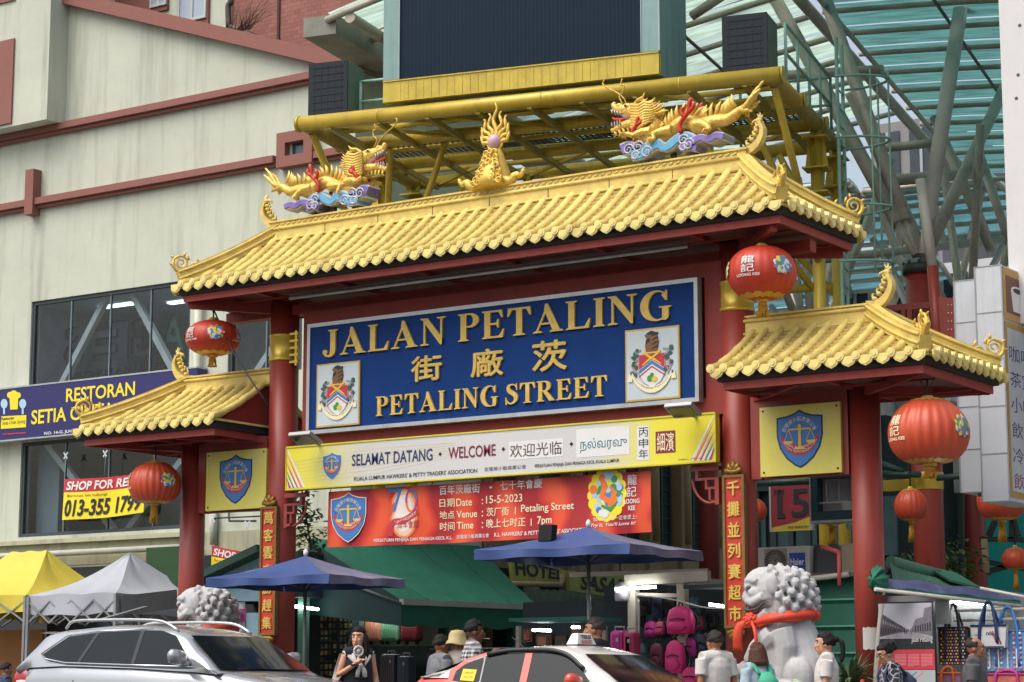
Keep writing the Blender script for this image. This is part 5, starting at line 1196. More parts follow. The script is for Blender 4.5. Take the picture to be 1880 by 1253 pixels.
# restaurant sign board
t = thing('restaurant_sign', 'dark blue restaurant signboard with yellow lettering on the cream building', 'sign', (-13, 4.7, 5.85))
x0, x1 = -19, W(362, 690, 4.7).x; z0, z1 = W(0, 809, 4.7).z, W(0, 716, 4.7).z
MB(M('sign_indigo', '#26265e', .45, var=.08)).box(x0, x1, 4.7, 4.97, z0, z1).build('panel', t)
b = MB(silver); b.box(x0, x1, 4.69, 4.975, z1, z1+.03); b.box(x0, x1, 4.69, 4.975, z0-.03, z0); b.build('frame', t)
b = MB(ink['yellow']); yk = 4.695
for s, q, m, bo in (('RESTORAN', (121, 739, 714, 247), 'yellow', .018), ('SETIA CINTA SAYANG', (57, 780, 754, 322), 'yellow', .018), ('NO. 14-G, JLN PETALING, 50000 KUALA LUMPUR', (81, 800.5, 793.5, 262), 'white', .02)): b.text(s, XZ((0, yk, 0)), *PX(*q, yk), m=ink[m], bold=bo)
b.build('lettering', t)
def LP(x, y): p = W(x*.3193, 400+y*.3193, yk); return (p.x, p.z)
b = MB(ink['yellow']); fz = XZ((0, yk, 0))
for c, r in (((58, 1020), 18), ((80, 1015), 22), ((103, 1022), 18)): b.flat([LP(c[0]+r*math.cos(2*PI*i/12), c[1]+r*math.sin(2*PI*i/12)) for i in range(12)][::-1], fz, .001*r/10)
b.flat([LP(60, 1105), LP(103, 1102), LP(106, 1030), LP(55, 1034)], fz, .0035)
b.flat([LP(5, 1215), LP(150, 1205), LP(152, 1135), LP(8, 1143)], fz, .002)
for cx_ in (24, 131): b.flat([LP(cx_+20*math.cos(2*PI*i/14), 1070+28*math.sin(2*PI*i/14)) for i in range(14)][::-1], fz, .002, ink['lightblue']); b.flat([LP(cx_-6, 1130), LP(cx_+6, 1130), LP(cx_+5, 1090), LP(cx_-5, 1090)], fz, .0025, ink['lightblue'])
b.flat([LP(15, 1250), LP(150, 1240), LP(150, 1233), LP(15, 1243)], fz, .003, ink['red'])
b.text('Restoran', fz, *PX(3, 772.5, 767, 26, yk), d=.004, m=ink['black'], bold=.03); b.text('Setia Cinta Sayang', fz, *PX(4, 783, 774, 47, yk), d=.004, m=ink['black'], shear=.3)
b.build('logo', t)
# rent banners
def rentb(name, lab, TL, TR, BR_, BL, Y, full, parts_y):
    a, c, d, e = W(*TL, Y), W(*TR, Y), W(*BR_, Y), W(*BL, Y); t = thing(name, lab, 'banner', (a.x, Y, e.z), 'shop for rent banners')
    def q(u, v, off=0): p = (a*(1-u)+c*u)*v+(e*(1-u)+d*u)*(1-v); return p+V((0, -.02*math.sin(9*u)*math.sin(3*v+1)-off, -.03*math.sin(PI*u)))
    b = MB(M('banner_red_plain', '#b8303a', .5)); b.grid(lambda u, v: q(u, .67+.33*v), 24, 4); b.grid(lambda u, v: q(u, .67*v), 24, 6, ink['yellow']); b.build('cloth', t)
    b = MB(ink['white'])
    def tx(s, u0, v0, w, h, m, bo, sh=0): b.text(s, None, u0, v0, w, h, m=m, bold=bo, shear=sh, fn=lambda u, v: q(u, v, .012))
    tx('SHOP FOR RENT', .03, .72, .94, .22, ink['white'], .03, .15)
    tx('Berminat Sila hubungi:', .05, .54, .5, .08, ink['black'], 0); tx('013-355 1799', .03, .07, .94, .42, ink['black'], .03, .15)
    b.build('lettering', t)
    b = MB(M('tape_white', '#b9c2c6', .6))
    for u in (0, .5): b.tube([q(u, 1), q(u, 1)+V((.02, 0, .5))], .004, 4); p = q(u, 1)+V((.02, -.01, .45)); b.obox(p, V((.05, 0, .06)), UY*.004, V((.012, 0, -.01))); b.obox(p+V((0, -.012, 0)), V((-.05, 0, .06)), UY*.003, V((.012, 0, .01)))
    b.build('tape_tie', t)
rentb('rent_banner', 'red and yellow shop for rent banner hanging in the lower dark window', (119, 880), (268, 868), (264, 941), (114, 955), 4.85, True, 0)
rentb('rent_banner', 'half hidden red shop for rent banner behind the parasol at the left column', (389, 1002), (520, 1020), (520, 1075), (387, 1062), 2.6, True, 0)
# black lamp bracket on the wall
b = MB(M('black_iron', '#26282b', .5)); 
for z in (0, .1): b.tube([W(392, 952, 4.5)+UZ*z, W(480, 948, 4.5)+UZ*z], .015, 6)
b.tube([W(392, 952, 4.5), W(396, 955, 4.95), ], .015, 6); b.tube([W(420, 935, 4.95), W(421, 957, 4.5), W(470, 957, 4.5)], .02, 6); b.build('wall_bracket', label='black iron bracket on the stained wall in the left side bay', cat='bracket')
# overhead cable
b = MB(M('black_cable', '#17191c', .6)); b.tube([W(388, 560, -.6), W(430, 650, -.8), W(470, 712, -1), W(493, 745, -1.0)], .012, 6); b.build('cable', label='thin black cable running from the left silk lantern down to the lower left roof', cat='cable')
# ================= old shophouses along the left side of the street, seen through the gate
XF = -6.5
ochre = M('old_ochre_plaster', '#8a7a62', .85, var=.15, sc=1.5, dirt='#4c4439', dsc=1.5, damt=.7, streak=True)
shutter_d = M('dark_shutter', '#2c3a3e', .7, var=.2); greyw = M('grey_white_plaster', '#a3a49f', .8, var=.1, dirt='#6f6f68', damt=.6, streak=True)
def shophouse(name, lab, y0, y1, h, m, nwin, floors=((4.4, 6.6),), balcony=False):
    t = thing(name, lab, 'building', (XF-2, (y0+y1)/2, 0)); b = MB(m); hs = []
    wd = (y1-y0)/nwin; b.box(XF-6, XF-.3, y0, y1, 0, h); b.box(XF-.3, XF, y0, y1, 3.2, 3.9); b.box(XF-.3, XF+.05, y0, y1, h-.5, h)
    for f in floors: b.box(XF-.3, XF, y0, y1, f[1], f[1]+.5)
    b.build('wall', t)
    p = MB(m)
    for i in range(nwin+1):
        yy = y0+wd*i; p.box(XF-.3, XF+.12, max(y0, yy-.22), min(y1, yy+.22), 0, h-.5)
        for f in floors: p.box(XF+.12, XF+.2, max(y0, yy-.28), min(y1, yy+.28), f[1]-.15, f[1]+.1); p.box(XF+.12, XF+.19, max(y0, yy-.25), min(y1, yy+.25), f[1]-.5, f[1]-.35); p.tube([(XF+.13, yy, f[0]-.3), (XF+.13, yy, f[1]-.5)], .09, 8)
    p.build('pilasters', t)
    for i in range(nwin):
        for f in floors:
            ya, yb_ = y0+wd*i+.3, y0+wd*(i+1)-.3; o = MB(shutter_d).box(XF-.29, XF-.15, ya, yb_, f[0]-.5, f[1]-.05).build('window', t)
            s = MB(framem); ym = (ya+yb_)/2
            for yy in (ya, ym-.03, yb_-.06): s.box(XF-.15, XF-.1, yy, yy+.06, f[0]-.5, f[1]-.05)
            for k in range(8): z = f[0]-.4+(f[1]-f[0]+.3)*k/8; s.box(XF-.148, XF-.12, ya+.06, yb_-.06, z, z+.03)
            s.build('shutter_slats', o)
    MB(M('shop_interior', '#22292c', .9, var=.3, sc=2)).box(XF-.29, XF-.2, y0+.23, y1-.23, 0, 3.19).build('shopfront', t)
    return t
shophouse('shophouse', 'dim plastered shophouse above the green awning', 9.05, 13.9, 8.2, ochre, 3)
shophouse('shophouse', 'old ochre shophouse with carved pilasters behind the right end of the red banner', 14, 19.6, 9.2, M('ochre_light', '#9a8263', .85, var=.15, dirt='#564a3c', dsc=1.5, damt=.6, streak=True), 4)
shophouse('shophouse', 'dark green shuttered shophouse seen behind the price sign', 19.7, 27, 9, M('dim_teal_plaster', '#4d5f60', .85, var=.15, dirt='#2c3638', dsc=1.5, damt=.6), 4)
shophouse('shophouse', 'pale shophouse far down the street', 27.1, 36, 9.5, greyw, 4, ((4.4, 6.4),))
# luggage shop under the green awning
t = thing('luggage_shop', 'open fronted luggage shop under the big green awning', 'building', (-8, 6, 0))
shp = M('shop_back_wall', '#38504c', .8, var=.25, sc=3); shg = M('shop_green_paint', '#3f6b5a', .6, var=.15); shd = M('shop_dark_fascia', '#1c2b33', .8, var=.2)
X0 = -6.44
b = MB(shp); b.box(-9.6, -9.5, 3.3, 9.6, 0, 3.0); b.box(-9.5, -6.0, 9.5, 9.6, 0, 3.0); b.box(-8.6, -7.6, 3.1, 3.2, 0, 2.44); b.build('wall', t)
MB(shd).box(-8.6, -5.9, 3.0, 9.6, 2.45, 3.2).build('fascia_box', t)
MB(shg).box(-8.4, -6.25, 4.98, 5.06, .05, 2.44).build('card_wall', t)
MB(M('shop_floor', '#55595a', .7)).box(-9.5, -5.9, 3.21, 9.49, .003, .05).build('floor', t)
b = MB(shg)
for y in (3.25, 4.7, 7.2, 9.4): b.box(-6.15, -6.0, y, y+.12, .05, 2.45)
build_each(b, 'door_post', t)
b = MB(M('shop_shelf', '#6f7a78', .6)); 
for z in (.75, 1.35, 1.9): b.box(-9.45, -8.9, 3.3, 9.4, z, z+.03)
b.box(-8.1, -7.2, 3.2, 7.6, 1.16, 1.19); b.build('shelf', t)
goods = M('shop_goods', '#7a6a50', .7, var=0)
def goodsmat(m, scale, cols):
    t = m.node_tree; N = t.nodes; L = t.links; tc = N.new('ShaderNodeTexCoord'); v = N.new('ShaderNodeTexVoronoi'); v.distance = 'CHEBYCHEV'; v.inputs['Scale'].default_value = scale; L.new(tc.outputs['Object'], v.inputs['Vector'])
    sp = N.new('ShaderNodeSeparateColor'); L.new(v.outputs['Color'], sp.inputs[0]); r = N.new('ShaderNodeValToRGB'); r.color_ramp.interpolation = 'CONSTANT'; e = r.color_ramp.elements
    while len(e) < len(cols): e.new(.5)
    for i, c in enumerate(cols): e[i].position = i/len(cols); e[i].color = col(c)+(1,)
    L.new(sp.outputs[0], r.inputs[0]); L.new(r.outputs[0], N['Principled BSDF'].inputs['Base Color'])
goodsmat(goods, 9, ['#6b5a40', '#2f3a3a', '#8a7a50', '#3a5a56', '#7a4a3c', '#20282c', '#a09468'])
b = MB(goods); rnd = random.Random(8)
for z in (.78, 1.38, 1.93):
    y = 3.4
    while y < 9.2:
        w_ = rnd.uniform(.12, .4); h = rnd.uniform(.2, .48); b.box(-9.4, -9.0+rnd.uniform(-.1, .08), y, y+w_-.03, z, z+h); y += w_
b.build('goods', t); b = MB(goods)              # cards hung on the wall near the front
for l_, n_ in ((588, 4), (624, 3)):
    for i in range(n_):
        for k in range(9): p = W(l_+8*i, 1130+12.5*k, 4.9); b.box(p.x, p.x+.055, 4.9, 4.92, p.z-.1, p.z-.025)
build_each(b, 'hanging_card', t)
tub = emat('tube_glow', '#f2f6f2', 22)
for (l, lt2, r_, rt2, Y) in ((536, 1113, 584, 1119, 3.2), (612, 1121, 622, 1122, 4.4)):
    a, c = W(l, lt2, Y), W(r_, rt2, Y); MB(tub).tube([a, c], .022, 8).build('tube_light', label='lit fluorescent tube in the luggage shop near the left column' if l < 600 else 'short lit tube deeper in the luggage shop', cat='light', group='lit tubes in the shops')
def suitcase(c, w, h, d, m, lab):
    c = V(c); t = thing('suitcase', lab, 'suitcase', c, 'suitcases on the luggage shop shelf'); b = MB(m); b.box(c.x-w/2, c.x+w/2, c.y-d/2, c.y+d/2, c.z+.05, c.z+h); b.build('shell', t, bevel=.05)
    b = MB(m)
    for i in range(6): x = c.x-w/2+.06+(w-.12)*i/5; b.box(x-.012, x+.012, c.y-d/2-.012, c.y-d/2, c.z+.12, c.z+h-.07)
    b.build('ribs', t)
    b = MB(ink['black'])
    for sx in (-1, 1): b.lathe([(.03, 0), (.035, .025), (.03, .05)], (c.x+sx*(w/2-.06), c.y, c.z), 10); 
    b.build('wheels', t); b = MB(ink['grey']); b.tube([(c.x-.07, c.y, c.z+h), (c.x-.07, c.y, c.z+h+.05), (c.x+.07, c.y, c.z+h+.05), (c.x+.07, c.y, c.z+h)], .012, 6); b.box(c.x+w/2-.09, c.x+w/2-.05, c.y-d/2-.018, c.y-d/2-.0125, c.z+h-.15, c.z+h-.1); b.build('handle', t); return t
YS = 5.4
for l, r_, c, lab in ((676, 707, '#b0735c', 'copper pink ribbed suitcase on the luggage shop shelf'), (706, 737, '#5f8f70', 'sage green ribbed suitcase on the luggage shop shelf'), (742, 771, '#6e2430', 'dark red suitcase at the right of the luggage shop shelf')):
    a, q = W(l, 1184, YS), W(r_, 1133, YS); suitcase(((a.x+q.x)/2, YS, a.z), q.x-a.x, q.z-a.z, .26, M('case_'+c[1:], c, .35, var=.06, spec=.5), lab)
p, q = W(668, 1134, 5.15), W(772, 1135, 5.15); MB(tub).tube([p, q], .016, 8).build('tube_light', label='added glowing strip right above the ribbed suitcases', cat='light', group='lit tubes in the shops')  # pale shelf edge made into a glowing strip, added to brighten the suitcases
a = W(672, 1188, YS); c = W(775, 1188, YS); MB(M('shop_counter', '#34423f', .6, var=.15)).box(a.x-.3, c.x+.3, YS-.25, YS+.4, .05, a.z-.002).build('counter', label='dark counter carrying the three suitcases', cat='counter')
for l, r_, hh, c, lab in ((704, 732, 1201, '#4a4348', 'large dim grey suitcase standing below the counter'), (735, 757, 1205, '#2e3a44', 'dark navy suitcase standing below the counter')):
    a, q = W(l, 1250, 4.6), W(r_, hh, 4.6); suitcase(((a.x+q.x)/2, 4.6, .05), q.x-a.x, q.z-.05, .26, M('case_'+c[1:], c, .4, var=.06), lab)
# green awning
t = thing('green_awning', 'big dark green folding arm awning over the luggage shop', 'awning', (-5, 5, 2.5))
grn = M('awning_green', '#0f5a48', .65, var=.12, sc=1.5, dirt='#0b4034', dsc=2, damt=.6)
p_fl, p_fr = WX(737, 1103, -3.9), WX(990, 1114, -3.9); p_bl = WX(566, 990, -6.3); p_br = WX(880, 1003, -6.3)
def aw(u, v): a = p_bl*(1-u)+p_br*u; c = p_fl*(1-u)+p_fr*u; return a*(1-v)+c*v+V((0, 0, -.05*math.sin(PI*v)+.012*math.sin(u*9)*v+.008*math.sin(u*38+5*v)*v+.006*math.sin(23*v+9*u)))
b = MB(grn); b.grid(aw, 40, 20); b.grid(lambda u, v: aw(u, v)-UZ*.012, 16, 10); b.build('canvas', t)
b = MB(M('awning_seam', '#0b463a', .7))
for i in range(1, 5): b.tube([aw(i/5, j/10)+UZ*.004 for j in range(11)], .007, 4)
b.build('seams', t)
MB(M('awning_rail', '#a9aaa6', .4, metal=.3)).beam(p_fl-UZ*.02, p_fr-UZ*.02, .08, .09).build('front_rail', t)
b = MB(grn); b.grid(lambda u, v: p_fl*(1-u)+p_fr*u-UZ*(.06+.34*v+.02*math.sin(u*30)*v), 30, 3); b.build('valance', t)
b = MB(M('awning_arm', '#40494a', .5)); b.tube([p_bl-UZ*.5, p_fl-UZ*.05], .03, 6); b.tube([p_br-UZ*.5, p_fr-UZ*.05], .03, 6); b.build('folding_arm', t)
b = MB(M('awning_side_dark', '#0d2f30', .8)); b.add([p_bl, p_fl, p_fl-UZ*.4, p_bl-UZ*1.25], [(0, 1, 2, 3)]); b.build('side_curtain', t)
# tiled awning roof and hotel signs deeper in the street
gt = M('green_grey_tiles', '#4c5a50', .8, var=.25, sc=10, dirt='#2a332e', dsc=4, damt=.6)
t = thing('tiled_awning', 'mossy grey green tiled lean-to roof beyond the green awning', 'roof', (-5.5, 10, 2)); b = MB(gt)
q0, q1, q2, q3 = WX(900, 1085, -6.4), WX(1150, 1090, -6.4), WX(1160, 1142, -4.6), WX(870, 1142, -4.6)
def tr(u, v): a = q0*(1-u)+q1*u; c = q3*(1-u)+q2*u; return a*(1-v)+c*v+V((0, 0, .03*abs(math.sin(u*60))+.02*(1-(v*8) % 1)))
b.grid(tr, 130, 24); b.build('tiles', t); MB(M('timber_edge', '#3b3a34', .8)).beam(q3-UZ*.05, q2-UZ*.05, .1, .12).build('fascia', t)
oliv = M('olive_signboard', '#a3a056', .6, var=.12, dirt='#6a6a3c', damt=.5)
def street_sign(lab, TL, TR, BR_, BL, X, txt, tu):
    P = [WX(*q, X) for q in (TL, TR, BR_, BL)]; t = thing('hotel_sign', lab, 'sign', P[3], 'olive hotel signboards'); k = V((-.08, 0, 0))
    b = MB(oliv); b.add(P+[p+k for p in P], [(3, 2, 1, 0), (4, 5, 6, 7), (0, 1, 5, 4), (1, 2, 6, 5), (2, 3, 7, 6), (3, 0, 4, 7)]); b.build('panel', t)
    b = MB(ink['navy']); f = lambda u, v: (P[3]*(1-u)+P[2]*u)*(1-v)+(P[0]*(1-u)+P[1]*u)*v+V((.01, 0, 0))
    b.text(txt, None, *tu, m=ink['black'], bold=.03, fn=f); b.build('lettering', t)
street_sign('olive hotel signboard half hidden under the right blue parasol', (938, 1020), (1040, 1048), (1036, 1070), (943, 1066), -5.6, 'HOTEL', (.05, .2, .9, .72))
street_sign('long olive signboard with dark letters behind the right parasol pole', (1045, 1048), (1250, 1068), (1225, 1112), (1046, 1085), -5.6, 'SASANA', (.1, .14, .55, .72))
b = MB(M('rusty_cream_pipe', '#9a8a6a', .6)); b.tube([WX(915, 1071, -5.5), WX(1030, 1074, -5.5), WX(1032, 1055, -5.5)], .05, 8); b.build('sign_pipe', label='cream pipe running under the first olive hotel sign', cat='pipe')
# creeper and sacks behind the left main column
leafm = [M('leaf_'+str(i), c, .6, var=.2, spec=.3) for i, c in enumerate(('#3f5a34', '#54703c', '#2c4630', '#6d8450'))]
def leaf_cloud(b, c, rx, ry, rz, n, size, rnd, droop=.3):
    for i in range(n):
        while 1:
            p = V((rnd.uniform(-1, 1), rnd.uniform(-1, 1), rnd.uniform(-1, 1)))
            if p.length < 1: break
        p = V(c)+V((p.x*rx, p.y*ry, p.z*rz)); a = rnd.random()*2*PI; d = V((math.cos(a), math.sin(a), rnd.uniform(-.9, .5)-droop)).normalized(); s = d.cross(UZ).normalized(); l = size*rnd.uniform(.6, 1.3)
        nrm = s.cross(d)*.12*l; b.add([p, p+d*l*.45+s*l*.24+nrm, p+d*l, p+d*l*.45-s*l*.24+nrm], [(0, 1, 2, 3)], leafm[rnd.randrange(4)])
rnd = random.Random(12)
t = thing('creeper_plant', 'green creeper hanging behind the left main column under the welcome board', 'plant', W(560, 960, 1.5)); b = MB(leafm[0])
for q, r in (((548, 890), .25), ((557, 930), .25), ((560, 960), .3), ((575, 975), .35), ((556, 1000), .3)): leaf_cloud(b, W(*q, 1.5), r, .25, r, 55, .14, rnd)
b.build('foliage', t); b = MB(M('creeper_stem', '#4c4030', .8)); b.tube([W(552, 885, 1.5), W(560, 940, 1.5), W(572, 1010, 1.5)], .015, 5); b.build('stem', t)
# ================= stone guardian lions
lst = M('lion_stone', '#a9a9aa', .75, var=.1, sc=5, bump=.25, bsc=70, dirt='#77777a', dsc=3, damt=.55)
sash = M('lion_sash_orange_red', '#c8432a', .6, var=.12, sc=8)
def make_lion():
    Y0 = -1.6
    def P(x, y, dy=0): p = W(x, y, Y0); return V((p.x, Y0+dy, p.z))
    base = P(1440, 1250); t = thing('guardian_lion', 'white stone guardian lion with orange sash beside the right main column', 'statue', (base.x, Y0, 0), 'stone guardian lions')
    b = MB(lst); p = 1/128.0
    def E(x, y, rx, rz, ry, dy=0): b.ell(P(x, y, dy), rx*p, ry*p, rz*p, 14, 10)
    E(1425, 1085, 46, 38, 42); E(1405, 1075, 32, 28, 36); E(1394, 1098, 26, 15, 30); E(1384, 1095, 16, 12, 24); E(1379, 1090, 8, 7, 12)     # skull, brow, muzzle
    E(1400, 1136, 24, 8, 24); E(1388, 1133, 13, 7, 20); E(1426, 1128, 24, 14, 30)                                 # lower jaw
    for dy in (-.1, 0, .1): b.tube([P(1384, 1115, dy*1.4), P(1386, 1122, dy*1.4)], [.025, .006], 6)
    for dy in (-.2, .2): E(1394, 1079, 11, 8, 9, dy*1.1); E(1400, 1067, 16, 6, 9, dy*1.15); E(1408, 1090, 14, 9, 8, dy*1.35); E(1440, 1075, 10, 16, 6, dy*1.5)   # eyes, brows, ears
    rnd = random.Random(6)
    def knobs(c, r3, n, keep, r):                                                          # rows of carved curls
        for i in range(n):
            z = 1-2*(i+.5)/n; a = i*2.39996; d = V((math.sqrt(1-z*z)*math.cos(a), math.sqrt(1-z*z)*math.sin(a), z))
            if not keep(d): continue
            p_ = c+V((d.x*r3[0], d.y*r3[1], d.z*r3[2])); b.ell(p_, r, r, r, 9, 7); spiral(b, p_+d*r*.86, d.cross(UZ).normalized(), d.cross(d.cross(UZ)).normalized(), 0, 0, r*.62, 1.2, i, i % 2 == 0, r*.22)
    knobs(P(1455, 1104), (.25, .34, .35), 84, lambda d: d.x > -.02 and d.z > -.75, .06)
    knobs(P(1424, 1086), (.35, .32, .29), 60, lambda d: d.z > .5 and d.x > -.15, .045)
    for s in (-1, 1):                                                                      # brow, cheek and nose
        b.tube([P(1386, 1074, s*.12), P(1396, 1066, s*.24), P(1412, 1070, s*.31)], [.04, .055, .035], 8); b.tube([P(1384, 1104, s*.16), P(1402, 1108, s*.27), P(1424, 1098, s*.32)], [.05, .06, .05], 10); b.ell(P(1377, 1096, s*.07), .05, .05, .045, 8, 6)
        b.tube([P(1390, 1137, s*.16), P(1412, 1136, s*.25), P(1430, 1124, s*.3)], [.045, .05, .05], 8)
    for i in range(9): b.ell(P(1398+8*i, 1052-4*math.sin(i/8*PI), rnd.uniform(-.2, .2)), .055, .055, .05, 8, 6)
    E(1450, 1108, 34, 40, 36)
    b.tube([P(1440, 1120), P(1435, 1160), P(1432, 1200), P(1440, 1245)], [.24, .3, .32, .3], 16)           # chest
    b.tube([P(1450, 1130), P(1468, 1170), P(1482, 1215), P(1488, 1262)], [.2, .22, .24, .26], 16)         # back
    for dy in (-.22, .2):
        b.tube([P(1452, 1160, dy), P(1462, 1190, dy*1.1), P(1458, 1225, dy*1.1), P(1452, 1252, dy*1.1)], [.17, .14, .11, .11], 12)
        for k in range(4): b.ell(P(1438, 1256, dy*1.1+(k-1.5)*.055), .08, .04, .055, 8, 6)
        E(1486, 1242, 24, 28, 14, dy*1.3); E(1470, 1262, 26, 10, 14, dy*1.5)
    E(1412, 1172, 20, 34, 28)
    E(1384, 1238, 22, 21, 22, -.12); b.tube([P(1440, 1165, -.24), P(1408, 1195, -.24), P(1392, 1215, -.18)], [.15, .12, .1], 10)
    for i in range(16): a = i*2.4; b.ell(P(1384, 1238, -.12)+V((.17*math.cos(a), .12*math.sin(a)-.03, .13*math.cos(a*1.7))), .05, .05, .05, 6, 5)
    fused(b, 'body', t, .0145, lst, 1)
    m = MB(M('lion_mouth', '#a0605a', .7)); m.tube([P(1388, 1123, 0), P(1405, 1121, 0), P(1424, 1114, 0)], [.05, .06, .05], 10, flat=3.4); m.build('mouth', t)
    g_ = MB(M('lion_groove_shade', '#4a4646', .9))  # dark tubes laid on the muzzle for the shade of a carved groove
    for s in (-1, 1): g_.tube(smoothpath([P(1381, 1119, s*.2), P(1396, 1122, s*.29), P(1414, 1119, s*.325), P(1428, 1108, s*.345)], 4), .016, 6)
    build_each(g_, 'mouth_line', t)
    for dy in (-.215, .215): MB(M('lion_eye', '#4c4c4e', .5)).ell(P(1395, 1081, dy*1.27), .035, .035, .03, 10, 6).build('eye', t)
    s = MB(sash); pts = []
    for i in range(25):
        a = 2*PI*i/24; c = P(1440, 1136); pts.append(c+V((.35*math.cos(a)+.03, .36*math.sin(a), .05*math.cos(a)-.01)))
    s.tube(pts, .05, 10, flat=1.0); s.tube([p+V((0, 0, .03+.012*math.sin(i*1.9))) for i, p in enumerate(pts)], .032, 8); s.tube([p-V((0, 0, .035+.01*math.sin(i*1.3))) for i, p in enumerate(pts)], .03, 8)
    bow = P(1399, 1140, -.28)
    for i in range(22): a = i*2.39; r_ = .085*math.sqrt(i/22); s.ell(bow+V((r_*math.cos(a), -.04*(1-i/22), r_*math.sin(a))), .03, .026, .026, 8, 6)
    s.tube(smoothpath([bow, P(1382, 1150, -.3), P(1376, 1170, -.3), P(1374, 1195, -.26)], 4), [.035]*4+[.055]*4+[.06]*5, 8, flat=.4)
    s.tube(smoothpath([bow, P(1415, 1160, -.4), P(1418, 1185, -.42), P(1408, 1215, -.42)], 4), .022, 6); s.build('sash', t)
    pd = MB(stone); c = P(1442, 1250); z0 = P(1440, 1262).z-.04
    pd.box(c.x-.72, c.x+.72, Y0-.52, Y0+.52, z0-.12, z0); pd.box(c.x-.62, c.x+.62, Y0-.44, Y0+.44, .22, z0-.121); pd.box(c.x-.75, c.x+.75, Y0-.55, Y0+.55, 0, .219); pd.build('pedestal', t, bevel=.015)
    return t
lion = make_lion()
rl = W(1430, 1045, -1.6); ll = W(380, 1078, -1.6)
dup(lion, (lion.location.x+(ll.x-rl.x), lion.location.y, lion.location.z-(rl.z-ll.z)*0), label='white stone guardian lion half hidden behind the silver car near the left columns')
# ================= parasols
pblue = M('parasol_blue', '#34497a', .5, var=.12, sc=2, dirt='#46497a', dsc=1.2, damt=.5, spec=.35); pfade = M('parasol_faded', '#62647f', .6, var=.2, sc=1.5, dirt='#8b8494', dsc=1, damt=.7)
def parasol(lab, pk, fl, fr_, Yf, depth, val, pole_px):
    a, c = W(*fl, Yf), W(*fr_, Yf); a.z = c.z = (a.z+c.z)/2; d = UY*depth; pkp = (a+c)/2+d/2; pz = WP(pk[0], pk[1], pkp, (0, 1, 0)).z
    t = thing('parasol', lab, 'parasol', (pkp.x, pkp.y, 0), 'blue square parasols of the street stalls'); top = V((pkp.x, pkp.y, pz))
    cs = [a, c, c+d, a+d]; b = MB(pblue)
    for i in range(4):
        p, q = cs[i], cs[(i+1) % 4]; m = (pblue, pfade, pblue, pblue)[i]
        def f(u, v): e = p*(1-u)+q*u; w_ = e*(1-v)+top*v; return w_-UZ*(.06*math.sin(PI*v)*(1-.4*abs(2*u-1))+.05*math.sin(PI*u)*(1-v)*.6+.008*math.sin(u*14+i)*(1-v))
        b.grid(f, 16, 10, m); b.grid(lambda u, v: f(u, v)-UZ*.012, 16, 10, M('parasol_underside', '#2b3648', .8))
        b.grid(lambda u, v: f(u, 0)-UZ*val*v*(1-.25*math.sin(PI*u))+(p-q).cross(UZ).normalized()*.02*math.sin(u*17)*v, 20, 3, m)
    b.build('canopy', t)
    b = MB(M('parasol_rib', '#5d636b', .4, metal=.4))
    for p in cs: b.tube([top-UZ*.05, p-UZ*.04], .012, 6); b.tube([V((top.x, top.y, a.z-.15)), (p+top)/2-UZ*.1], .01, 6)
    b.build('ribs', t); b = MB(M('parasol_pole', '#6e6f70', .4, metal=.4)); b.tube([(top.x, top.y, .08), (top.x, top.y, pz+.02)], .025, 10); b.build('pole', t)
    b = MB(ink['white']); b.lathe([(.03, 0), (.035, .05), (.015, .09)], top, 10); b.build('finial', t)
    b = MB(stone); b.box(top.x-.28, top.x+.28, top.y-.28, top.y+.28, .0, .1); b.build('base', t, bevel=.02)
    return t
parasol('faded blue square parasol in front of the left main column', (575, 1020), (378, 1062), (605, 1052), -2.1, 1.65, .13, 575)
parasol('larger blue square parasol under the right end of the red banner', (1092, 967), (870, 1003), (1157, 1003), -2.0, 1.8, .13, 1085)
b = MB(M('black_cloth', '#15181c', .8)); a = W(1003, 982, -1.5); b.obox(a+V((.02, 0, .02)), V((.1, 0, .0)), UY*.06, V((.01, 0, .1))); b.build('black_bag', label='black bag stuffed on top of the larger blue parasol', cat='bag')
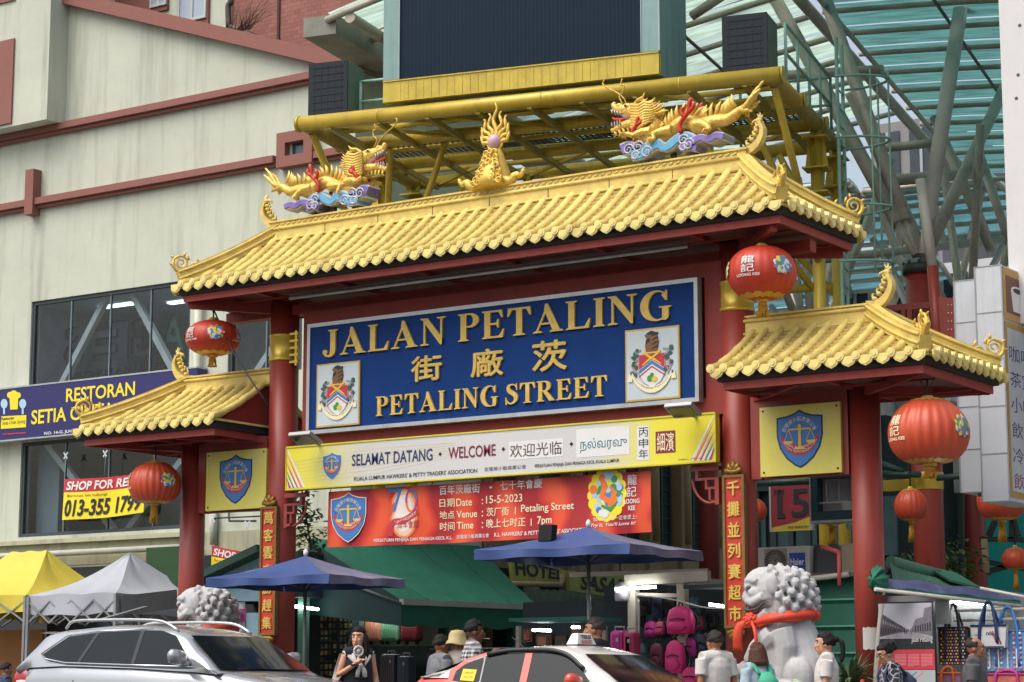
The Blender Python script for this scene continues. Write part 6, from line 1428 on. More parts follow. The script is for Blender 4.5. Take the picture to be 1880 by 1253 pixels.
# ================= gazebo tents at the left
def tent(name, lab, fl, fr_, Yf, depth, pk, vz, m, ridge=0, legs=True, group='pop up tents by the cream building'):
    a, c = W(*fl, Yf), W(*fr_, Yf); a.z = c.z = (a.z+c.z)/2; d = UY*depth; ctr = (a+c)/2+d/2; pz = WP(pk[0], pk[1], ctr, (0, 1, 0)).z
    t = thing(name, lab, 'tent', (ctr.x, ctr.y, 0), group); cs = [a, c, c+d, a+d]
    tops = [V((ctr.x-ridge/2, ctr.y, pz)), V((ctr.x+ridge/2, ctr.y, pz))]; tp = [(0, 1), (1, 1), (1, 0), (0, 0)]; b = MB(m)
    for i in range(4):
        p, q = cs[i], cs[(i+1) % 4]; ta, tb = tops[tp[i][0]], tops[tp[i][1]]
        def f(u, v): e = (p*(1-u)+q*u)*(1-v)+(ta*(1-u)+tb*u)*v; return e-UZ*(.16*math.sin(PI*v)*(.6+.4*math.sin(PI*u))+.012*math.sin(13*u+4*v))
        b.grid(f, 16, 14); b.grid(lambda u, v: f(u, 0)-UZ*vz*v*(1+.12*math.sin(PI*u))+(p-q).cross(UZ).normalized()*.03*math.sin(9*u+1)*v, 18, 4)
    b.build('canopy', t)
    for p in cs: MB(M('tent_leg_steel', '#8f9294', .4, metal=.5, dirt='#5a5a5a')).box(p.x-.025, p.x+.025, p.y-.025, p.y+.025, 0, p.z-.02).build('leg', t)
    b = MB(MATS['tent_leg_steel'])
    for i in range(4):
        p, q = cs[i]-UZ*.1, cs[(i+1) % 4]-UZ*.1; n = 4
        for k in range(n): u, w_ = p.lerp(q, k/n), p.lerp(q, (k+1)/n); b.beam(u, w_-UZ*.35, .025, .025); b.beam(u-UZ*.35, w_, .025, .025)
    b.build('truss', t); return t
tyel = M('tent_yellow', '#bfae42', .6, var=.08, sc=2, dirt='#b39e33', damt=.4); tgry = M('tent_grey', '#9b9fa8', .6, var=.08, sc=1.5, dirt='#7d818a', damt=.4)
tent('gazebo_tent', 'yellow pop up tent at the far left', (-150, 1097), (47, 1095), 1.2, 2.6, (108, 1010), .28, tyel, .9)
tent('gazebo_tent', 'pale grey pop up tent beside the green hedge panel', (53, 1094), (213, 1088), 0.4, 2.6, (222, 1016), .3, tgry, 0)
b = MB(M('cardboard_brown', '#8a5f36', .8, var=.12, sc=2)); a, c = W(-20, 1222, 2.6), W(78, 1156, 2.6); b.box(a.x-2, c.x, 2.6, 2.66, a.z-.6, c.z); b.build('brown_partition', label='brown board partition under the yellow tent', cat='partition')
b = MB(M('hanging_bulb_orange', '#c08a3a', .4))
for x in (76, 147): a = W(x, 1140, 1.8); b.lathe([(.01, .12), (.03, .06), (.05, 0), (.03, -.04)], a, 10)
b.build('hanging_bulbs', label='two orange hanging bulbs under the pale grey tent', cat='lamp')
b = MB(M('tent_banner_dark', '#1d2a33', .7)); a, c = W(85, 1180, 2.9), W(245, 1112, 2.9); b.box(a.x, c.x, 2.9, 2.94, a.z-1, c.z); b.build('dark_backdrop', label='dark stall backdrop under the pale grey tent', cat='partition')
hedge = M('artificial_hedge', '#2d4a30', .9, var=.5, sc=60, bump=.6, bsc=90); a, c = W(266, 1105, 2.2), W(333, 1003, 2.2)
t = thing('hedge_panel', 'dark green artificial grass panel between the grey tent and the left outer column', 'panel', (a.x, 2.2, 0)); MB(hedge).box(a.x, c.x+.3, 2.2, 2.28, a.z, c.z).build('turf', t); MB(framem).box(a.x, c.x+.3, 2.281, 2.33, 0, c.z).build('backing', t)
b = MB(M('grey_sheet', '#6d7072', .6)); b.beam(W(222, 1112, .5), W(325, 1100, 1.5), .04, .3); b.beam(W(180, 1140, -.2), W(268, 1115, .8), .12, .03); a, c = W(262, 1150, 2.1), W(332, 1105, 2.1); b.box(a.x, c.x, 2.1, 2.16, a.z-1.2, c.z); b.build('grey_lean_to', label='grey sheet lean-to below the green hedge panel', cat='shelter')
# shed with a blue side between the left columns
t = thing('blue_shed', 'small blue sided shed with a dark green sloping edge between the left columns', 'shed', W(430, 1250, 2.4)); lb = M('shed_light_blue', '#7ba0b0', .6, var=.1, dirt='#5f7a86', damt=.5)
b = MB(lb); P4 = [W(378, 1104, 2.45), W(500, 1104, 2.45), W(500, 1012, 2.45), W(372, 1066, 2.45)]; b.add(P4+[p+UY*.06 for p in P4], [(0, 1, 2, 3), (7, 6, 5, 4), (0, 4, 5, 1), (1, 5, 6, 2), (2, 6, 7, 3), (3, 7, 4, 0)]); b.build('side_panel', t)
MB(M('dark_green_edge', '#1f3f36', .7)).beam(W(362, 1068, 2.38), W(490, 1008, 2.38), .5, .12).build('roof_edge', t)
b = MB(M('shed_white_door', '#aebac0', .6, var=.08)); a, c = W(378, 1240, 2.5), W(446, 1105, 2.5); b.box(a.x, c.x, 2.5, 2.56, 0, c.z); b.build('door', t)
b = MB(lb); a, c = W(450, 1240, 2.4), W(482, 1125, 2.4); b.box(a.x, c.x, 2.4, 2.46, 0, c.z); b.build('door', t)
b = MB(M('pink_box', '#c03a8c', .5)); a, c = W(423, 1143, 2.3), W(441, 1118, 2.3); b.box(a.x, c.x, 2.3, 2.45, a.z, c.z); b.build('pink_box', label='small pink box on a white shelf behind the left lion', cat='box')
# ================= bag stall in the middle right
fcream = M('stall_frame_cream', '#a7a294', .55, var=.1, dirt='#6b6658', damt=.5)
YB_ = .9
t = thing('bag_stall', 'cream steel stall frame hung with bags under the larger parasol', 'stall', W(1210, 1250, YB_))
b = MB(fcream)
for x, y in ((1163, 1058), (1253, 1058)): p = W(x, y, YB_); b.box(p.x-.06, p.x+.06, YB_-.06, YB_+.06, 0, p.z)
p, q = W(1150, 1066, YB_-.06), W(1302, 1058, YB_-.06); b.beam(p, q, .1, .14); p, q = W(1168, 1092, YB_), W(1250, 1094, YB_); b.beam(p, q, .05, .05); p, q = W(1045, 1056, YB_), W(1300, 1048, YB_+1); b.beam(p, q, .06, .06)
for x in (1163, 1253): p = W(x, 1064, YB_); b.beam(p, p+V((0, 2.2, .0)), .06, .08)
b.build('frame', t)
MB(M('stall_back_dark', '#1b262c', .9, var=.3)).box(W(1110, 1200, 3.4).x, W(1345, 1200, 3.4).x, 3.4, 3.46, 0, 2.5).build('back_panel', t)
MB(M('stall_roof_dark', '#30363a', .8)).box(W(1268, 1070, YB_).x, W(1350, 1070, YB_).x+.2, YB_-.2, YB_+2.2, W(1290, 1075, YB_).z-.05, W(1290, 1075, YB_).z).build('side_roof', t)
p, q = W(1130, 1082, YB_-.2), W(1204, 1078, YB_-.2); MB(tub).tube([p, q], .018, 8).build('tube_light', label='lit tube over the hanging bags beside the cream pole', cat='light', group='lit tubes in the shops')
p, q = W(1302, 1110, YB_), W(1332, 1114, YB_); MB(tub).tube([p, q], .018, 8).build('tube_light', label='lit tube in the dark stall left of the right plaque', cat='light', group='lit tubes in the shops')
bagm = {k: M('bag_'+k, c, .5, var=.15, sc=6, spec=.4) for k, c in dict(pink='#c2266f', rose='#a8345f', magenta='#b02a86', navy='#1d2c44', black='#16191e', wine='#5d2036', teal='#1f4a52', green='#25543f', grey='#6c6f76', lilac='#8a7a9a').items()}
def backpack(px, pt, pb, wpx, Y, m, lab, kind='pack'):
    a, c = W(px-wpx/2, pb, Y), W(px+wpx/2, pt, Y); w_, h = c.x-a.x, c.z-a.z; cx = (a.x+c.x)/2; t = thing('backpack' if kind == 'pack' else 'handbag', lab, 'bag', (cx, Y, a.z), 'bags hanging in the bag stall'); m = bagm[m]
    b = MB(m); pr = [(0, .36), (.03, .47), (.3, .5), (.62, .48), (.84, .4), (.96, .22), (1, .04)]
    n = 16; vs = []
    for z, r in pr:
        for j in range(n):
            an = 2*PI*j/n; q = .55; cx_ = math.copysign(abs(math.cos(an))**q, math.cos(an)); sy = math.copysign(abs(math.sin(an))**q, math.sin(an)); vs.append((cx+r*w_*cx_, Y+r*w_*.55*sy*(1-.2*z), a.z+z*h))
    k = len(pr); b.add(vs, [(i*n+j, i*n+(j+1) % n, (i+1)*n+(j+1) % n, (i+1)*n+j) for i in range(k-1) for j in range(n)]+[tuple(range(n))[::-1], tuple((k-1)*n+j for j in range(n))], m, True); b.build('body', t)
    b = MB(m); b.ell((cx, Y-.27*w_, a.z+.27*h), .36*w_, .12*w_, .2*h, 14, 8); b.build('front_pocket', t)
    b = MB(bagm['black']); b.tube(smoothpath([V((cx-.08*w_, Y, a.z+h*.97)), V((cx-.05*w_, Y, a.z+h*1.1)), V((cx+.05*w_, Y, a.z+h*1.1)), V((cx+.08*w_, Y, a.z+h*.97))], 4), .012, 6)
    for s in (-1, 1): b.tube(smoothpath([V((cx+s*.2*w_, Y+.2*w_, a.z+h*.9)), V((cx+s*.42*w_, Y+.42*w_, a.z+h*.5)), V((cx+s*.3*w_, Y+.2*w_, a.z-.05*h))], 4), .02, 6, flat=1.6)
    b.tube([V((cx-.3*w_, Y-.285*w_, a.z+h*.5)), V((cx, Y-.3*w_, a.z+h*.56)), V((cx+.3*w_, Y-.285*w_, a.z+h*.5))], .008, 5); b.build('strap', t); return t
for i, (px, pt, pb, w_, Y, m, lab) in enumerate(((1250, 1112, 1165, 46, .7, 'pink', 'bright pink backpack at the upper right of the bag stall'), (1240, 1175, 1237, 34, .6, 'pink', 'hot pink backpack hanging at the right of the lower row'), (1207, 1180, 1228, 26, .9, 'wine', 'wine red bag hanging left of the hot pink backpack'),
    (1185, 1085, 1130, 26, 1.3, 'black', 'leftmost black bag on the upper rail of the bag stall'), (1208, 1088, 1136, 24, 1.3, 'navy', 'navy bag in the middle of the upper rail'), (1230, 1086, 1132, 22, 1.3, 'black', 'black bag beside the upper pink backpack'), (1275, 1095, 1145, 26, 1.5, 'teal', 'dark teal bag right of the cream pole'),
    (1195, 1140, 1170, 22, 1.1, 'magenta', 'small magenta bag above the wine red bag'), (1190, 1232, 1258, 30, .7, 'green', 'green bag low in the bag stall'), (1270, 1225, 1262, 34, .5, 'pink', 'pink bag half below the picture edge right of the pole'), (1222, 1140, 1172, 22, 1.2, 'navy', 'dark blue pouch above the hot pink backpack'), (1180, 1180, 1222, 20, 1.2, 'teal', 'slim teal bag beside the left pole'),
    (1290, 1160, 1205, 28, 1.5, 'navy', 'navy backpack in the shaded right part of the stall'), (1305, 1120, 1160, 24, 1.7, 'black', 'black backpack nearest the right plaque'), (1145, 1235, 1260, 30, .8, 'grey', 'grey bag below the pink cases'), (1172, 1118, 1152, 18, 1.4, 'black', 'slim black bag at the left end of the upper rail'), (1212, 1140, 1166, 16, 1.0, 'rose', 'small rose pouch above the wine red bag'), (1266, 1170, 1206, 22, .9, 'magenta', 'magenta bag right of the hot pink backpack'), (1284, 1212, 1248, 26, 1.0, 'lilac', 'lilac bag low at the right of the bag stall'), (1214, 1236, 1266, 28, .8, 'lilac', 'lilac sack low between the two stall poles'), (1282, 1130, 1158, 20, 1.3, 'wine', 'wine red bag in the shade right of the upper pink backpack'))):
    backpack(px, pt, pb, w_, Y, m, lab)
for (l, r_, tp, bt, lab) in ((1126, 1150, 1158, 1212, 'pink ribbed suitcase nearest the man in black'), (1150, 1171, 1160, 1214, 'rose ribbed suitcase against the left cream pole')):
    a, q = W(l, bt, .5), W(r_, tp, .5); c = suitcase(((a.x+q.x)/2, .5, a.z), q.x-a.x, q.z-a.z, .22, bagm['magenta' if l < 1140 else 'rose'], lab); c['group'] = 'suitcases at the bag stall'
b = MB(M('stall_table', '#4c5254', .7)); a, c = W(1118, 1215, .6), W(1178, 1215, .6); b.box(a.x, c.x, .3, 1.1, a.z-.06, a.z-.002); b.box(a.x+.05, a.x+.1, .4, .45, 0, a.z-.06); b.box(c.x-.1, c.x-.05, .4, .45, 0, a.z-.06); b.box(a.x+.05, a.x+.1, .95, 1, 0, a.z-.06); b.box(c.x-.1, c.x-.05, .95, 1, 0, a.z-.06); b.build('low_table', label='low grey table under the pink suitcases', cat='table')
b = MB(M('translucent_bottle', '#a9a7b0', .3)); a = W(1142, 1104, .8); b.lathe([(.09, 0), (.1, .05), (.1, .2), (.05, .24), (.03, .26)], a, 14); b.build('plastic_bag', label='pale plastic bag hanging from the tube light at the stall', cat='bag')
b = MB(M('white_wire', '#b8bcc0', .5)); b.tube(smoothpath([W(1170, 1094, .5), W(1230, 1100, .4), W(1290, 1115, .3), W(1330, 1118, .3)], 6), .01, 5); b.tube(smoothpath([W(1172, 1100, .6), W(1173, 1150, .6), W(1170, 1200, .6), W(1176, 1235, .6)], 5), .008, 5); b.build('white_wire', label='white wires strung across the bag stall', cat='wire')
# dim shop with frames behind the taxi
t = thing('picture_stall', 'dim stall with framed pictures and teal canvas edge behind the man in black', 'stall', W(1040, 1250, 3)); b = MB(M('teal_canvas', '#3d7a70', .7, var=.2)); b.beam(W(965, 1140, 2.2), W(1112, 1137, 2.2), .9, .05); b.build('canvas_roof', t)
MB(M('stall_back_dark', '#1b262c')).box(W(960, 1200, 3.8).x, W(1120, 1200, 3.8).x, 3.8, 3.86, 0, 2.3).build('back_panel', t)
b = MB(fcream)
for x in (952, 1110): p = W(x, 1150, 2); b.box(p.x-.03, p.x+.03, 1.97, 2.03, 0, p.z)
b.build('pole', t)
goodsmat(M('picture_art', '#6b5a40', .6, var=0), 6, ['#6b3a2c', '#2b3338', '#8a5a40', '#38403c'])
for k, (l, tp, r_, bt) in enumerate(((985, 1165, 1014, 1190), (1020, 1168, 1040, 1190), (960, 1155, 978, 1180), (1050, 1150, 1072, 1180))):
    a, c = W(l, bt, 3.7), W(r_, tp, 3.7); o = MB(M('picture_frame', '#4a3424', .6)).box(a.x, c.x, 3.68, 3.799, a.z, c.z).build('framed_picture', t); MB(MATS['picture_art']).box(a.x+.04, c.x-.04, 3.672, 3.6799, a.z+.04, c.z-.04).build('artwork', o)
p, q = W(978, 1157, 2.6), W(1011, 1158, 2.6); MB(tub).tube([p, q], .02, 8).build('tube_light', label='lit tube over the framed pictures', cat='light', group='lit tubes in the shops')
p, q = W(1050, 1152, 3.2), W(1064, 1152, 3.2); MB(tub).tube([p, q], .02, 8).build('tube_light', label='short lit tube left of the man in black', cat='light', group='lit tubes in the shops')
# dim shop behind the checked shirt: dark racks of clothes
t = thing('clothes_rack', 'dim rack of dark patterned clothes behind the man in the checked shirt', 'rack', W(890, 1250, 4)); b = MB(M('dark_clothes', '#2a2330', .8, var=.5, sc=12))
for i in range(14): p = W(800+13*i, 1170, 4.2); q = (i*37 % 5)*.05; b.obox(V((p.x, 4.2, 1.05+q/2)), UX*.05, UY*.2, UZ*(.5-q/2))
b.build('clothes', t); b = MB(framem); p, q = W(790, 1150, 4.2), W(980, 1150, 4.2); b.tube([V((p.x, 4.2, 1.6)), V((q.x, 4.2, 1.6))], .02, 6)
for x in (p.x, q.x): b.tube([V((x, 4.2, 0)), V((x, 4.2, 1.6))], .02, 6)
b.build('rail', t)
# ================= kiosk with green shutter behind the right lion, and what stands on it
YK = 1.0
def ZX(l, b_, r_, tp, Y): a, c = W(l, b_, Y), W(r_, tp, Y); return a.x, c.x, a.z, c.z
kx0, kx1 = W(1380, 1060, YK).x, W(1572, 1060, YK).x; kz = W(1480, 1062, YK).z
t = thing('kiosk', 'market kiosk with a dark green corrugated shutter behind the right stone lion', 'kiosk', ((kx0+kx1)/2, YK, 0))
kg = M('shutter_green', '#0f5c48', .5, var=.1, dirt='#0a3d33', damt=.5)
b = MB(kg); n = 7
for i in range(n):
    z0, z1 = kz*i/n, kz*(i+1)/n; b.add([(kx0, YK, z0), (kx1, YK, z0), (kx1, YK-.03, z0+.05), (kx0, YK-.03, z0+.05), (kx1, YK, z1), (kx0, YK, z1)], [(0, 1, 2, 3), (3, 2, 4, 5)])
b.build('shutter', t)
b = MB(M('shutter_ridge_pale', '#5d9c86', .5))
for i in range(1, n): z = kz*i/n+.045; b.box(kx0, kx1, YK-.042, YK-.031, z, z+.02)
b.build('ridge_strips', t)
MB(M('kiosk_side', '#3a4644', .8)).box(kx0, kx1, YK+.01, YK+1.6, 0, kz-.01).build('cabin', t)
b = MB(M('kiosk_roof_rust', '#5f5a54', .8, var=.3, dirt='#3a2c24', damt=.7)); b.box(kx0-.15, kx1+.15, YK-.2, YK+1.8, kz, kz+.05); b.build('roof', t)
MB(pipel).tube([(kx0+.6, YK-.22, kz-.05), (kx1, YK-.22, kz+.02)], .035, 8).build('roof_pipe', t)
# air conditioner
x0, x1, z0, z1 = ZX(1390, 1054, 1486, 1002, YK+.15); z0 = kz+.055; Y = YK+.15
t = thing('air_conditioner', 'white air conditioner outdoor unit with a round fan on the kiosk roof', 'air conditioner', ((x0+x1)/2, Y, z0)); wh = M('ac_white', '#b3b1a8', .5, var=.06, dirt='#807c70', damt=.4)
MB(wh).box(x0, x1, Y, Y+.32, z0, z1).build('casing', t, bevel=.015)
cx, cz = x0+(x1-x0)*.36, (z0+z1)/2; r = (z1-z0)*.42
b = MB(M('fan_dark', '#3d3c38', .6)); b.prism(rect(-r*1.05, -r*1.05, r*1.05, r*1.05), XZ((cx, Y, cz)), .0, .004, M('fan_panel', '#8c8a82', .5)); b.prism(disc(0, 0, r, 28), XZ((cx, Y, cz)), .004, .008); b.build('fan_opening', t)
b = MB(M('fan_guard', '#8f8d86', .4)); 
for i in range(24):
    a = 2*PI*i/24; b.tube([V((cx+r*q*math.cos(a+.5*q), Y-.014, cz+r*q*math.sin(a+.5*q))) for q in (.12, .4, .7, 1)], .006, 4)
for q in (.12, .5, 1): b.tube([V((cx+r*q*math.cos(2*PI*i/24), Y-.014, cz+r*q*math.sin(2*PI*i/24))) for i in range(25)], .006, 4)
b.build('fan_guard', t)
lx = x0+(x1-x0)*.77; b = MB(M('logo_blue', '#1b3f9a', .5)); b.prism(rect(-.115, -.12, .115, .12), XZ((lx, Y, cz-.02)), 0, .004); b.text('Haier', XZ((lx, Y-.006, cz-.02)), -.1, -.04, .2, .09, m=ink['white'], bold=.02); b.build('logo_plate', t)
# tarpaulin covered load, board, red stick
tarp = M('tarp_dark', '#44484a', .7, var=.2, bump=.5, bsc=8); x0, x1, z0, z1 = ZX(1490, 1054, 1545, 1000, YK+.2)
def tf(u, v):
    a = 2*PI*u; q = max(abs(math.cos(a)), abs(math.sin(a))); rx_ = (x1-x0)/2*(1-.25*v); return V(((x0+x1)/2+.05-.1*v+rx_*math.cos(a)/q*(1+.04*math.sin(7*a)), YK+.6+.4*math.sin(a)/q*(1-.2*v), kz+.051+(z1-kz-.05)*v+.02*math.sin(5*a)*v))
b = MB(tarp); b.grid(tf, 40, 8); b.add([tf(i/40, 1) for i in range(40)], [tuple(range(40))]); b.build('covered_load', label='load covered with dark tarpaulin on the kiosk roof beside the air conditioner', cat='load')
x0, x1, z0, z1 = ZX(1546, 1054, 1568, 998, YK+.1); MB(M('cream_board', '#a29780', .7, dirt='#77705e')).box(x0, x1, YK+.1, YK+.16, kz+.05, z1).build('board', label='cream board standing on the kiosk roof beside the outer right column', cat='board')
b = MB(M('red_stick', '#c0524c', .5)); b.tube([W(1508, 1004, YK-.1), W(1540, 1014, YK-.24)], .03, 8, flat=.5); b.tube([W(1540, 1012, YK-.25), W(1541, 1075, YK-.28)], .025, 8); b.build('red_umbrella_stick', label='red stick hanging over the kiosk roof edge', cat='stick')
# price sign and light box in the right side bay
x0, x1, z0, z1 = ZX(1417, 977, 1486, 890, 4.2); t = thing('price_sign', 'dark red RM 15 price sign with black figures in the right side bay', 'sign', ((x0+x1)/2, 4.2, z0))
b = MB(M('sign_wine', '#7d2a34', .5)); b.box(x0, x1, 4.2, 4.28, z0, z1); b.build('panel', t); b = MB(ink['grey']); b.box(x0-.03, x0, 4.19, 4.285, z0, z1); b.box(x1, x1+.03, 4.19, 4.285, z0, z1); b.build('edge', t)
f4 = XZ((0, 4.195, 0)); b = MB(M('sign_mustard', '#a89a3a', .5)); b.flat([(x0, z0), (x1, z0), (x1, z0+.2), (x0+(x1-x0)*.6, z0+.12), (x0, z0+.06)], f4); ax0, ax1, az0, az1 = ZX(1415, 888, 1482, 873, 4.2); b.box(ax0, ax1, 4.2, 4.26, az0, az1); b.build('yellow_band', t)
b = MB(ink['black']); 
b.text('15', XZ((0, 4.192, 0)), x0+.1, z0+.2, (x1-x0)*.82, (z1-z0)*.62, bold=.012)
b.box(x0+.1, x0+(x1-x0)*.36, 4.188, 4.192, z0+.2, z0+.255)
b.text('RM', XZ((0, 4.192, 0)), x0+.05, z1-.13, .16, .09); b.text('PER PERSON', XZ((0, 4.192, 0)), x1-.36, z0+.03, .33, .04); b.text('GUESTHOUSE', XZ((0, 4.197, 0)), ax0+.1, az0+.04, ax1-ax0-.2, az1-az0-.08); b.build('lettering', t)
x0, x1, z0, z1 = ZX(1490, 957, 1580, 862, 2.6); t = thing('light_box', 'unlit glass fronted light box with white tubes inside beside the outer right column', 'light box', ((x0+x1)/2, 2.6, z0))
b = MB(M('light_box_teal', '#1d4247', .5)); f = .09; b.box(x0, x1, 2.6, 2.85, z0, z0+f*1.4); b.box(x0, x0+f, 2.6, 2.85, z0+f*1.4, z1); b.box(x1-f, x1, 2.6, 2.85, z0+f*1.4, z1); b.box(x0+f, x1-f, 2.6, 2.85, z1-f, z1); b.build('frame', t)
MB(M('light_box_inner', '#c9cfd0', .6)).box(x0+f, x1-f, 2.78, 2.84, z0+f*1.4, z1-f).build('back', t); MB(silver).box(x0-.02, x0, 2.59, 2.86, z0-.03, z1).box(x0, x1, 2.59, 2.86, z0-.03, z0).build('rim', t)
b = MB(ink['white'])
for i in range(3): x = x0+f+(x1-x0-2*f)*(.15+.33*i); b.tube([(x, 2.72, z0+.25), (x, 2.72, z1-f)], .015, 6)
b.build('tubes', t); b = MB(glass_mat('clear_glass', (.85, .88, .88), .06)); b.add([(x0+f, 2.64, z0+f*1.4), (x1-f, 2.64, z0+f*1.4), (x1-f, 2.64, z1-f), (x0+f, 2.64, z1-f)], [(0, 1, 2, 3)]); b.build('glass', t)
dg = M('dark_green_pipe', '#22423c', .5)
b = MB(dg)
for p, q, Y in (((1382, 888), (1492, 884), 3.4), ((1618, 870), (1690, 872), 7.6), ((1720, 878), (1790, 872), 7.6), ((1618, 852), (1660, 866), 7.6)): b.tube([W(*p, Y), W(*q, Y)], .05, 8)
build_each(b, 'street_pipe', None, label='dark green horizontal pipe strung across the street behind the right bay', cat='pipe', group='green pipes behind the right bay')
# smaller lanterns in the street behind
for px, py, rx, rz, Y, lab in ((1384, 938, 24, 20, 6, 'orange lantern half hidden behind the right main column'), (1527, 930, 44, 34, 5.2, 'red lantern behind the unlit light box'), (1672, 929, 30, 28, 6.6, 'orange lantern partly behind the thick red canopy column'), (1838, 918, 44, 38, 6, 'dark red lantern hanging under the white vertical signs'), (1864, 1027, 25, 19, 9, 'small orange lantern in front of the turquoise wall')):
    c = W(px, py, Y); k = (c-CAMP).dot(_fw)/FPX; lantern('silk_lantern', lab, c, rx*k, rz*k, 'bell' if px != 1527 else 'flat', c.z+rz*k+1.2, 0, False, 'red silk lanterns strung across the street', .25, 18)
# ================= behind the right side: facades, wall, plants
t = thing('turquoise_building', 'flat turquoise painted wall of a building at the right end of the street', 'building', W(1850, 1000, 19)); a = W(1752, 1200, 19); b = MB(M('turquoise_paint', '#1fa0a0', .7, var=.06, dirt='#178284', damt=.4)); b.box(a.x, a.x+9, 19, 24, 0, 6.4); b.build('wall', t)
b = MB(M('steel_dark', '#2a3438', .6)); 
for p, q in (((1765, 905), (1765, 1075)), ((1800, 990), (1880, 992)), ((1800, 1030), (1880, 1045)), ((1815, 985), (1845, 915)), ((1870, 985), (1850, 915)), ((1858, 915), (1858, 990)), ((1812, 1050), (1850, 1040))): b.beam(W(*p, 11), W(*q, 11), .09, .09)
b.build('scaffold', label='dark steel frame standing in front of the turquoise wall', cat='scaffold')
MB(M('bamboo_pale', '#a58f74', .7)).tube([W(1807, 990, 10.5), W(1811, 1052, 10.5)], .06, 8).build('wooden_post', label='pale wooden post leaning in front of the turquoise wall', cat='post')
t = thing('stencil_facade', 'grey white shopfront with black floral stencils between two red canopy columns', 'building', W(1735, 960, 15)); x0, x1, z0, z1 = ZX(1630, 1200, 1790, 800, 15); MB(greyw).box(x0, x1, 15, 15.25, 0, z1).build('wall', t)
b = MB(ink['black']); rnd = random.Random(21); f15 = XZ((0, 14.99, 0)); 
for i in range(70):
    p = W(rnd.uniform(1722, 1748), rnd.choice([rnd.uniform(905, 935), rnd.uniform(950, 975), rnd.uniform(975, 1020)]), 14.99); a = rnd.random()*6.3; r = rnd.uniform(.06, .16)
    b.flat([(p.x+r*q*math.cos(a+s_), p.z+r*q*math.sin(a+s_)) for s_, q in ((0, 1), (.6, .5), (1.3, .9), (2.2, .4), (3.1, .9), (4.1, .4), (5, .8), (5.7, .45))], XZ((0, 14.99-.0008*i, 0)))
b.build('stencil', t); b = MB(M('dim_window', '#26343a', .3)); 
for q in ((1640, 1010, 1668, 905), (1676, 1030, 1700, 880), (1752, 1000, 1772, 905)): x0, x1, z0, z1 = ZX(*q, 15); b.box(x0, x1, 14.96, 14.998, z0, z1)
b.build('window', t)
t = thing('dark_facade', 'dim dark fronted building with posts behind the price sign and light box', 'building', W(1470, 950, 9.5)); x0, x1, z0, z1 = ZX(1352, 1200, 1625, 700, 9.5); MB(M('dim_front', '#24343a', .9, var=.25)).box(x0, x1, 9.5, 12.4, 0, 5.6).build('wall', t)
b = MB(M('dim_post', '#37454a', .7)); rnd = random.Random(5)
for i in range(9): x = x0+(x1-x0)*(i+.5)/9; b.box(x-.05, x+.05, 9.4, 9.498, 0, 5.6)
for z in (2.9, 4.4): b.box(x0, x1, 9.36, 9.399, z, z+.12)
build_each(b, 'post', t); b = MB(M('dim_pane', '#3f5a60', .3)); 
for i in range(6): x = x0+.25+(x1-x0)*i/6; b.box(x, x+.4, 9.44, 9.499, 3.2, 4.2)
b.build('window', t)
# tall buildings beyond the canopy
def block(name, lab, l, r_, tp, Y, m, rows, cols, dep=10):
    x0, x1, z0, z1 = ZX(l, 1260, r_, tp, Y); t = thing(name, lab, 'building', ((x0+x1)/2, Y, 0), None); MB(m).box(x0, x1, Y, Y+dep, 0, z1).build('wall', t)
    h = (z1-4)/rows; w_ = (x1-x0)/cols
    for r in range(rows):
        b = MB(m); b.box(x0-.1, x1+.1, Y-.5, Y-.002, 4+h*r, 4+h*r+.25); b.build('balcony_slab', t)
        for c in range(cols):
            o = MB(M('far_window', '#2c3940', .2, var=.2)).box(x0+w_*c+w_*.15, x0+w_*(c+1)-w_*.15, Y-.06, Y-.003, 4+h*r+.9, 4+h*r+h-.35).build('window', t); MB(M('far_window_frame', '#8f9698', .5)).box(x0+w_*(c+.5)-.05, x0+w_*(c+.5)+.05, Y-.1, Y-.061, 4+h*r+.9, 4+h*r+h-.35).build('frame', o)
block('apartment_block', 'grey concrete apartment block with dark windows beyond the canopy struts', 1628, 1722, 212, 44, M('far_concrete', '#7d7a7c', .8, var=.1, dirt='#4f4d50', damt=.5), 5, 2)
block('apartment_block', 'pale low block with dark windows beyond the red tree column', 1560, 1850, 470, 36, M('far_pale', '#b4b6b8', .8, var=.08, dirt='#85878a', damt=.5), 4, 5)
block('apartment_block', 'wide dim block closing the far end of the street', 1240, 1660, 560, 40, M('far_dim', '#55656a', .9, var=.15), 4, 6)
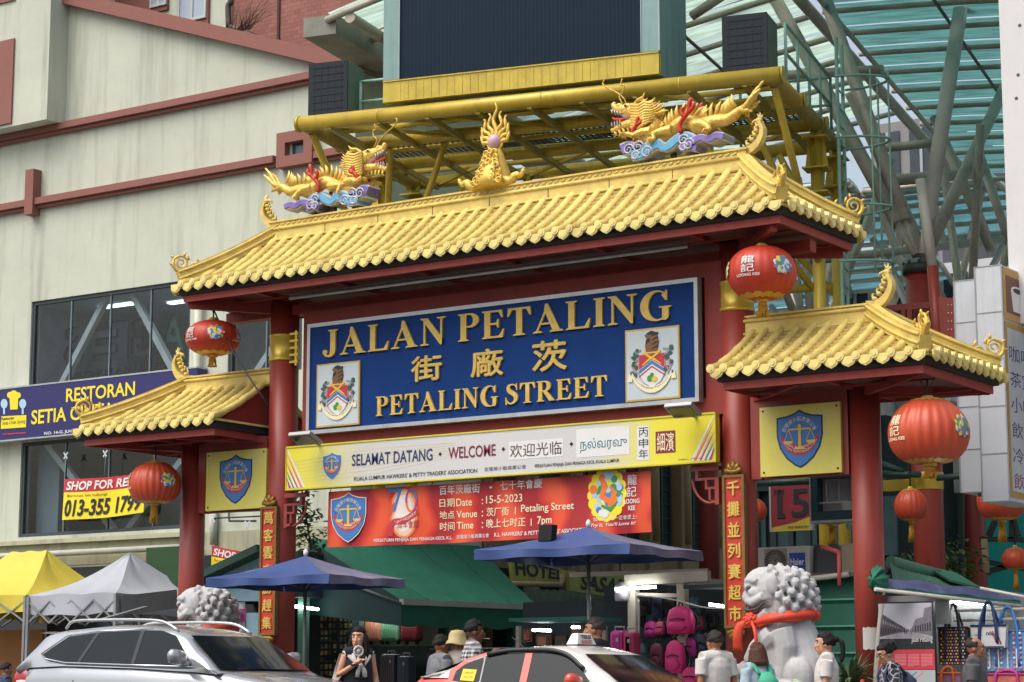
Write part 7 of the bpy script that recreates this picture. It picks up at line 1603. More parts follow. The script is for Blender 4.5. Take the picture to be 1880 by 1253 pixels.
# right edge: plain white tower wall and the vertical signs
t = thing('white_building', 'plain white painted building wall at the right edge', 'building', W(1870, 300, 3)); x0 = W(1837, 100, 3).x
MB(M('white_wall_paint', '#c9c8c8', .75, var=.04, sc=1, dirt='#a5a3a3', damt=.3)).box(x0, x0+8, 3, 14, 5.8, 22).build('wall', t)
b = MB(M('wall_hole', '#55524f', .8)); 
for q in ((1872, 47), (1869, 138), (1866, 181)): p = W(*q, 2.998); b.prism(disc(0, 0, .025, 8), XZ(p), -.01, .002)
b.build('bolt_holes', t)
wm_ = M('white_sign_metal', '#b9bdc4', .5, var=.06, dirt='#8b8f96', dsc=2, damt=.5, streak=True); brn = M('sign_brown_photo', '#6b3a30', .5, var=.4, sc=30); ogr = M('sign_ochre_border', '#b08a45', .5, var=.3, sc=60)
def vsign(lab, l, r_, tp, bt, Y, ln, rows):
    x0, x1, z0, z1 = ZX(l, bt, r_, tp, Y); t = thing('vertical_sign', lab, 'sign', ((x0+x1)/2, Y, z0)); MB(wm_).box(x0, x1, Y, Y+ln, z0, z1).build('box', t)
    b = MB(M('sign_seam', '#8d9299', .6)); n = 5
    for i in range(n+1): z = z0+(z1-z0)*i/n; b.box(x0-.004, x1+.012, Y-.006, Y-.0005, z-.006, z+.006)
    b.box(x0-.008, x0+.012, Y-.008, Y-.0065, z0, z1); b.box(x1-.012, x1+.008, Y-.008, Y-.0065, z0, z1); b.build('seams', t)
    if not rows: return t
    fr = (V((x1+.004, Y, 0)), UY, UZ); b = MB(ogr); b.prism(rect(.02, z0+.05, ln-.02, z1-.75), fr, 0, .004); b.prism(rect(.02, z1-.72, ln-.02, z1-.02), fr, 0, .004); b.build('ochre_border', t)
    b = MB(wm_); b.prism(rect(.1, z0+.13, ln-.1, z1-.83), fr, .004, .008); b.prism(rect(.12, z1-.62, ln-.12, z1-.12), fr, .004, .008, brn); b.build('face', t)
    b = MB(ink['white']); b.prism([(ln*.32, z1-.58), (ln*.62, z1-.58), (ln*.68, z1-.3), (ln*.26, z1-.3)], fr, .008, .012); b.prism(disc(ln*.47, z1-.29, ln*.21, 16, .06), fr, .012, .014); b.prism(disc(ln*.47, z1-.29, ln*.15, 16, .035), fr, .014, .016, ink['black']); b.build('cup_picture', t)
    b = MB(ink['navy']); st = (z1-z0-1.1)/len(rows)
    for i, (s, m) in enumerate(rows): b.text(s, (V((x1+.0125, Y, 0)), UY, UZ), .14, z1-1-st*(i+1)+st*.2, ln-.28, st*.62, m=ink[m], bold=.03)
    b.build('lettering', t)
    return t
vsign('tall white vertical sign with a coffee cup picture at the right edge', 1804, 1838, 486, 922, 2.4, 1.1, (('咖啡', 'navy'), ('茶室', 'navy'), ('小吃', 'navy'), ('飲料', 'navy'), ('冷熱', 'black'), ('飲品', 'maroon')))
vsign('narrower blank white vertical sign left of the coffee cup sign', 1764, 1798, 512, 905, 3.0, .5, ())
MB(M('sign_grey_back', '#5c5f64', .7)).box(W(1795, 900, 3.2).x, W(1815, 900, 3.2).x, 3.2, 3.26, W(1795, 912, 3.2).z, W(1795, 720, 3.2).z).build('sign_backing', label='dark grey backing sheet between the two vertical signs', cat='panel')
# shrub behind the stall roof
t = thing('leafy_shrub', 'dark leafy shrub between the red columns above the stall roof', 'shrub', W(1745, 1060, 9)); b = MB(leafm[0]); rnd = random.Random(30)
for q in ((1730, 1035), (1745, 1025), (1758, 1040), (1695, 1040)): leaf_cloud(b, W(*q, 9), .55, .4, .4, 90, .17, rnd)
b.build('foliage', t); MB(M('creeper_stem')).tube([W(1745, 1150, 9), W(1745, 1030, 9)], .03, 5).build('stem', t); MB(stone).lathe([(.35, 0), (.45, .9), (.4, .92)], (W(1745, 1040, 9).x, 9, 0), 14).build('planter', t)
# ================= right hand stalls
t = thing('stall_roof', 'green tiled lean-to roof over the right hand stalls', 'roof', W(1720, 1060, 2.5)); P4 = [W(1634, 1030, 2.2), W(1700, 1050, 3.4), W(1800, 1080, 3.2), W(1640, 1066, 1.4)]
def sr(u, v): return (P4[0]*(1-u)+P4[1]*u)*(1-v)+(P4[3]*(1-u)+P4[2]*u)*v+UZ*(.02*abs(math.sin(u*40))-.03)
b = MB(M('green_roof_tile', '#4f7a66', .6, var=.2, dirt='#33443c', damt=.6)); b.grid(sr, 80, 10); b.build('tiles', t); b = MB(MATS['green_roof_tile']); b.tube([W(1634, 1032, 2.2), W(1690, 1048, 2.8), W(1720, 1056, 3.1)], .09, 8); b.build('ridge', t)
b = MB(M('green_sheet', '#2f6b55', .6)); q = [W(1698, 1038, 3.2), W(1756, 1052, 3.6), W(1800, 1078, 3.0), W(1742, 1064, 2.6)]; b.add(q+[p-UZ*.03 for p in q], [(0, 1, 2, 3), (7, 6, 5, 4), (0, 4, 5, 1), (1, 5, 6, 2), (2, 6, 7, 3), (3, 7, 4, 0)]); b.build('green_sheet', t)
t = thing('stall_awning', 'faded blue stall awning with a crumpled green end beside the outer right column', 'awning', W(1740, 1080, 0)); pur = M('awning_purple_blue', '#474c70', .6, var=.25, sc=6, dirt='#8e8f9e', dsc=2.5, damt=.7)
a0, a1, c0, c1 = W(1622, 1060, -.5), W(1905, 1094, 1.5), W(1606, 1076, -.75), W(1905, 1108, 1.1)
def sa(u, v): return (a0*(1-u)+a1*u)*(1-v)+(c0*(1-u)+c1*u)*v+UZ*(.03*math.sin(PI*v)-.012*math.sin(u*20))
b = MB(pur); b.grid(sa, 40, 5); b.grid(lambda u, v: sa(u, v)-UZ*.015, 40, 5); b.build('canvas', t)
b = MB(M('green_crumpled', '#1c6650', .7, var=.2, bump=.6, bsc=14)); rnd = random.Random(3); b.grid(lambda u, v: W(1612, 1066, -.62)+V(((.12+.03*math.sin(9*u*6.28))*math.cos(2*PI*u)*math.sin(PI*v), .3*(v-.5), (.16+.03*math.sin(13*u*6.28))*math.sin(2*PI*u)*math.sin(PI*v))), 28, 8); b.grid(lambda u, v: c0*(1-u)+c1*u-UZ*(.05*v+.02*math.sin(u*30)*v), 40, 2); b.build('green_end', t)
b = MB(pipel); b.tube([c0-UZ*.04, c1-UZ*.06], .025, 8); b.tube([W(1800, 1080, -.2), W(1900, 1100, -.3)], .02, 6); b.build('edge_pipe', t)
t = thing('bag_shop', 'grey backed stall with tube lights and printed shopping bags at the right', 'stall', W(1790, 1200, 1)); x0, x1, z0, z1 = ZX(1690, 1260, 1960, 1095, .9); MB(M('grey_stall_wall', '#6f7274', .8, var=.1, dirt='#4e5052', damt=.5)).box(x0, x1, .9, .98, 0, z1).build('back_wall', t); MB(pipel).tube([W(1752, 1122, .5), W(1890, 1118, .5)], .02, 6).tube([W(1752, 1140, .5), W(1890, 1136, .5)], .02, 6).build('rail', t)
for l, r_, yy, lab in ((1742, 1800, 1099, 'upper lit tube above the printed shopping bags'), (1745, 1812, 1106, 'lower lit tube above the printed shopping bags')): MB(tub).tube([W(l, yy, .7), W(r_, yy+3, .7)], .02, 8).build('tube_light', label=lab, cat='light', group='lit tubes in the shops')
def tote(lab, l, r_, tp, bt, Y, m, deco=None, handle='black', hh=38):
    x0, x1, z0, z1 = ZX(l, bt, r_, tp, Y); t = thing('shopping_bag', lab, 'bag', ((x0+x1)/2, Y, z0), 'printed shopping bags on the right stall'); b = MB(m); d = .12
    b.add([(x0+.02, Y, z0), (x1-.02, Y, z0), (x1, Y+.03, z1), (x0, Y+.03, z1), (x0+.02, Y+d, z0), (x1-.02, Y+d, z0), (x1, Y+d-.03, z1), (x0, Y+d-.03, z1)], [(0, 1, 2, 3), (5, 4, 7, 6), (0, 4, 5, 1), (1, 5, 6, 2), (2, 6, 7, 3), (3, 7, 4, 0)]); b.build('body', t)
    b = MB(ink[handle]); w_ = x1-x0; k = hh/150
    for yy in (Y+.005, Y+d): b.tube(smoothpath([V((x0+w_*.25, yy-.01, z0+.06)), V((x0+w_*.28, yy, z1)), V((x0+w_*.42, Y+.05, z1+k)), V((x0+w_*.58, Y+.05, z1+k)), V((x0+w_*.72, yy, z1)), V((x0+w_*.75, yy-.01, z0+.06))], 4), .022, 6, flat=.5)
    b.tube([V((x0, Y+.02, z1)), V((x1, Y+.02, z1))], .012, 5); b.build('handle', t)
    if deco: b = MB(ink['white']); deco(b, x0, x1, z0, z1, XZ((0, Y, 0))); b.build('print', t)
    return t
def sl(b, poly, k, x0, x1, z0, z1, m): 
    Q = [(x0+.03+(x1-x0-.06)*u, z0+(z1-z0)*v) for u, v in poly]; o_ = XZ((0, W(1750, 1180, .3).y, 0)); b.add([V((u, YT-.004-.001*k+.03*(v-z0)/(z1-z0), v)) for u, v in Q], [tuple(range(len(Q)))], m)
YT = .3; rnd = random.Random(14)
def dots(b, x0, x1, z0, z1, fr):
    cs = [ink[k] for k in ('yellow', 'pink', 'lightblue', 'orange', 'white', 'magenta')]
    for i in range(9):
        for j in range(12): u, v = (i+.5+.5*(j % 2))/9.6, (j+.5)/12; sl(b, [(u+.035*math.cos(a*PI/4), v+.028*math.sin(a*PI/4)) for a in range(8)], 1, x0, x1, z0, z1, cs[(i*5+j*3) % 6])
tote('black shopping bag with bright polka dots hanging on the right stall', 1722, 1776, 1152, 1221, YT, M('bag_black_print', '#1b1c24', .5), dots)
def you(b, x0, x1, z0, z1, fr):
    for i in range(4): sl(b, [(.55+.06*i, .75), (.58+.06*i, .75), (.82+.04*i, .15), (.78+.04*i, .15)], i, x0, x1, z0, z1, ink[('red', 'navy', 'pink', 'black')[i]])
    b.text('YOU', None, .34, .3, .22, .14, m=ink['black'], bold=.03, fn=lambda u, v: V((x0+(x1-x0)*(1-u), YT-.006+.03*(1-v), z0+(z1-z0)*(1-v))))
    sl(b, [(0, .0), (1, 0), (1, .07), (0, .07)], 1, x0, x1, z0, z1, ink['navy']); sl(b, [(.05, .55), (.28, .55), (.28, .62), (.05, .62)], 1, x0, x1, z0, z1, ink['grey'])
tote('white shopping bag with dark slanted stripes and writing on the right stall', 1782, 1846, 1148, 1190, YT, M('bag_white_print', '#b9babc', .5), you, 'navy')
YT2 = .42
def grid_(b, x0, x1, z0, z1, fr):
    for i in range(5): b.box(x0+(x1-x0)*(i+.5)/5-.008, x0+(x1-x0)*(i+.5)/5+.008, YT2-.012, YT2-.002, z0+.03, z0+(z1-z0)*.55)
    for i in range(7):
        for j in range(8): b.ell((x0+(x1-x0)*(i+.5)/7, YT2-.003, z0+(z1-z0)*(j+.5)/8), .018, .006, .018, 6, 4, ink['pink'] if (i+j) % 3 else ink['white'])
tote('large light blue dotted shopping bag at the right edge', 1810, 1890, 1158, 1232, YT2, M('bag_sky_print', '#5f8fc0', .5, var=.1), grid_, 'blue')
tote('small dotted bag below the polka dot bag', 1716, 1762, 1236, 1275, .25, M('bag_pinkblue', '#9a6a8a', .5, var=.3, sc=20), None, 'orange', 10)
tote('coral and white bag half below the picture at the right edge', 1806, 1890, 1238, 1275, .3, M('bag_coral', '#b0584a', .5, var=.4, sc=14), None, 'magenta', 6)
# information panel
YI = -.3; x0, x1, z0, z1 = ZX(1614, 1262, 1713, 1104, YI); t = thing('information_panel', 'street history panel with a black and white photograph and a red text field', 'sign', ((x0+x1)/2, YI, 0))
MB(M('panel_black', '#23272b', .4)).box(x0, x1, YI, YI+.06, z0-.5, z1).build('board', t); b = MB(framem); b.box(x0+.05, x0+.1, YI+.061, YI+.11, 0, z1); b.box(x1-.1, x1-.05, YI+.061, YI+.11, 0, z1); b.build('post', t)
fI = XZ((0, YI-.002, 0)); Z = lambda y: W(1660, y, YI).z; w_ = x1-x0; b = MB(M('photo_sky_grey', '#a9a7b0', .5, var=.05)); pg = [M('photo_grey_%d' % i, c, .5, var=.3, sc=25) for i, c in enumerate(('#4a4850', '#6d6a74', '#8b8892', '#2c2a32'))]
zt, zb_ = Z(1108), Z(1173); h = zt-zb_; q = lambda u, v: (x0+.02+(w_-.04)*u, zb_+h*v)
b.flat([q(0, 0), q(1, 0), q(1, 1), q(0, 1)], fI); b.flat([q(0, 0), q(1, 0), q(.62, .22), q(.5, .22)], fI, .001, pg[2]); b.flat([q(0, .05), q(0, .78), q(.3, .48), q(.5, .3), q(.5, .2)], fI, .002, pg[0]); b.flat([q(1, .05), q(1, .9), q(.86, .85), q(.84, .6), q(.7, .55), q(.62, .3), q(.62, .2)], fI, .002, pg[1])
for i in range(9): u = .03+.045*i; b.flat([q(u, .12+.012*i), q(u+.025, .12+.012*i), q(u+.025, .33-.01*i), q(u, .33-.01*i)], fI, .003, pg[3]); b.flat([q(u, .44-.02*i), q(u+.02, .44-.02*i), q(u+.02, .58-.035*i), q(u, .58-.035*i)], fI, .003, pg[2])
for i in range(7): u = .68+.045*i; b.flat([q(u, .2), q(u+.025, .2), q(u+.025, .34+.02*i), q(u, .34+.02*i)], fI, .003, pg[3])
for i in range(12): u = .45+.25*rnd.random(); v = .1+.12*rnd.random(); b.flat([q(u, v), q(u+.012, v), q(u+.012, v+.08), q(u, v+.08)], fI, .0035, pg[3])
b.build('street_photograph', t)
b = MB(M('panel_red', '#b53a42', .5)); b.flat([(x0, Z(1230)), (x1, Z(1230)), (x1, Z(1193)), (x0, Z(1193))], fI); tl = ink['pink']
for c in range(3):
    for r in range(9): u = x0+w_*(.3+.23*c); b.flat(rect(u, Z(1203+2.6*r), u+w_*(.2 if r < 8 else .1), Z(1203+2.6*r)+.008), fI, .001, tl)
b.build('text_field', t); b = MB(ink['white']); b.text('Jalan Petaling', fI, x0+w_*.6, Z(1182), w_*.37, .08); b.build('title', t)
b = MB(M('panel_map', '#a3acae', .5, var=.1)); b.flat([(x0, Z(1262)), (x1, Z(1262)), (x1, Z(1231)), (x0, Z(1231))], fI)
for i in range(6): b.flat(ribbon([(x0+w_*.1*i, Z(1260)), (x0+w_*(.2+.12*i), Z(1234))], .012), fI, .001+.0002*i, ink['pink' if i % 2 else 'blue'])
b.build('map', t)
x0, x1, z0, z1 = ZX(1614, 1148, 1742, 1092, .1); MB(M('zinc_sheet', '#7e8080', .5, metal=.3, var=.15)).box(x0, x1, .1, .14, z0, z1).build('zinc_sheet', label='bare zinc sheet behind the street history panel', cat='sheet')
# notice on the column, ropes, plant
x0, x1, z0, z1 = ZX(1577, 1193, 1602, 1152, -.2); cx = 5.56; b = MB(M('paper_notice', '#b9b9b4', .7, var=.06)); n = 8; th0 = math.atan2(-.2, x0-cx); th1 = math.atan2(-.16, x1-cx)
b.grid(lambda u, v: V((cx+.194*math.cos(R(-96+56*u+4*math.sin(9*u+3))), .194*math.sin(R(-96+56*u+4*math.sin(9*u+3))), z0+(z1-z0)*v+.008*math.sin(u*20)*abs(2*v-1))), n, 4); o = b.build('paper', None, label='torn white paper notice pasted on the outer right column', cat='notice'); o.name = 'notice'
b = MB(M('rope_white', '#a9a59c', .8)); 
for i in range(4): b.tube(smoothpath([W(1616+i*2, 1110, -.45), W(1612+i, 1150, -.5), W(1607+i*1.5, 1210, -.5), W(1603+i*2, 1275, -.5)], 5), .012, 5)
b.build('rope_bundle', label='bundle of white ropes hanging along the history panel', cat='rope')
t = thing('spiky_plant', 'spiky green potted plant between the right lion and the outer column', 'plant', W(1560, 1250, -1.2)); c = W(1562, 1250, -1.2); c.z = .98; b = MB(M('spiky_leaf', '#4a5c3c', .55, var=.3, sc=4)); rnd = random.Random(17)
for i in range(70):
    a = rnd.random()*2*PI; l = rnd.uniform(.35, .62); e = rnd.uniform(.25, 1.2); d = V((math.cos(a)*math.cos(e), math.sin(a)*math.cos(e), math.sin(e))); s_ = d.cross(UZ).normalized()*.022; p1 = c+d*l*.55+UZ*.02; p2 = c+d*l-UZ*.12*math.cos(e); b.add([c-s_*.6, c+s_*.6, p1+s_, p1-s_, p2], [(0, 1, 2, 3), (3, 2, 4)])
b.build('leaves', t); MB(M('pot_brown', '#6b5244', .8)).lathe([(.2, 0), (.29, .9), (.31, .93), (.27, .99), (.1, .97)], (c.x, c.y, 0), 18).build('pot', t)
# ================= cars on the road in front of the gate
def lerp_st(st, x):
    if x <= st[0][0]: return st[0][1:]
    for p, q in zip(st, st[1:]):
        if x <= q[0]: t = (x-p[0])/(q[0]-p[0]); t = t*t*(3-2*t)*.35+t*.65; return tuple(a+(b-a)*t for a, b in zip(p[1:], q[1:]))
    return st[-1][1:]
def make_car(name, label, cat, loc, L, lower, roof, hwb, k, zb, base_z, paint, roofpaint, glass, wheels, side_glass, screen, bpillars, extras):
    t = thing(name, label, cat, loc, None, 0.0)
    n = 60; xs = [L*i/n for i in range(n+1)]
    def low(x): return lerp_st(lower, x)
    b = MB(paint); ring = []
    for x in xs:
        zt, w_ = low(x); h = [(w_*.82, base_z), (w_*.96, base_z+.08), (w_, base_z+.3), (w_*1.0, zt*.6), (w_*.985, zt-.17), (w_*.955, zt-.05), (w_*.86, zt), (w_*.5, zt+.025), (0, zt+.035)]
        ring.append([V((x, -y, z)) for y, z in h]+[V((x, y, z)) for y, z in h[-2::-1]])
    m = len(ring[0]); vs = [p for r in ring for p in r]; fs = [(i*m+j, (i+1)*m+j, (i+1)*m+j+1, i*m+j+1) for i in range(n) for j in range(m-1)]
    fs += [tuple(range(m)), tuple((n*m+j) for j in range(m))[::-1]]+[(i*m, i*m+m-1, (i+1)*m+m-1, (i+1)*m) for i in range(n)]
    b.add(vs, fs, None, True); b.build('body', t)
    def hw(z): return hwb-k*(z-zb)
    r0, r1 = roof[0][0], roof[-1][0]; b = MB(roofpaint); ring = []; n2 = 44
    for i in range(n2+1):
        x = r0+(r1-r0)*i/n2; zt = lerp_st(roof, x)[0]; z0 = low(x)[0]-.02; e = hw(zt-.05)
        h = [(min(hw(z0), low(x)[1]*.95), z0), (hw(z0+(zt-z0)*.5), z0+(zt-z0)*.5), (e, max(z0, zt-.05)), (e-.05, zt-.012), (e*.55, zt+.012), (0, zt+.02)]
        ring.append([V((x, -y, z)) for y, z in h]+[V((x, y, z)) for y, z in h[-2::-1]])
    m = len(ring[0]); vs = [p for r in ring for p in r]; b.add(vs, [(i*m+j, (i+1)*m+j, (i+1)*m+j+1, i*m+j+1) for i in range(n2) for j in range(m-1)]+[tuple(range(m)), tuple(n2*m+j for j in range(m))[::-1]], None, True); b.build('roof', t)
    def side(x, z, s, off): y = s*(hw(z)+off); return V((x, y, z))
    def panel(poly, s, off, mat, nm, sub=None, thick=0):
        vs = [side(x, z, s, off) for x, z in poly]; k_ = len(vs); q = MB(mat); q.add(vs, [tuple(range(k_)) if s < 0 else tuple(range(k_))[::-1]]); return q.build(nm, sub or t)
    for s in (-1, 1):
        for poly in side_glass: panel(poly, s, .012, glass, 'side_window')
        for poly, mm in bpillars: panel(poly, s, .016, mm, 'pillar')
    (xb_, zb_), (xt, zt_) = screen['front']
    def fs_(u, v, off=.012): x = xb_+(xt-xb_)*v; z = zb_+(zt_-zb_)*v; w_ = (hw(z)-.075); return V((x+.1*(1-(2*u-1)**2)*(1-.5*v)+off, (2*u-1)*w_, z+off))
    b = MB(glass); b.grid(fs_, 14, 8); b.build('windscreen', t)
    (xb2, zb2), (xt2, zt2) = screen['rear']
    b = MB(glass); b.grid(lambda u, v: V((xb2+(xt2-xb2)*v-.012-.05*(1-(2*u-1)**2), (1-2*u)*(hw(zb2+(zt2-zb2)*v)-.1), zb2+(zt2-zb2)*v+.012)), 12, 6); b.build('rear_window', t)
    for x, r in wheels:
        for s in (-1, 1):
            w_ = low(x)[1]; q = MB(M('tyre_rubber', '#1c1d1f', .85)); vs = []; 
            prof = [(r*.62, -.1), (r*.9, -.11), (r, -.07), (r, .07), (r*.9, .11), (r*.62, .1)]; N_ = 28
            vs = [V((x+a*math.cos(2*PI*j/N_), s*(w_-.1)+c, r+a*math.sin(2*PI*j/N_))) for a, c in prof for j in range(N_)]
            q.add(vs, [(i*N_+j, i*N_+(j+1) % N_, (i+1)*N_+(j+1) % N_, (i+1)*N_+j) for i in range(5) for j in range(N_)]+[(5*N_+j, 5*N_+(j+1) % N_, (j+1) % N_, j) for j in range(N_)], None, True); o = q.build('wheel', t)
            q = MB(M('alloy_rim', '#8f9296', .3, metal=.7)); y = s*(w_-.02)
            for j in range(5): a = 2*PI*j/5; q.beam((x, y-s*.02, r), (x+r*.6*math.cos(a), y-s*.03, r+r*.6*math.sin(a)), .06, .03, up=UY)
            q.tube([V((x+r*.6*math.cos(2*PI*j/24), y-s*.05, r+r*.6*math.sin(2*PI*j/24))) for j in range(25)], .03, 6); q.ell((x, y-s*.02, r), .06, .03, .06); q.build('rim', o)
            q = MB(M('wheel_arch', '#131416', .9)); q.tube([V((x+r*1.1*math.cos(PI*j/16), s*(w_*.99), r*1.02+r*1.1*math.sin(PI*j/16))) for j in range(17)], .035, 6); q.build('wheel_arch', t)
    seam = MB(M('panel_gap', '#25272a', .8))
    def strip(pts, r=.006):
        for s in (-1, 1): seam.tube([V((x, s*(low(x)[1]*(1 if z < low(x)[0]-.2 else .985)+.001), z)) for x, z in pts], r, 4)
    for x in extras['doors']: zt = low(x)[0]; strip([(x, zt-.18), (x-.01, zt*.6), (x-.02, base_z+.3)])
    strip([(extras['doors'][0], base_z+.32), (extras['doors'][-1], base_z+.32)]); seam.build('panel_gaps', t)
    chrome = M('chrome_trim', '#b9bcc0', .15, metal=.9)
    for s in (-1, 1):
        for x in extras['handles']: zt = low(x)[0]; q = MB(chrome if extras['chrome'] else paint); q.ell((x, s*(low(x)[1]+.012), zt-.24), .11, .025, .028); q.build('door_handle', t)
        mx, mz = extras['mirror']; q = MB(extras['mirror_paint']); q.lathe([(.01, -.14), (.06, -.135), (.085, -.1), (.092, 0), (.085, .09), (.05, .125), (.01, .13)], (0, 0, 0), 18, sx=.75); q.v = [V((mx+p.x, s*(hwb+.15+p.z*.95), mz+p.y*.95+.012*(p.z*10))) for p in q.v]; q.beam((mx+.04, s*(hwb-.02), mz-.07), (mx, s*(hwb+.1), mz-.05), .05, .05); q.build('wing_mirror', t)
        q = MB(M('tail_lamp_red', '#a02028', .15, var=.1, spec=.6)); x, z, dx, dz = extras['tail']; w_ = low(x)[1]
        q.ell((x, s*(w_-.07), z), dx, .1, dz, 16, 10); o = q.build('tail_lamp', t); q = MB(M('lamp_clear', '#c9b9bd', .1, spec=.7)); q.ell((x+dx*.1, s*(w_-.045), z-dz*.12), dx*.75, .09, dz*.28, 12, 8); q.build('lamp_lens', o)
        q = MB(M('head_lamp', '#cdd3d8', .08, spec=.8)); q.ell((L-.3, s*(low(L-.3)[1]-.12), low(L-.3)[0]-.16), .22, .14, .09, 16, 10); q.build('head_lamp', t)
    q = MB(M('plate_black', '#17181a', .5)); q.box(L-.02, L+.015, -.26, .26, .5, .62); q.box(-.015, .02, -.26, .26, .72, .84); q.build('number_plate', t)
    q = MB(M('bumper_black', '#232527', .7)); q.box(L-.06, L+.005, -.6, .6, .28, .44); q.box(-.005, .06, -.6, .6, .28, .42); q.build('bumper_trim', t)
    return t, hw, low, side
carglass = M('car_glass', '#10181c', .05, var=.1, spec=.22)
silverp = M('car_silver', '#a3a7ab', .22, metal=.55, var=.03, sc=1, coat=.8)
whitep = M('taxi_white', '#bfbcb8', .25, var=.03, coat=.7); redp = M('taxi_red', '#c23c2c', .25, var=.05, coat=.7)
blk = M('car_trim_black', '#1a1d20', .4)
RZ = -.1
# the silver SUV
suv, hw, low, side = make_car('parked_suv', 'silver sport utility car with roof rails in front of the left columns', 'car', (-3.12, -5.02, RZ), 4.45,
    [(0, 1.0, .62), (.06, 1.16, .78), (.3, 1.33, .86), (.9, 1.345, .9), (2.0, 1.315, .91), (2.9, 1.27, .9), (3.35, 1.235, .89), (3.75, 1.17, .87), (4.15, 1.06, .8), (4.36, .93, .7), (4.45, .75, .6)],
    [(.14, 1.36), (.32, 1.55), (.47, 1.72), (.8, 1.765), (1.4, 1.80), (2.0, 1.79), (2.45, 1.745), (2.68, 1.685), (3.0, 1.47), (3.38, 1.24)], .87, .42, 1.3, .28, silverp, silverp, carglass, [(.85, .36), (3.55, .36)],
    [[(.52, 1.47), (.62, 1.42), (.95, 1.375), (1.14, 1.37), (1.3, 1.715), (.86, 1.675)], [(1.19, 1.37), (2.02, 1.345), (2.02, 1.735), (1.36, 1.72)], [(2.08, 1.343), (2.98, 1.315), (2.6, 1.66), (2.36, 1.725), (2.08, 1.735)]],
    {'front': ((3.33, 1.27), (2.74, 1.655)), 'rear': ((.16, 1.38), (.44, 1.68))}, [([(2.02, 1.345), (2.08, 1.343), (2.08, 1.737), (2.02, 1.737)], blk), ([(1.14, 1.37), (1.19, 1.37), (1.36, 1.722), (1.3, 1.717)], blk)],
    dict(doors=(1.12, 2.06, 3.02), handles=(1.25, 2.3), chrome=True, mirror=(2.88, 1.41), mirror_paint=silverp, tail=(.16, 1.16, .17, .17)))
ch_ = M('chrome_trim')
b = MB(ch_)
for s in (-1, 1):
    loop = [(.5, 1.475), (.6, 1.41), (.95, 1.362), (2.0, 1.33), (3.02, 1.3)]; b.tube([side(x, z, s, .015) for x, z in loop], .012, 6); b.tube([side(x, z, s, .015) for x, z in [(.5, 1.475), (.84, 1.69), (1.3, 1.732), (2.2, 1.75)]], .008, 5)
b.build('window_trim', suv)
for s in (-1, 1):
    b = MB(M('rail_silver', '#b3b5b8', .3, metal=.6)); P_ = [(.72, 1.775), (.85, 1.86), (1.3, 1.868), (1.9, 1.86), (2.3, 1.83), (2.55, 1.72)]; b.tube(smoothpath([V((x, s*(hw(1.75)-.045), z)) for x, z in P_], 4), .018, 8); b.build('roof_rail', suv)
b = MB(silverp); b.grid(lambda u, v: V((.5-.2*v, (2*u-1)*(hw(1.74)-.05), 1.745+.0*u-.02*v*v)), 8, 3); b.grid(lambda u, v: V((.5-.2*(1-v), (2*u-1)*(hw(1.74)-.05), 1.725-.0*u-.01)), 8, 1); b.build('spoiler', suv)
b = MB(blk); b.ell((1.0, 0, 1.83), .09, .03, .05); b.build('roof_aerial', suv)
b = MB(ch_); b.tube([V((3.35, -.5, 1.285)), V((3.3, .0, 1.3)), V((3.2, .2, 1.36))], .012, 5); b.tube([V((3.35, .3, 1.285)), V((3.3, .7, 1.32))], .012, 5); b.build('wiper', suv)
# the taxi
taxi, hw, low, side = make_car('taxi', 'red and white taxi saloon with a roof sign in the middle of the road', 'taxi', (2.52, -4.66, RZ), 4.3,
    [(0, .9, .6), (.05, 1.12, .72), (.2, 1.195, .79), (.6, 1.19, .83), (1.5, 1.07, .84), (2.4, 1.0, .84), (2.84, .975, .83), (3.5, .9, .8), (4.05, .8, .72), (4.22, .66, .62), (4.3, .55, .5)],
    [(.22, 1.2), (.5, 1.26), (.8, 1.37), (1.15, 1.46), (1.55, 1.495), (1.9, 1.49), (2.16, 1.43), (2.46, 1.25), (2.88, .99)], .81, .4, 1.05, .22, redp, whitep, carglass, [(.78, .3), (3.42, .3)],
    [[(.66, 1.14), (1.0, 1.1), (1.0, 1.385), (.82, 1.33), (.7, 1.24)], [(1.025, 1.1), (1.52, 1.075), (1.52, 1.425), (1.25, 1.425), (1.025, 1.395)], [(1.62, 1.07), (2.48, 1.035), (2.25, 1.26), (2.04, 1.385), (1.85, 1.425), (1.62, 1.43)]],
    {'front': ((2.84, 1.01), (2.2, 1.4)), 'rear': ((.3, 1.21), (.85, 1.4))}, [([(1.525, 1.07), (1.615, 1.07), (1.615, 1.435), (1.525, 1.43)], redp), ([(.6, 1.1), (.66, 1.11), (.68, 1.24), (.82, 1.345), (1.05, 1.415), (1.04, 1.44), (.78, 1.37), (.6, 1.25)], redp)],
    dict(doors=(.62, 1.57, 2.6), handles=(.9, 1.85), chrome=False, mirror=(2.3, 1.12), mirror_paint=redp, tail=(.08, .95, .12, .12)))
b = MB(blk)
for s in (-1, 1): b.tube(smoothpath([side(x, z, s, .03) for x, z in [(1.05, 1.415), (1.3, 1.452), (1.65, 1.458), (1.88, 1.445), (2.08, 1.39), (2.3, 1.25)]], 4), .03, 6, flat=.5)
b.build('rain_visor', taxi)
o = MB(M('taxi_sign_white', '#c4c4c0', .4)); fr_ = 2.32
q = [(1.72, -.2, 1.517), (1.87, -.2, 1.517), (1.87, .2, 1.517), (1.72, .2, 1.517), (1.755, -.13, 1.64), (1.835, -.13, 1.64), (1.835, .13, 1.64), (1.755, .13, 1.64)]
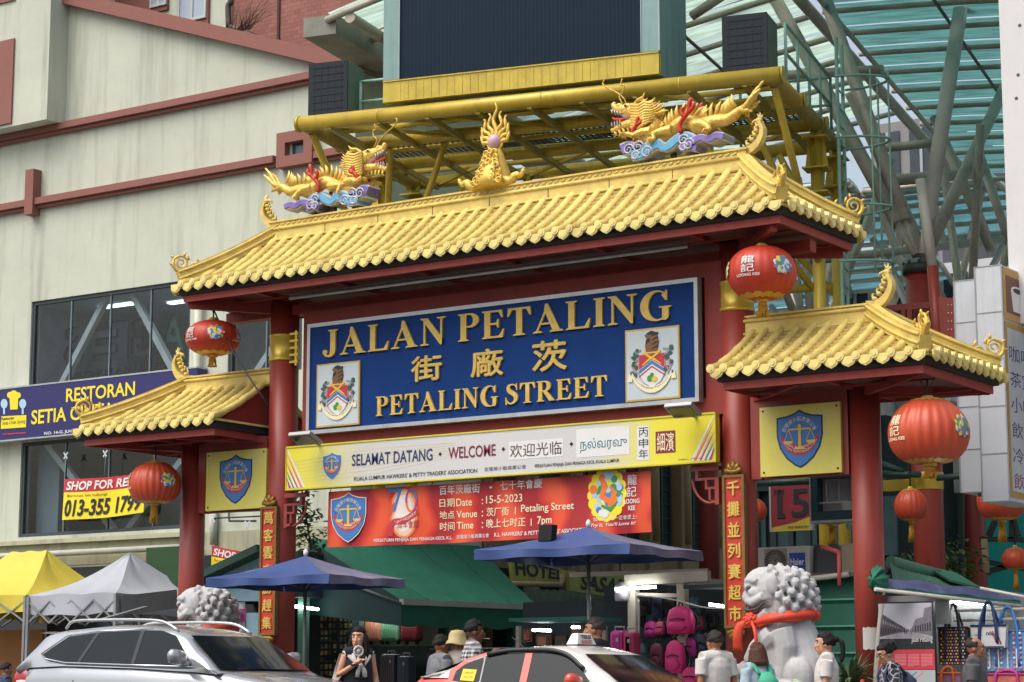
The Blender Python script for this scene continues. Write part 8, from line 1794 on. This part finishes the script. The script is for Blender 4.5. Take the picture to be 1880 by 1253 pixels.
o.add(q, [(0, 3, 2, 1), (4, 5, 6, 7), (0, 1, 5, 4), (1, 2, 6, 5), (2, 3, 7, 6), (3, 0, 4, 7)]); ts = o.build('roof_sign', taxi, bevel=.012); MB(blk).box(1.71, 1.88, -.21, .21, 1.48, 1.516).build('sign_base', ts)
b = MB(ink['black']); f = lambda u, v: V((1.873-.035*v/.123, u, 1.517+v))+V((.004, 0, .001)); b.text('TEKSI', None, -.1, .063, .2, .042, m=ink['black'], bold=.03, fn=f); b.text('BUDGET', None, -.11, .014, .22, .036, m=ink['red'], bold=.03, fn=f); b.build('sign_lettering', ts)
b = MB(ink['yellow']); P4 = [side(x, z, -1, .0165) for x, z in ((.76, 1.145), (.94, 1.135), (.95, 1.255), (.77, 1.265))]; b.add(P4, [(0, 1, 2, 3)]); u_ = lambda u, v: side(.765+.18*u, 1.145+.115*v, -1, .0185); b.text('COMPLAINT', None, .08, .58, .84, .22, m=ink['red'], fn=u_); b.text('CALL LINE', None, .12, .2, .76, .22, m=ink['red'], fn=u_); b.build('sticker', taxi)
b = MB(blk); b.tube([V((.95, .3, 1.44)), V((.7, .3, 1.62))], .008, 5); b.build('aerial', taxi)
# ================= people
def skin(c): return M('skin_'+c[1:], c, .5, var=.05, sc=8, spec=.35)
TOW, RGT = V((.5577, -.83, 0)), V((.83, .5577, 0))
def person(label, px, py, Y, phi, skin_c, hair_c, hair, top, bottom, arms, head_turn=0, nod=0, g=0.0, long_sleeve=False, female=False, tmat=None, extra=None, stoop=0, sleeve=True, build=1.0):
    H = W(px, py, Y).z-g; x0 = W(px, py+40, Y).x
    f = TOW*math.cos(R(phi))+RGT*math.sin(R(phi)); rz = math.atan2(-f.x, f.y)
    t = thing('person', label, 'person', (x0, Y, g), None, rz)
    sm = skin(skin_c); k = H/1.7*build
    def Q(x, y, z): return V((x*k, y*k+stoop*max(0, z-1.0)*k, z*H/1.7))          # x to the person's right, y forward, z up
    hr = Matrix.Rotation(R(-head_turn), 3, 'Z') @ Matrix.Rotation(R(-nod), 3, 'X'); hc = Q(0, .02, 1.575); hs = H/1.7*1.1
    def HQ(x, y, z): return hc+hr @ V((x*hs, y*hs, z*hs))
    sw = .165 if female else .19; b = MB(sm)
    # head, face, neck
    b.ell(HQ(0, -.008, .03), .077*hs, .094*hs, .098*hs, 18, 14, rot=hr); b.ell(HQ(0, .028, -.035), .06*hs, .066*hs, .075*hs, 16, 12, rot=hr); b.ell(HQ(0, .05, -.085), .035*hs, .04*hs, .03*hs, 12, 8, rot=hr)
    b.tube([HQ(0, .088, .03), HQ(0, .105, -.01), HQ(0, .112, -.025), HQ(0, .088, -.038)], [.012*hs, .015*hs, .018*hs, .012*hs], 8)
    for s in (-1, 1):
        b.ell(HQ(s*.078, -.005, .0), .014*hs, .024*hs, .034*hs, 8, 8, rot=hr); b.ell(HQ(s*.035, .07, -.01), .024*hs, .022*hs, .022*hs, 8, 6, rot=hr)
    b.ell(HQ(0, .075, .055), .05*hs, .025*hs, .015*hs, 10, 6, rot=hr); b.tube([HQ(-.022, .086, -.062), HQ(.022, .086, -.062)], .013*hs, 8)
    b.tube([HQ(0, -.02, -.06), Q(0, 0, 1.44), Q(0, -.005, 1.38)], [.056*hs, .055*hs, .075*hs], 14)
    # trunk and legs
    b.tube([Q(0, 0, 1.42), Q(0, 0, 1.32), Q(0, .01, 1.2), Q(0, .01, 1.05), Q(0, 0, .94), Q(0, 0, .84)], [.07*k, .125*k, .13*k, .115*k, .13*k, .12*k], 14, flat=1.25)
    b.tube([Q(-sw, 0, 1.385), Q(0, 0, 1.405), Q(sw, 0, 1.385)], [.058*k, .07*k, .058*k], 12)
    legs = {}
    for s in (-1, 1):
        L_ = [Q(s*.085, 0, .88), Q(s*.095, .03*s, .5), Q(s*.1, .04*s-.02, .09)]; legs[s] = L_; b.tube([L_[0], (L_[0]+L_[1])/2, L_[1], (L_[1]*.6+L_[2]*.4), L_[2]], [.09*k, .08*k, .056*k, .054*k, .036*k], 12)
        b.tube([L_[2]+V((0, -.04, -.03)), L_[2]+V((s*.01, .07, -.06)), L_[2]+V((s*.02, .16, -.07))], [.035*k, .036*k, .025*k], 10)
    ar = {}
    for s in (-1, 1):
        e, w_ = arms[0 if s < 0 else 1]; sh_ = Q(s*sw, 0, 1.375); el = Q(*e); wr = Q(*w_); ar[s] = (sh_, el, wr)
        b.tube([sh_, (sh_+el)/2, el, el.lerp(wr, .35), wr], [.052*k, .046*k, .038*k, .038*k, .026*k], 12)
        d = (wr-el).normalized(); sx = d.cross(V((0, 0, 1)) if abs(d.z) < .8 else V((0, 1, 0))).normalized(); up_ = sx.cross(d)
        b.tube([wr, wr+d*.04*k, wr+d*.085*k], [.026*k, .034*k, .034*k], 10, flat=1.25)
        for i in range(4):
            q0 = wr+d*.08*k+sx*(i-1.5)*.02*k; l = (.062, .072, .068, .052)[i]*k; b.tube([q0, q0+d*l*.5-up_*.006, q0+d*l*.85-up_*.022*k, q0+d*l-up_*.04*k], [.011*k, .0105*k, .0095*k, .008*k], 6)
        b.tube([wr+d*.03*k+sx*.03*k, wr+d*.06*k+sx*.055*k-up_*.01, wr+d*.09*k+sx*.06*k-up_*.025*k], [.014*k, .012*k, .009*k], 6)
    body = fused(b, 'body', t, .0095, sm, 2)
    for s in (-1, 1):
        MB(M('eye_white', '#b9b5ae', .3)).ell(HQ(s*.033, .083, .018), .014*hs, .008*hs, .008*hs, 10, 6, rot=hr).build('eye', t); MB(M('pupil_dark', '#1a1412', .2)).ell(HQ(s*.033, .0895, .018), .007*hs, .004*hs, .007*hs, 8, 6, rot=hr).build('pupil', t)
        MB(M('brow_'+hair_c[1:], hair_c, .8)).tube([HQ(s*.016, .093, .042), HQ(s*.035, .092, .047), HQ(s*.054, .078, .042)], .005*hs, 5).build('eyebrow', t)
    MB(M('lips', '#9a5450', .45)).tube([HQ(-.022, .094, -.06), HQ(0, .1, -.058), HQ(.022, .094, -.06)], [.004*hs, .008*hs, .004*hs], 6).build('mouth', t)
    # hair as a cap with its own outline
    hm = M('hair_'+hair_c[1:], hair_c, .6, var=.4, sc=40, bump=.5, bsc=90, spec=.2); hb = MB(hm)
    if hair != 'hat':
        front = .045 if hair != 'bald' else -.06
        for i in range(230):
            a = i*2.399; v = i/230; el_ = PI*.5-v*PI*(.62 if hair in ('long', 'bob', 'pony') else .55); x, y, z = math.cos(el_)*math.cos(a), math.cos(el_)*math.sin(a), math.sin(el_)
            if y > .25 and z < .52: continue
            if hair == 'bald' and z > .45 and y > -.5: continue
            if hair in ('short', 'bald') and z < -.18 and y > -.4: continue
            j_ = 1+.05*math.sin(i*5.3); hb.ell(HQ(x*.076*j_, -.01+y*.095*j_, .034+z*.098*j_), .02*hs, .02*hs, .019*hs, 7, 5)
        if hair in ('long', 'bob'):
            z_end = -.36 if hair == 'long' else -.13
            for i in range(26):
                a = R(166+i*208/25) if hair == 'long' else R(175+i*190/25); x, y = math.cos(a), math.sin(a); hb.tube([HQ(x*.08, -.01+y*.095, .05), HQ(x*.094, -.015+y*.108, -.05), HQ(x*.1, -.02+y*.12, (z_end-.05)/2), HQ(x*(.08 if hair == 'bob' else .1), -.03+y*.11, z_end)], [.024*hs, .028*hs, .027*hs, .016*hs], 6)
        if hair == 'pony':
            hb.ell(HQ(0, -.125, .06), .035*hs, .035*hs, .035*hs); hb.tube(smoothpath([HQ(0, -.12, .06), HQ(0, -.18, .03), HQ(0, -.195, -.07), HQ(0, -.17, -.2)], 4), [.022*hs]*4+[.03*hs]*4+[.028*hs]*4+[.006*hs], 8)
        if hair == 'curly':
            for i in range(40): a = i*2.399; hb.ell(HQ(.088*math.cos(a), -.03+.1*math.sin(a)*(.3 if math.sin(a) > 0 else 1), .02+.1*(i/40)), .035*hs, .035*hs, .032*hs, 7, 5)
        fused(hb, 'hair', t, .0075, hm, 1)
    # clothes
    c = MB(top[0]); fl = 1.27
    c.tube([Q(0, 0, 1.425), Q(0, 0, 1.37), Q(0, 0, 1.3), Q(0, .01, 1.18), Q(0, .01, 1.04), Q(0, 0, .9), Q(0, 0, .86)], [.088*k, .125*k, .145*k, .15*k, .143*k, .15*k, .15*k], 18, flat=fl)
    c.tube([Q(-sw-.012, 0, 1.386), Q(0, -.005, 1.41), Q(sw+.012, 0, 1.386)], [.083*k, .095*k, .083*k], 14)
    if sleeve:
        for s in (-1, 1):
            sh_, el, wr = ar[s]; q1 = el if long_sleeve else sh_.lerp(el, .72)
            pts = [sh_, sh_.lerp(el, .4), q1]+([wr] if long_sleeve else []); c.tube(pts, [.085*k, .076*k, .074*k]+([.045*k] if long_sleeve else []), 14)
    o = fused(c, top[1], t, .011, top[0], 3)
    c = MB(bottom[0])
    c.tube([Q(0, 0, .98), Q(0, 0, .9), Q(0, 0, .82)], [.138*k, .145*k, .135*k], 16, flat=1.25)
    for s in (-1, 1): L_ = legs[s]; c.tube([L_[0], (L_[0]+L_[1])/2, L_[1], L_[2]+V((0, 0, .0))], [.105*k, .096*k, .078*k, .066*k], 14)
    fused(c, bottom[1], t, .013, bottom[0], 3)
    for s in (-1, 1):
        p = legs[s][2]; c = MB(M('shoe_dark', '#2a2a2c', .6)); c.tube([V((p.x, p.y-.05, .045)), V((p.x+s*.01, p.y+.07, .05)), V((p.x+s*.02, p.y+.18, .04))], [.045*k, .048*k, .036*k], 10); c.build('shoe', t)
    if extra: extra(t, Q, HQ, ar, k, hs, hr)
    return t
def cloth_m(n, c, **kw): return M('cloth_'+n, c, .85, bump=.7, bsc=9, **kw)
def checker(name, c1, c2, sc):
    m = cloth_m(name, c1); t = m.node_tree; N = t.nodes; L = t.links; bs = N['Principled BSDF']; tc = N.new('ShaderNodeTexCoord'); sp = N.new('ShaderNodeSeparateXYZ'); L.new(tc.outputs['Object'], sp.inputs[0])
    def band(axis):
        a = N.new('ShaderNodeMath'); a.operation = 'MULTIPLY'; a.inputs[1].default_value = sc; L.new(axis, a.inputs[0]); b = N.new('ShaderNodeMath'); b.operation = 'FRACT'; L.new(a.outputs[0], b.inputs[0]); c = N.new('ShaderNodeMath'); c.operation = 'GREATER_THAN'; c.inputs[1].default_value = .5; L.new(b.outputs[0], c.inputs[0]); return c.outputs[0]
    ad = N.new('ShaderNodeMath'); ad.operation = 'ADD'; L.new(band(sp.outputs[0]), ad.inputs[0]); ad2 = N.new('ShaderNodeMath'); ad2.operation = 'ADD'; L.new(band(sp.outputs[2]), ad.inputs[1]); ad2.inputs[1].default_value = 0; L.new(ad.outputs[0], ad2.inputs[0])
    dv = N.new('ShaderNodeMath'); dv.operation = 'MULTIPLY'; dv.inputs[1].default_value = .5; L.new(ad2.outputs[0], dv.inputs[0]); mx = N.new('ShaderNodeMix'); mx.data_type = 'RGBA'; mx.inputs[6].default_value = col(c1)+(1,); mx.inputs[7].default_value = col(c2)+(1,); L.new(dv.outputs[0], mx.inputs[0]); L.new(mx.outputs[2], bs.inputs['Base Color']); return m
def blotch(name, c1, c2, sc):
    m = cloth_m(name, c1); t = m.node_tree; N = t.nodes; L = t.links; v = N.new('ShaderNodeTexVoronoi'); v.feature = 'DISTANCE_TO_EDGE'; v.inputs['Scale'].default_value = sc; tc = N.new('ShaderNodeTexCoord'); L.new(tc.outputs['Object'], v.inputs['Vector']); r = N.new('ShaderNodeValToRGB'); r.color_ramp.elements[0].position = .06; r.color_ramp.elements[1].position = .09; r.color_ramp.elements[0].color = col(c2)+(1,); r.color_ramp.elements[1].color = col(c1)+(1,); L.new(v.outputs['Distance'], r.inputs[0]); L.new(r.outputs[0], N['Principled BSDF'].inputs['Base Color']); return m
wht = cloth_m('white', '#bcb9b6'); blkc = cloth_m('black', '#1b1f26'); jean = cloth_m('jeans', '#34435a', var=.2); dkt = cloth_m('dark_trousers', '#26282d'); khk = cloth_m('khaki', '#6a6250')
down = (((-.24, -.03, 1.1), (-.25, .06, .87)), ((.24, -.03, 1.1), (.25, .06, .87)))
hold = lambda s: None
# woman with the hand fan
def fan_x(t, Q, HQ, ar, k, hs, hr):
    sh_, el, wr = ar[1]; h = wr+V((-.02, .04, .09))*k; m = M('fan_white', '#c4c2c2', .4)
    b = MB(m); b.tube([wr+V((0, .03, .02)), h], [.014, .012], 8); o = b.build('hand_fan', t); q = MB(m); c = h+V((0, .0, .065)); q.tube([c+V((.058*math.cos(2*PI*i/24), 0, .058*math.sin(2*PI*i/24))) for i in range(25)], .012, 8); 
    for i in range(12): a = 2*PI*i/12; q.tube([c, c+V((.055*math.cos(a), .008, .055*math.sin(a)))], .003, 4)
    q.ell(c, .022, .016, .022); q.build('fan_guard', o)
    q = MB(wht)                                     # white bolero: shoulder drapes, tied at the chest with two tails
    for s in (-1, 1):
        sh_, el, wr = ar[s]; nk, so = Q(s*.05, .03, 1.445), Q(s*.215, -.03, 1.395)
        q.grid(lambda u, v: nk*(1-u)+so*u+V((s*(.02*u+.1*v*u), -.05*v-.05*math.sin(PI*v)*u+.015*math.sin(7*u+2*v), -.04*math.sin(PI*u)*0-.42*v*u**.6-.03*v)), 12, 12)
        q.grid(lambda u, v: nk*(1-v)+Q(s*.01, .15, 1.24)*v+V((s*(.035+.13*u*(1-v)), .012-.02*u+.03*math.sin(PI*v)+.006*math.sin(11*u), .0-.02*u)), 8, 8)
        q.tube([Q(s*.01, .152, 1.24), Q(s*.04, .165, 1.17), Q(s*.05, .16, 1.1)], [.02, .035, .03], 8, flat=.5)
    q.ell(Q(0, .155, 1.245), .03, .024, .03); q.build('bolero', t)
    q = MB(blk); q.tube([ar[1][2]+(ar[1][1]-ar[1][2]).normalized()*.03+V((.034*k*math.cos(2*PI*i/14), .034*k*math.sin(2*PI*i/14), .0)) for i in range(15)], .013, 6, flat=1.6); q.build('wristwatch', t)
person('young woman in a black pinafore with white bolero holding a white hand fan', 657, 1156, -2.6, 20, '#c08f74', '#1c1719', 'long', (blkc, 'pinafore'), (blkc, 'skirt'), (((-.25, -.04, 1.1), (-.24, .04, .86)), ((.25, .0, 1.12), (.08, .2, 1.27))), head_turn=34, nod=-3, female=True, sleeve=False, extra=fan_x)
person('boy in a plain grey t shirt walking beside the person in the bucket hat', 808, 1170, -1.3, 120, '#8a5c42', '#1e1a19', 'short', (cloth_m('grey', '#6f7279'), 't_shirt'), (jean, 'jeans'), down)
def hat_x(t, Q, HQ, ar, k, hs, hr):
    m = cloth_m('hat_cream', '#a89a72'); b = MB(m); prof = [(.155, -.02), (.15, .0), (.108, .045), (.1, .1), (.075, .145), (.01, .155)]; N_ = 28
    vs = [HQ(r*math.cos(2*PI*j/N_)*(1+.05*math.sin(5*2*PI*j/N_)*(r > .12)), -.01+r*1.12*math.sin(2*PI*j/N_), z+.012*math.sin(3*2*PI*j/N_)*(r > .12)) for r, z in prof for j in range(N_)]; b.add(vs, [(i*N_+j, i*N_+(j+1) % N_, (i+1)*N_+(j+1) % N_, (i+1)*N_+j) for i in range(5) for j in range(N_)]+[tuple(5*N_+j for j in range(N_))], None, True); b.build('bucket_hat', t)
person('person in a cream bucket hat and pale top half hidden by the checked shirt', 839, 1163, -1.15, 150, '#9a6d52', '#2a2320', 'hat', (cloth_m('pale_beige', '#a39c94'), 'top'), (khk, 'trousers'), down, female=True, extra=hat_x)
chk = checker('check_black_white', '#c0bfc2', '#1c2028', 19)
person('man in a black and white checked shirt smoking beside the taxi', 868, 1143, -1.6, 100, '#6e4935', '#17181c', 'short', (chk, 'checked_shirt'), (dkt, 'trousers'), (((-.25, 0, 1.12), (-.12, .24, 1.3)), ((.25, 0, 1.12), (.1, .22, 1.32))), extra=lambda t, Q, HQ, ar, k, hs, hr: MB(M('cigarette', '#c8c4bc', .6)).tube([HQ(.01, .095, -.06), HQ(.015, .17, -.065)], .005, 6).build('cigarette', t))
person('man with short grey hair in a black t shirt seen from behind the taxi sign', 1094, 1139, -1.5, -125, '#a8775c', '#3e3a39', 'short', (cloth_m('charcoal', '#24262a'), 't_shirt'), (dkt, 'trousers'), down, head_turn=-25)
def shades(t, Q, HQ, ar, k, hs, hr):
    b = MB(M('sunglasses', '#141517', .2)); b.tube([HQ(x, .08+.02*(1-abs(x)/.08), .1) for x in (-.08, -.04, 0, .04, .08)], [.012, .022, .008, .022, .012], 8)
    for s in (-1, 1): b.tube([HQ(s*.08, .08, .1), HQ(s*.088, 0, .07)], .006, 5)
    b.build('sunglasses', t)
person('man in a white t shirt with sunglasses on his head left of the right lion', 1314, 1163, -2.2, -150, '#9b6b50', '#2b2726', 'short', (wht, 't_shirt'), (jean, 'jeans'), down, extra=shades, build=1.06)
def bag_x(c):
    def f(t, Q, HQ, ar, k, hs, hr):
        b = MB(c); b.tube([Q(0, -.2, .98), Q(0, -.23, 1.08), Q(0, -.22, 1.22), Q(0, -.17, 1.33)], [.08*k, .11*k, .11*k, .06*k], 14, flat=1.35); b.ell(Q(0, -.33, 1.07), .1*k, .04*k, .08*k)
        for s in (-1, 1): b.tube(smoothpath([Q(s*.1, -.17, 1.32), Q(s*.12, -.03, 1.46), Q(s*.13, .13, 1.3), Q(s*.15, .06, 1.05)], 4), .018*k, 6, flat=1.7)
        b.build('backpack', t)
    return f
person('woman with brown bobbed hair in a pale blue top carrying a green backpack', 1391, 1184, -3.0, -150, '#b98a6e', '#4a3026', 'bob', (M('tiedye_blue', '#93a7b3', .8, var=.35, sc=9), 'blouse'), (jean, 'jeans'), down, female=True, g=-.02, extra=bag_x(cloth_m('mint_green', '#3f9a7c')))
def greenbag(t, Q, HQ, ar, k, hs, hr):
    b = MB(M('pale_green_parcel', '#93ab8a', .6, var=.2, sc=20)); c = (ar[-1][2]+ar[1][2])/2+V((0, .1, .03)); b.ell(c, .09, .08, .065, 12, 8); b.ell(c+V((.05, .02, .04)), .05, .05, .04, 10, 6); b.build('parcel', t)
person('woman with a black ponytail in a white blouse holding a pale green parcel', 1518, 1165, -2.6, -100, '#b88a70', '#1d1819', 'pony', (wht, 'blouse'), (dkt, 'trousers'), (((-.22, .02, 1.1), (-.07, .25, 1.05)), ((.22, .02, 1.1), (.07, .25, 1.05))), female=True, extra=greenbag)
def phone_x(t, Q, HQ, ar, k, hs, hr):
    c = ar[-1][2]+V((.02, .1, .03)); MB(M('phone_red', '#c0382e', .3)).obox(c, V((.04, 0, 0)), V((0, .006, .01)), V((0, -.02, .075))).build('phone', t)
    b = MB(M('spectacles', '#1a1a1c', .3))
    for s in (-1, 1): b.tube([HQ(s*.035+.026*math.cos(2*PI*i/12), .1, .012+.02*math.sin(2*PI*i/12)) for i in range(13)], .0035, 5); b.tube([HQ(s*.062, .098, .015), HQ(s*.08, .01, .02)], .0035, 5)
    b.build('spectacles', t); bag_x(cloth_m('navy_bag', '#2b3550'))(t, Q, HQ, ar, k, hs, hr)
person('woman with glasses in a black floral top looking down at a red phone', 1640, 1184, -2.4, -80, '#b08468', '#221d1e', 'curly', (blotch('black_floral', '#24262e', '#8f9098', 13), 'floral_top'), (dkt, 'trousers'), (((-.23, .05, 1.1), (-.05, .32, 1.12)), ((.23, .05, 1.1), (.06, .3, 1.1))), nod=24, female=True, stoop=.12, extra=phone_x)
person('older man with a balding head in a dark grey shirt at the right edge', 1788, 1174, -2.0, 75, '#8c5f47', '#2c292a', 'bald', (cloth_m('slate', '#4a4b50'), 'shirt'), (dkt, 'trousers'), down, nod=8, build=1.05)
person('dark haired passer by behind the silver car at the lower left corner', 9, 1219, -1.0, 120, '#8f6450', '#251f20', 'short', (cloth_m('navy_top', '#2d3a52'), 'top'), (jean, 'jeans'), down)
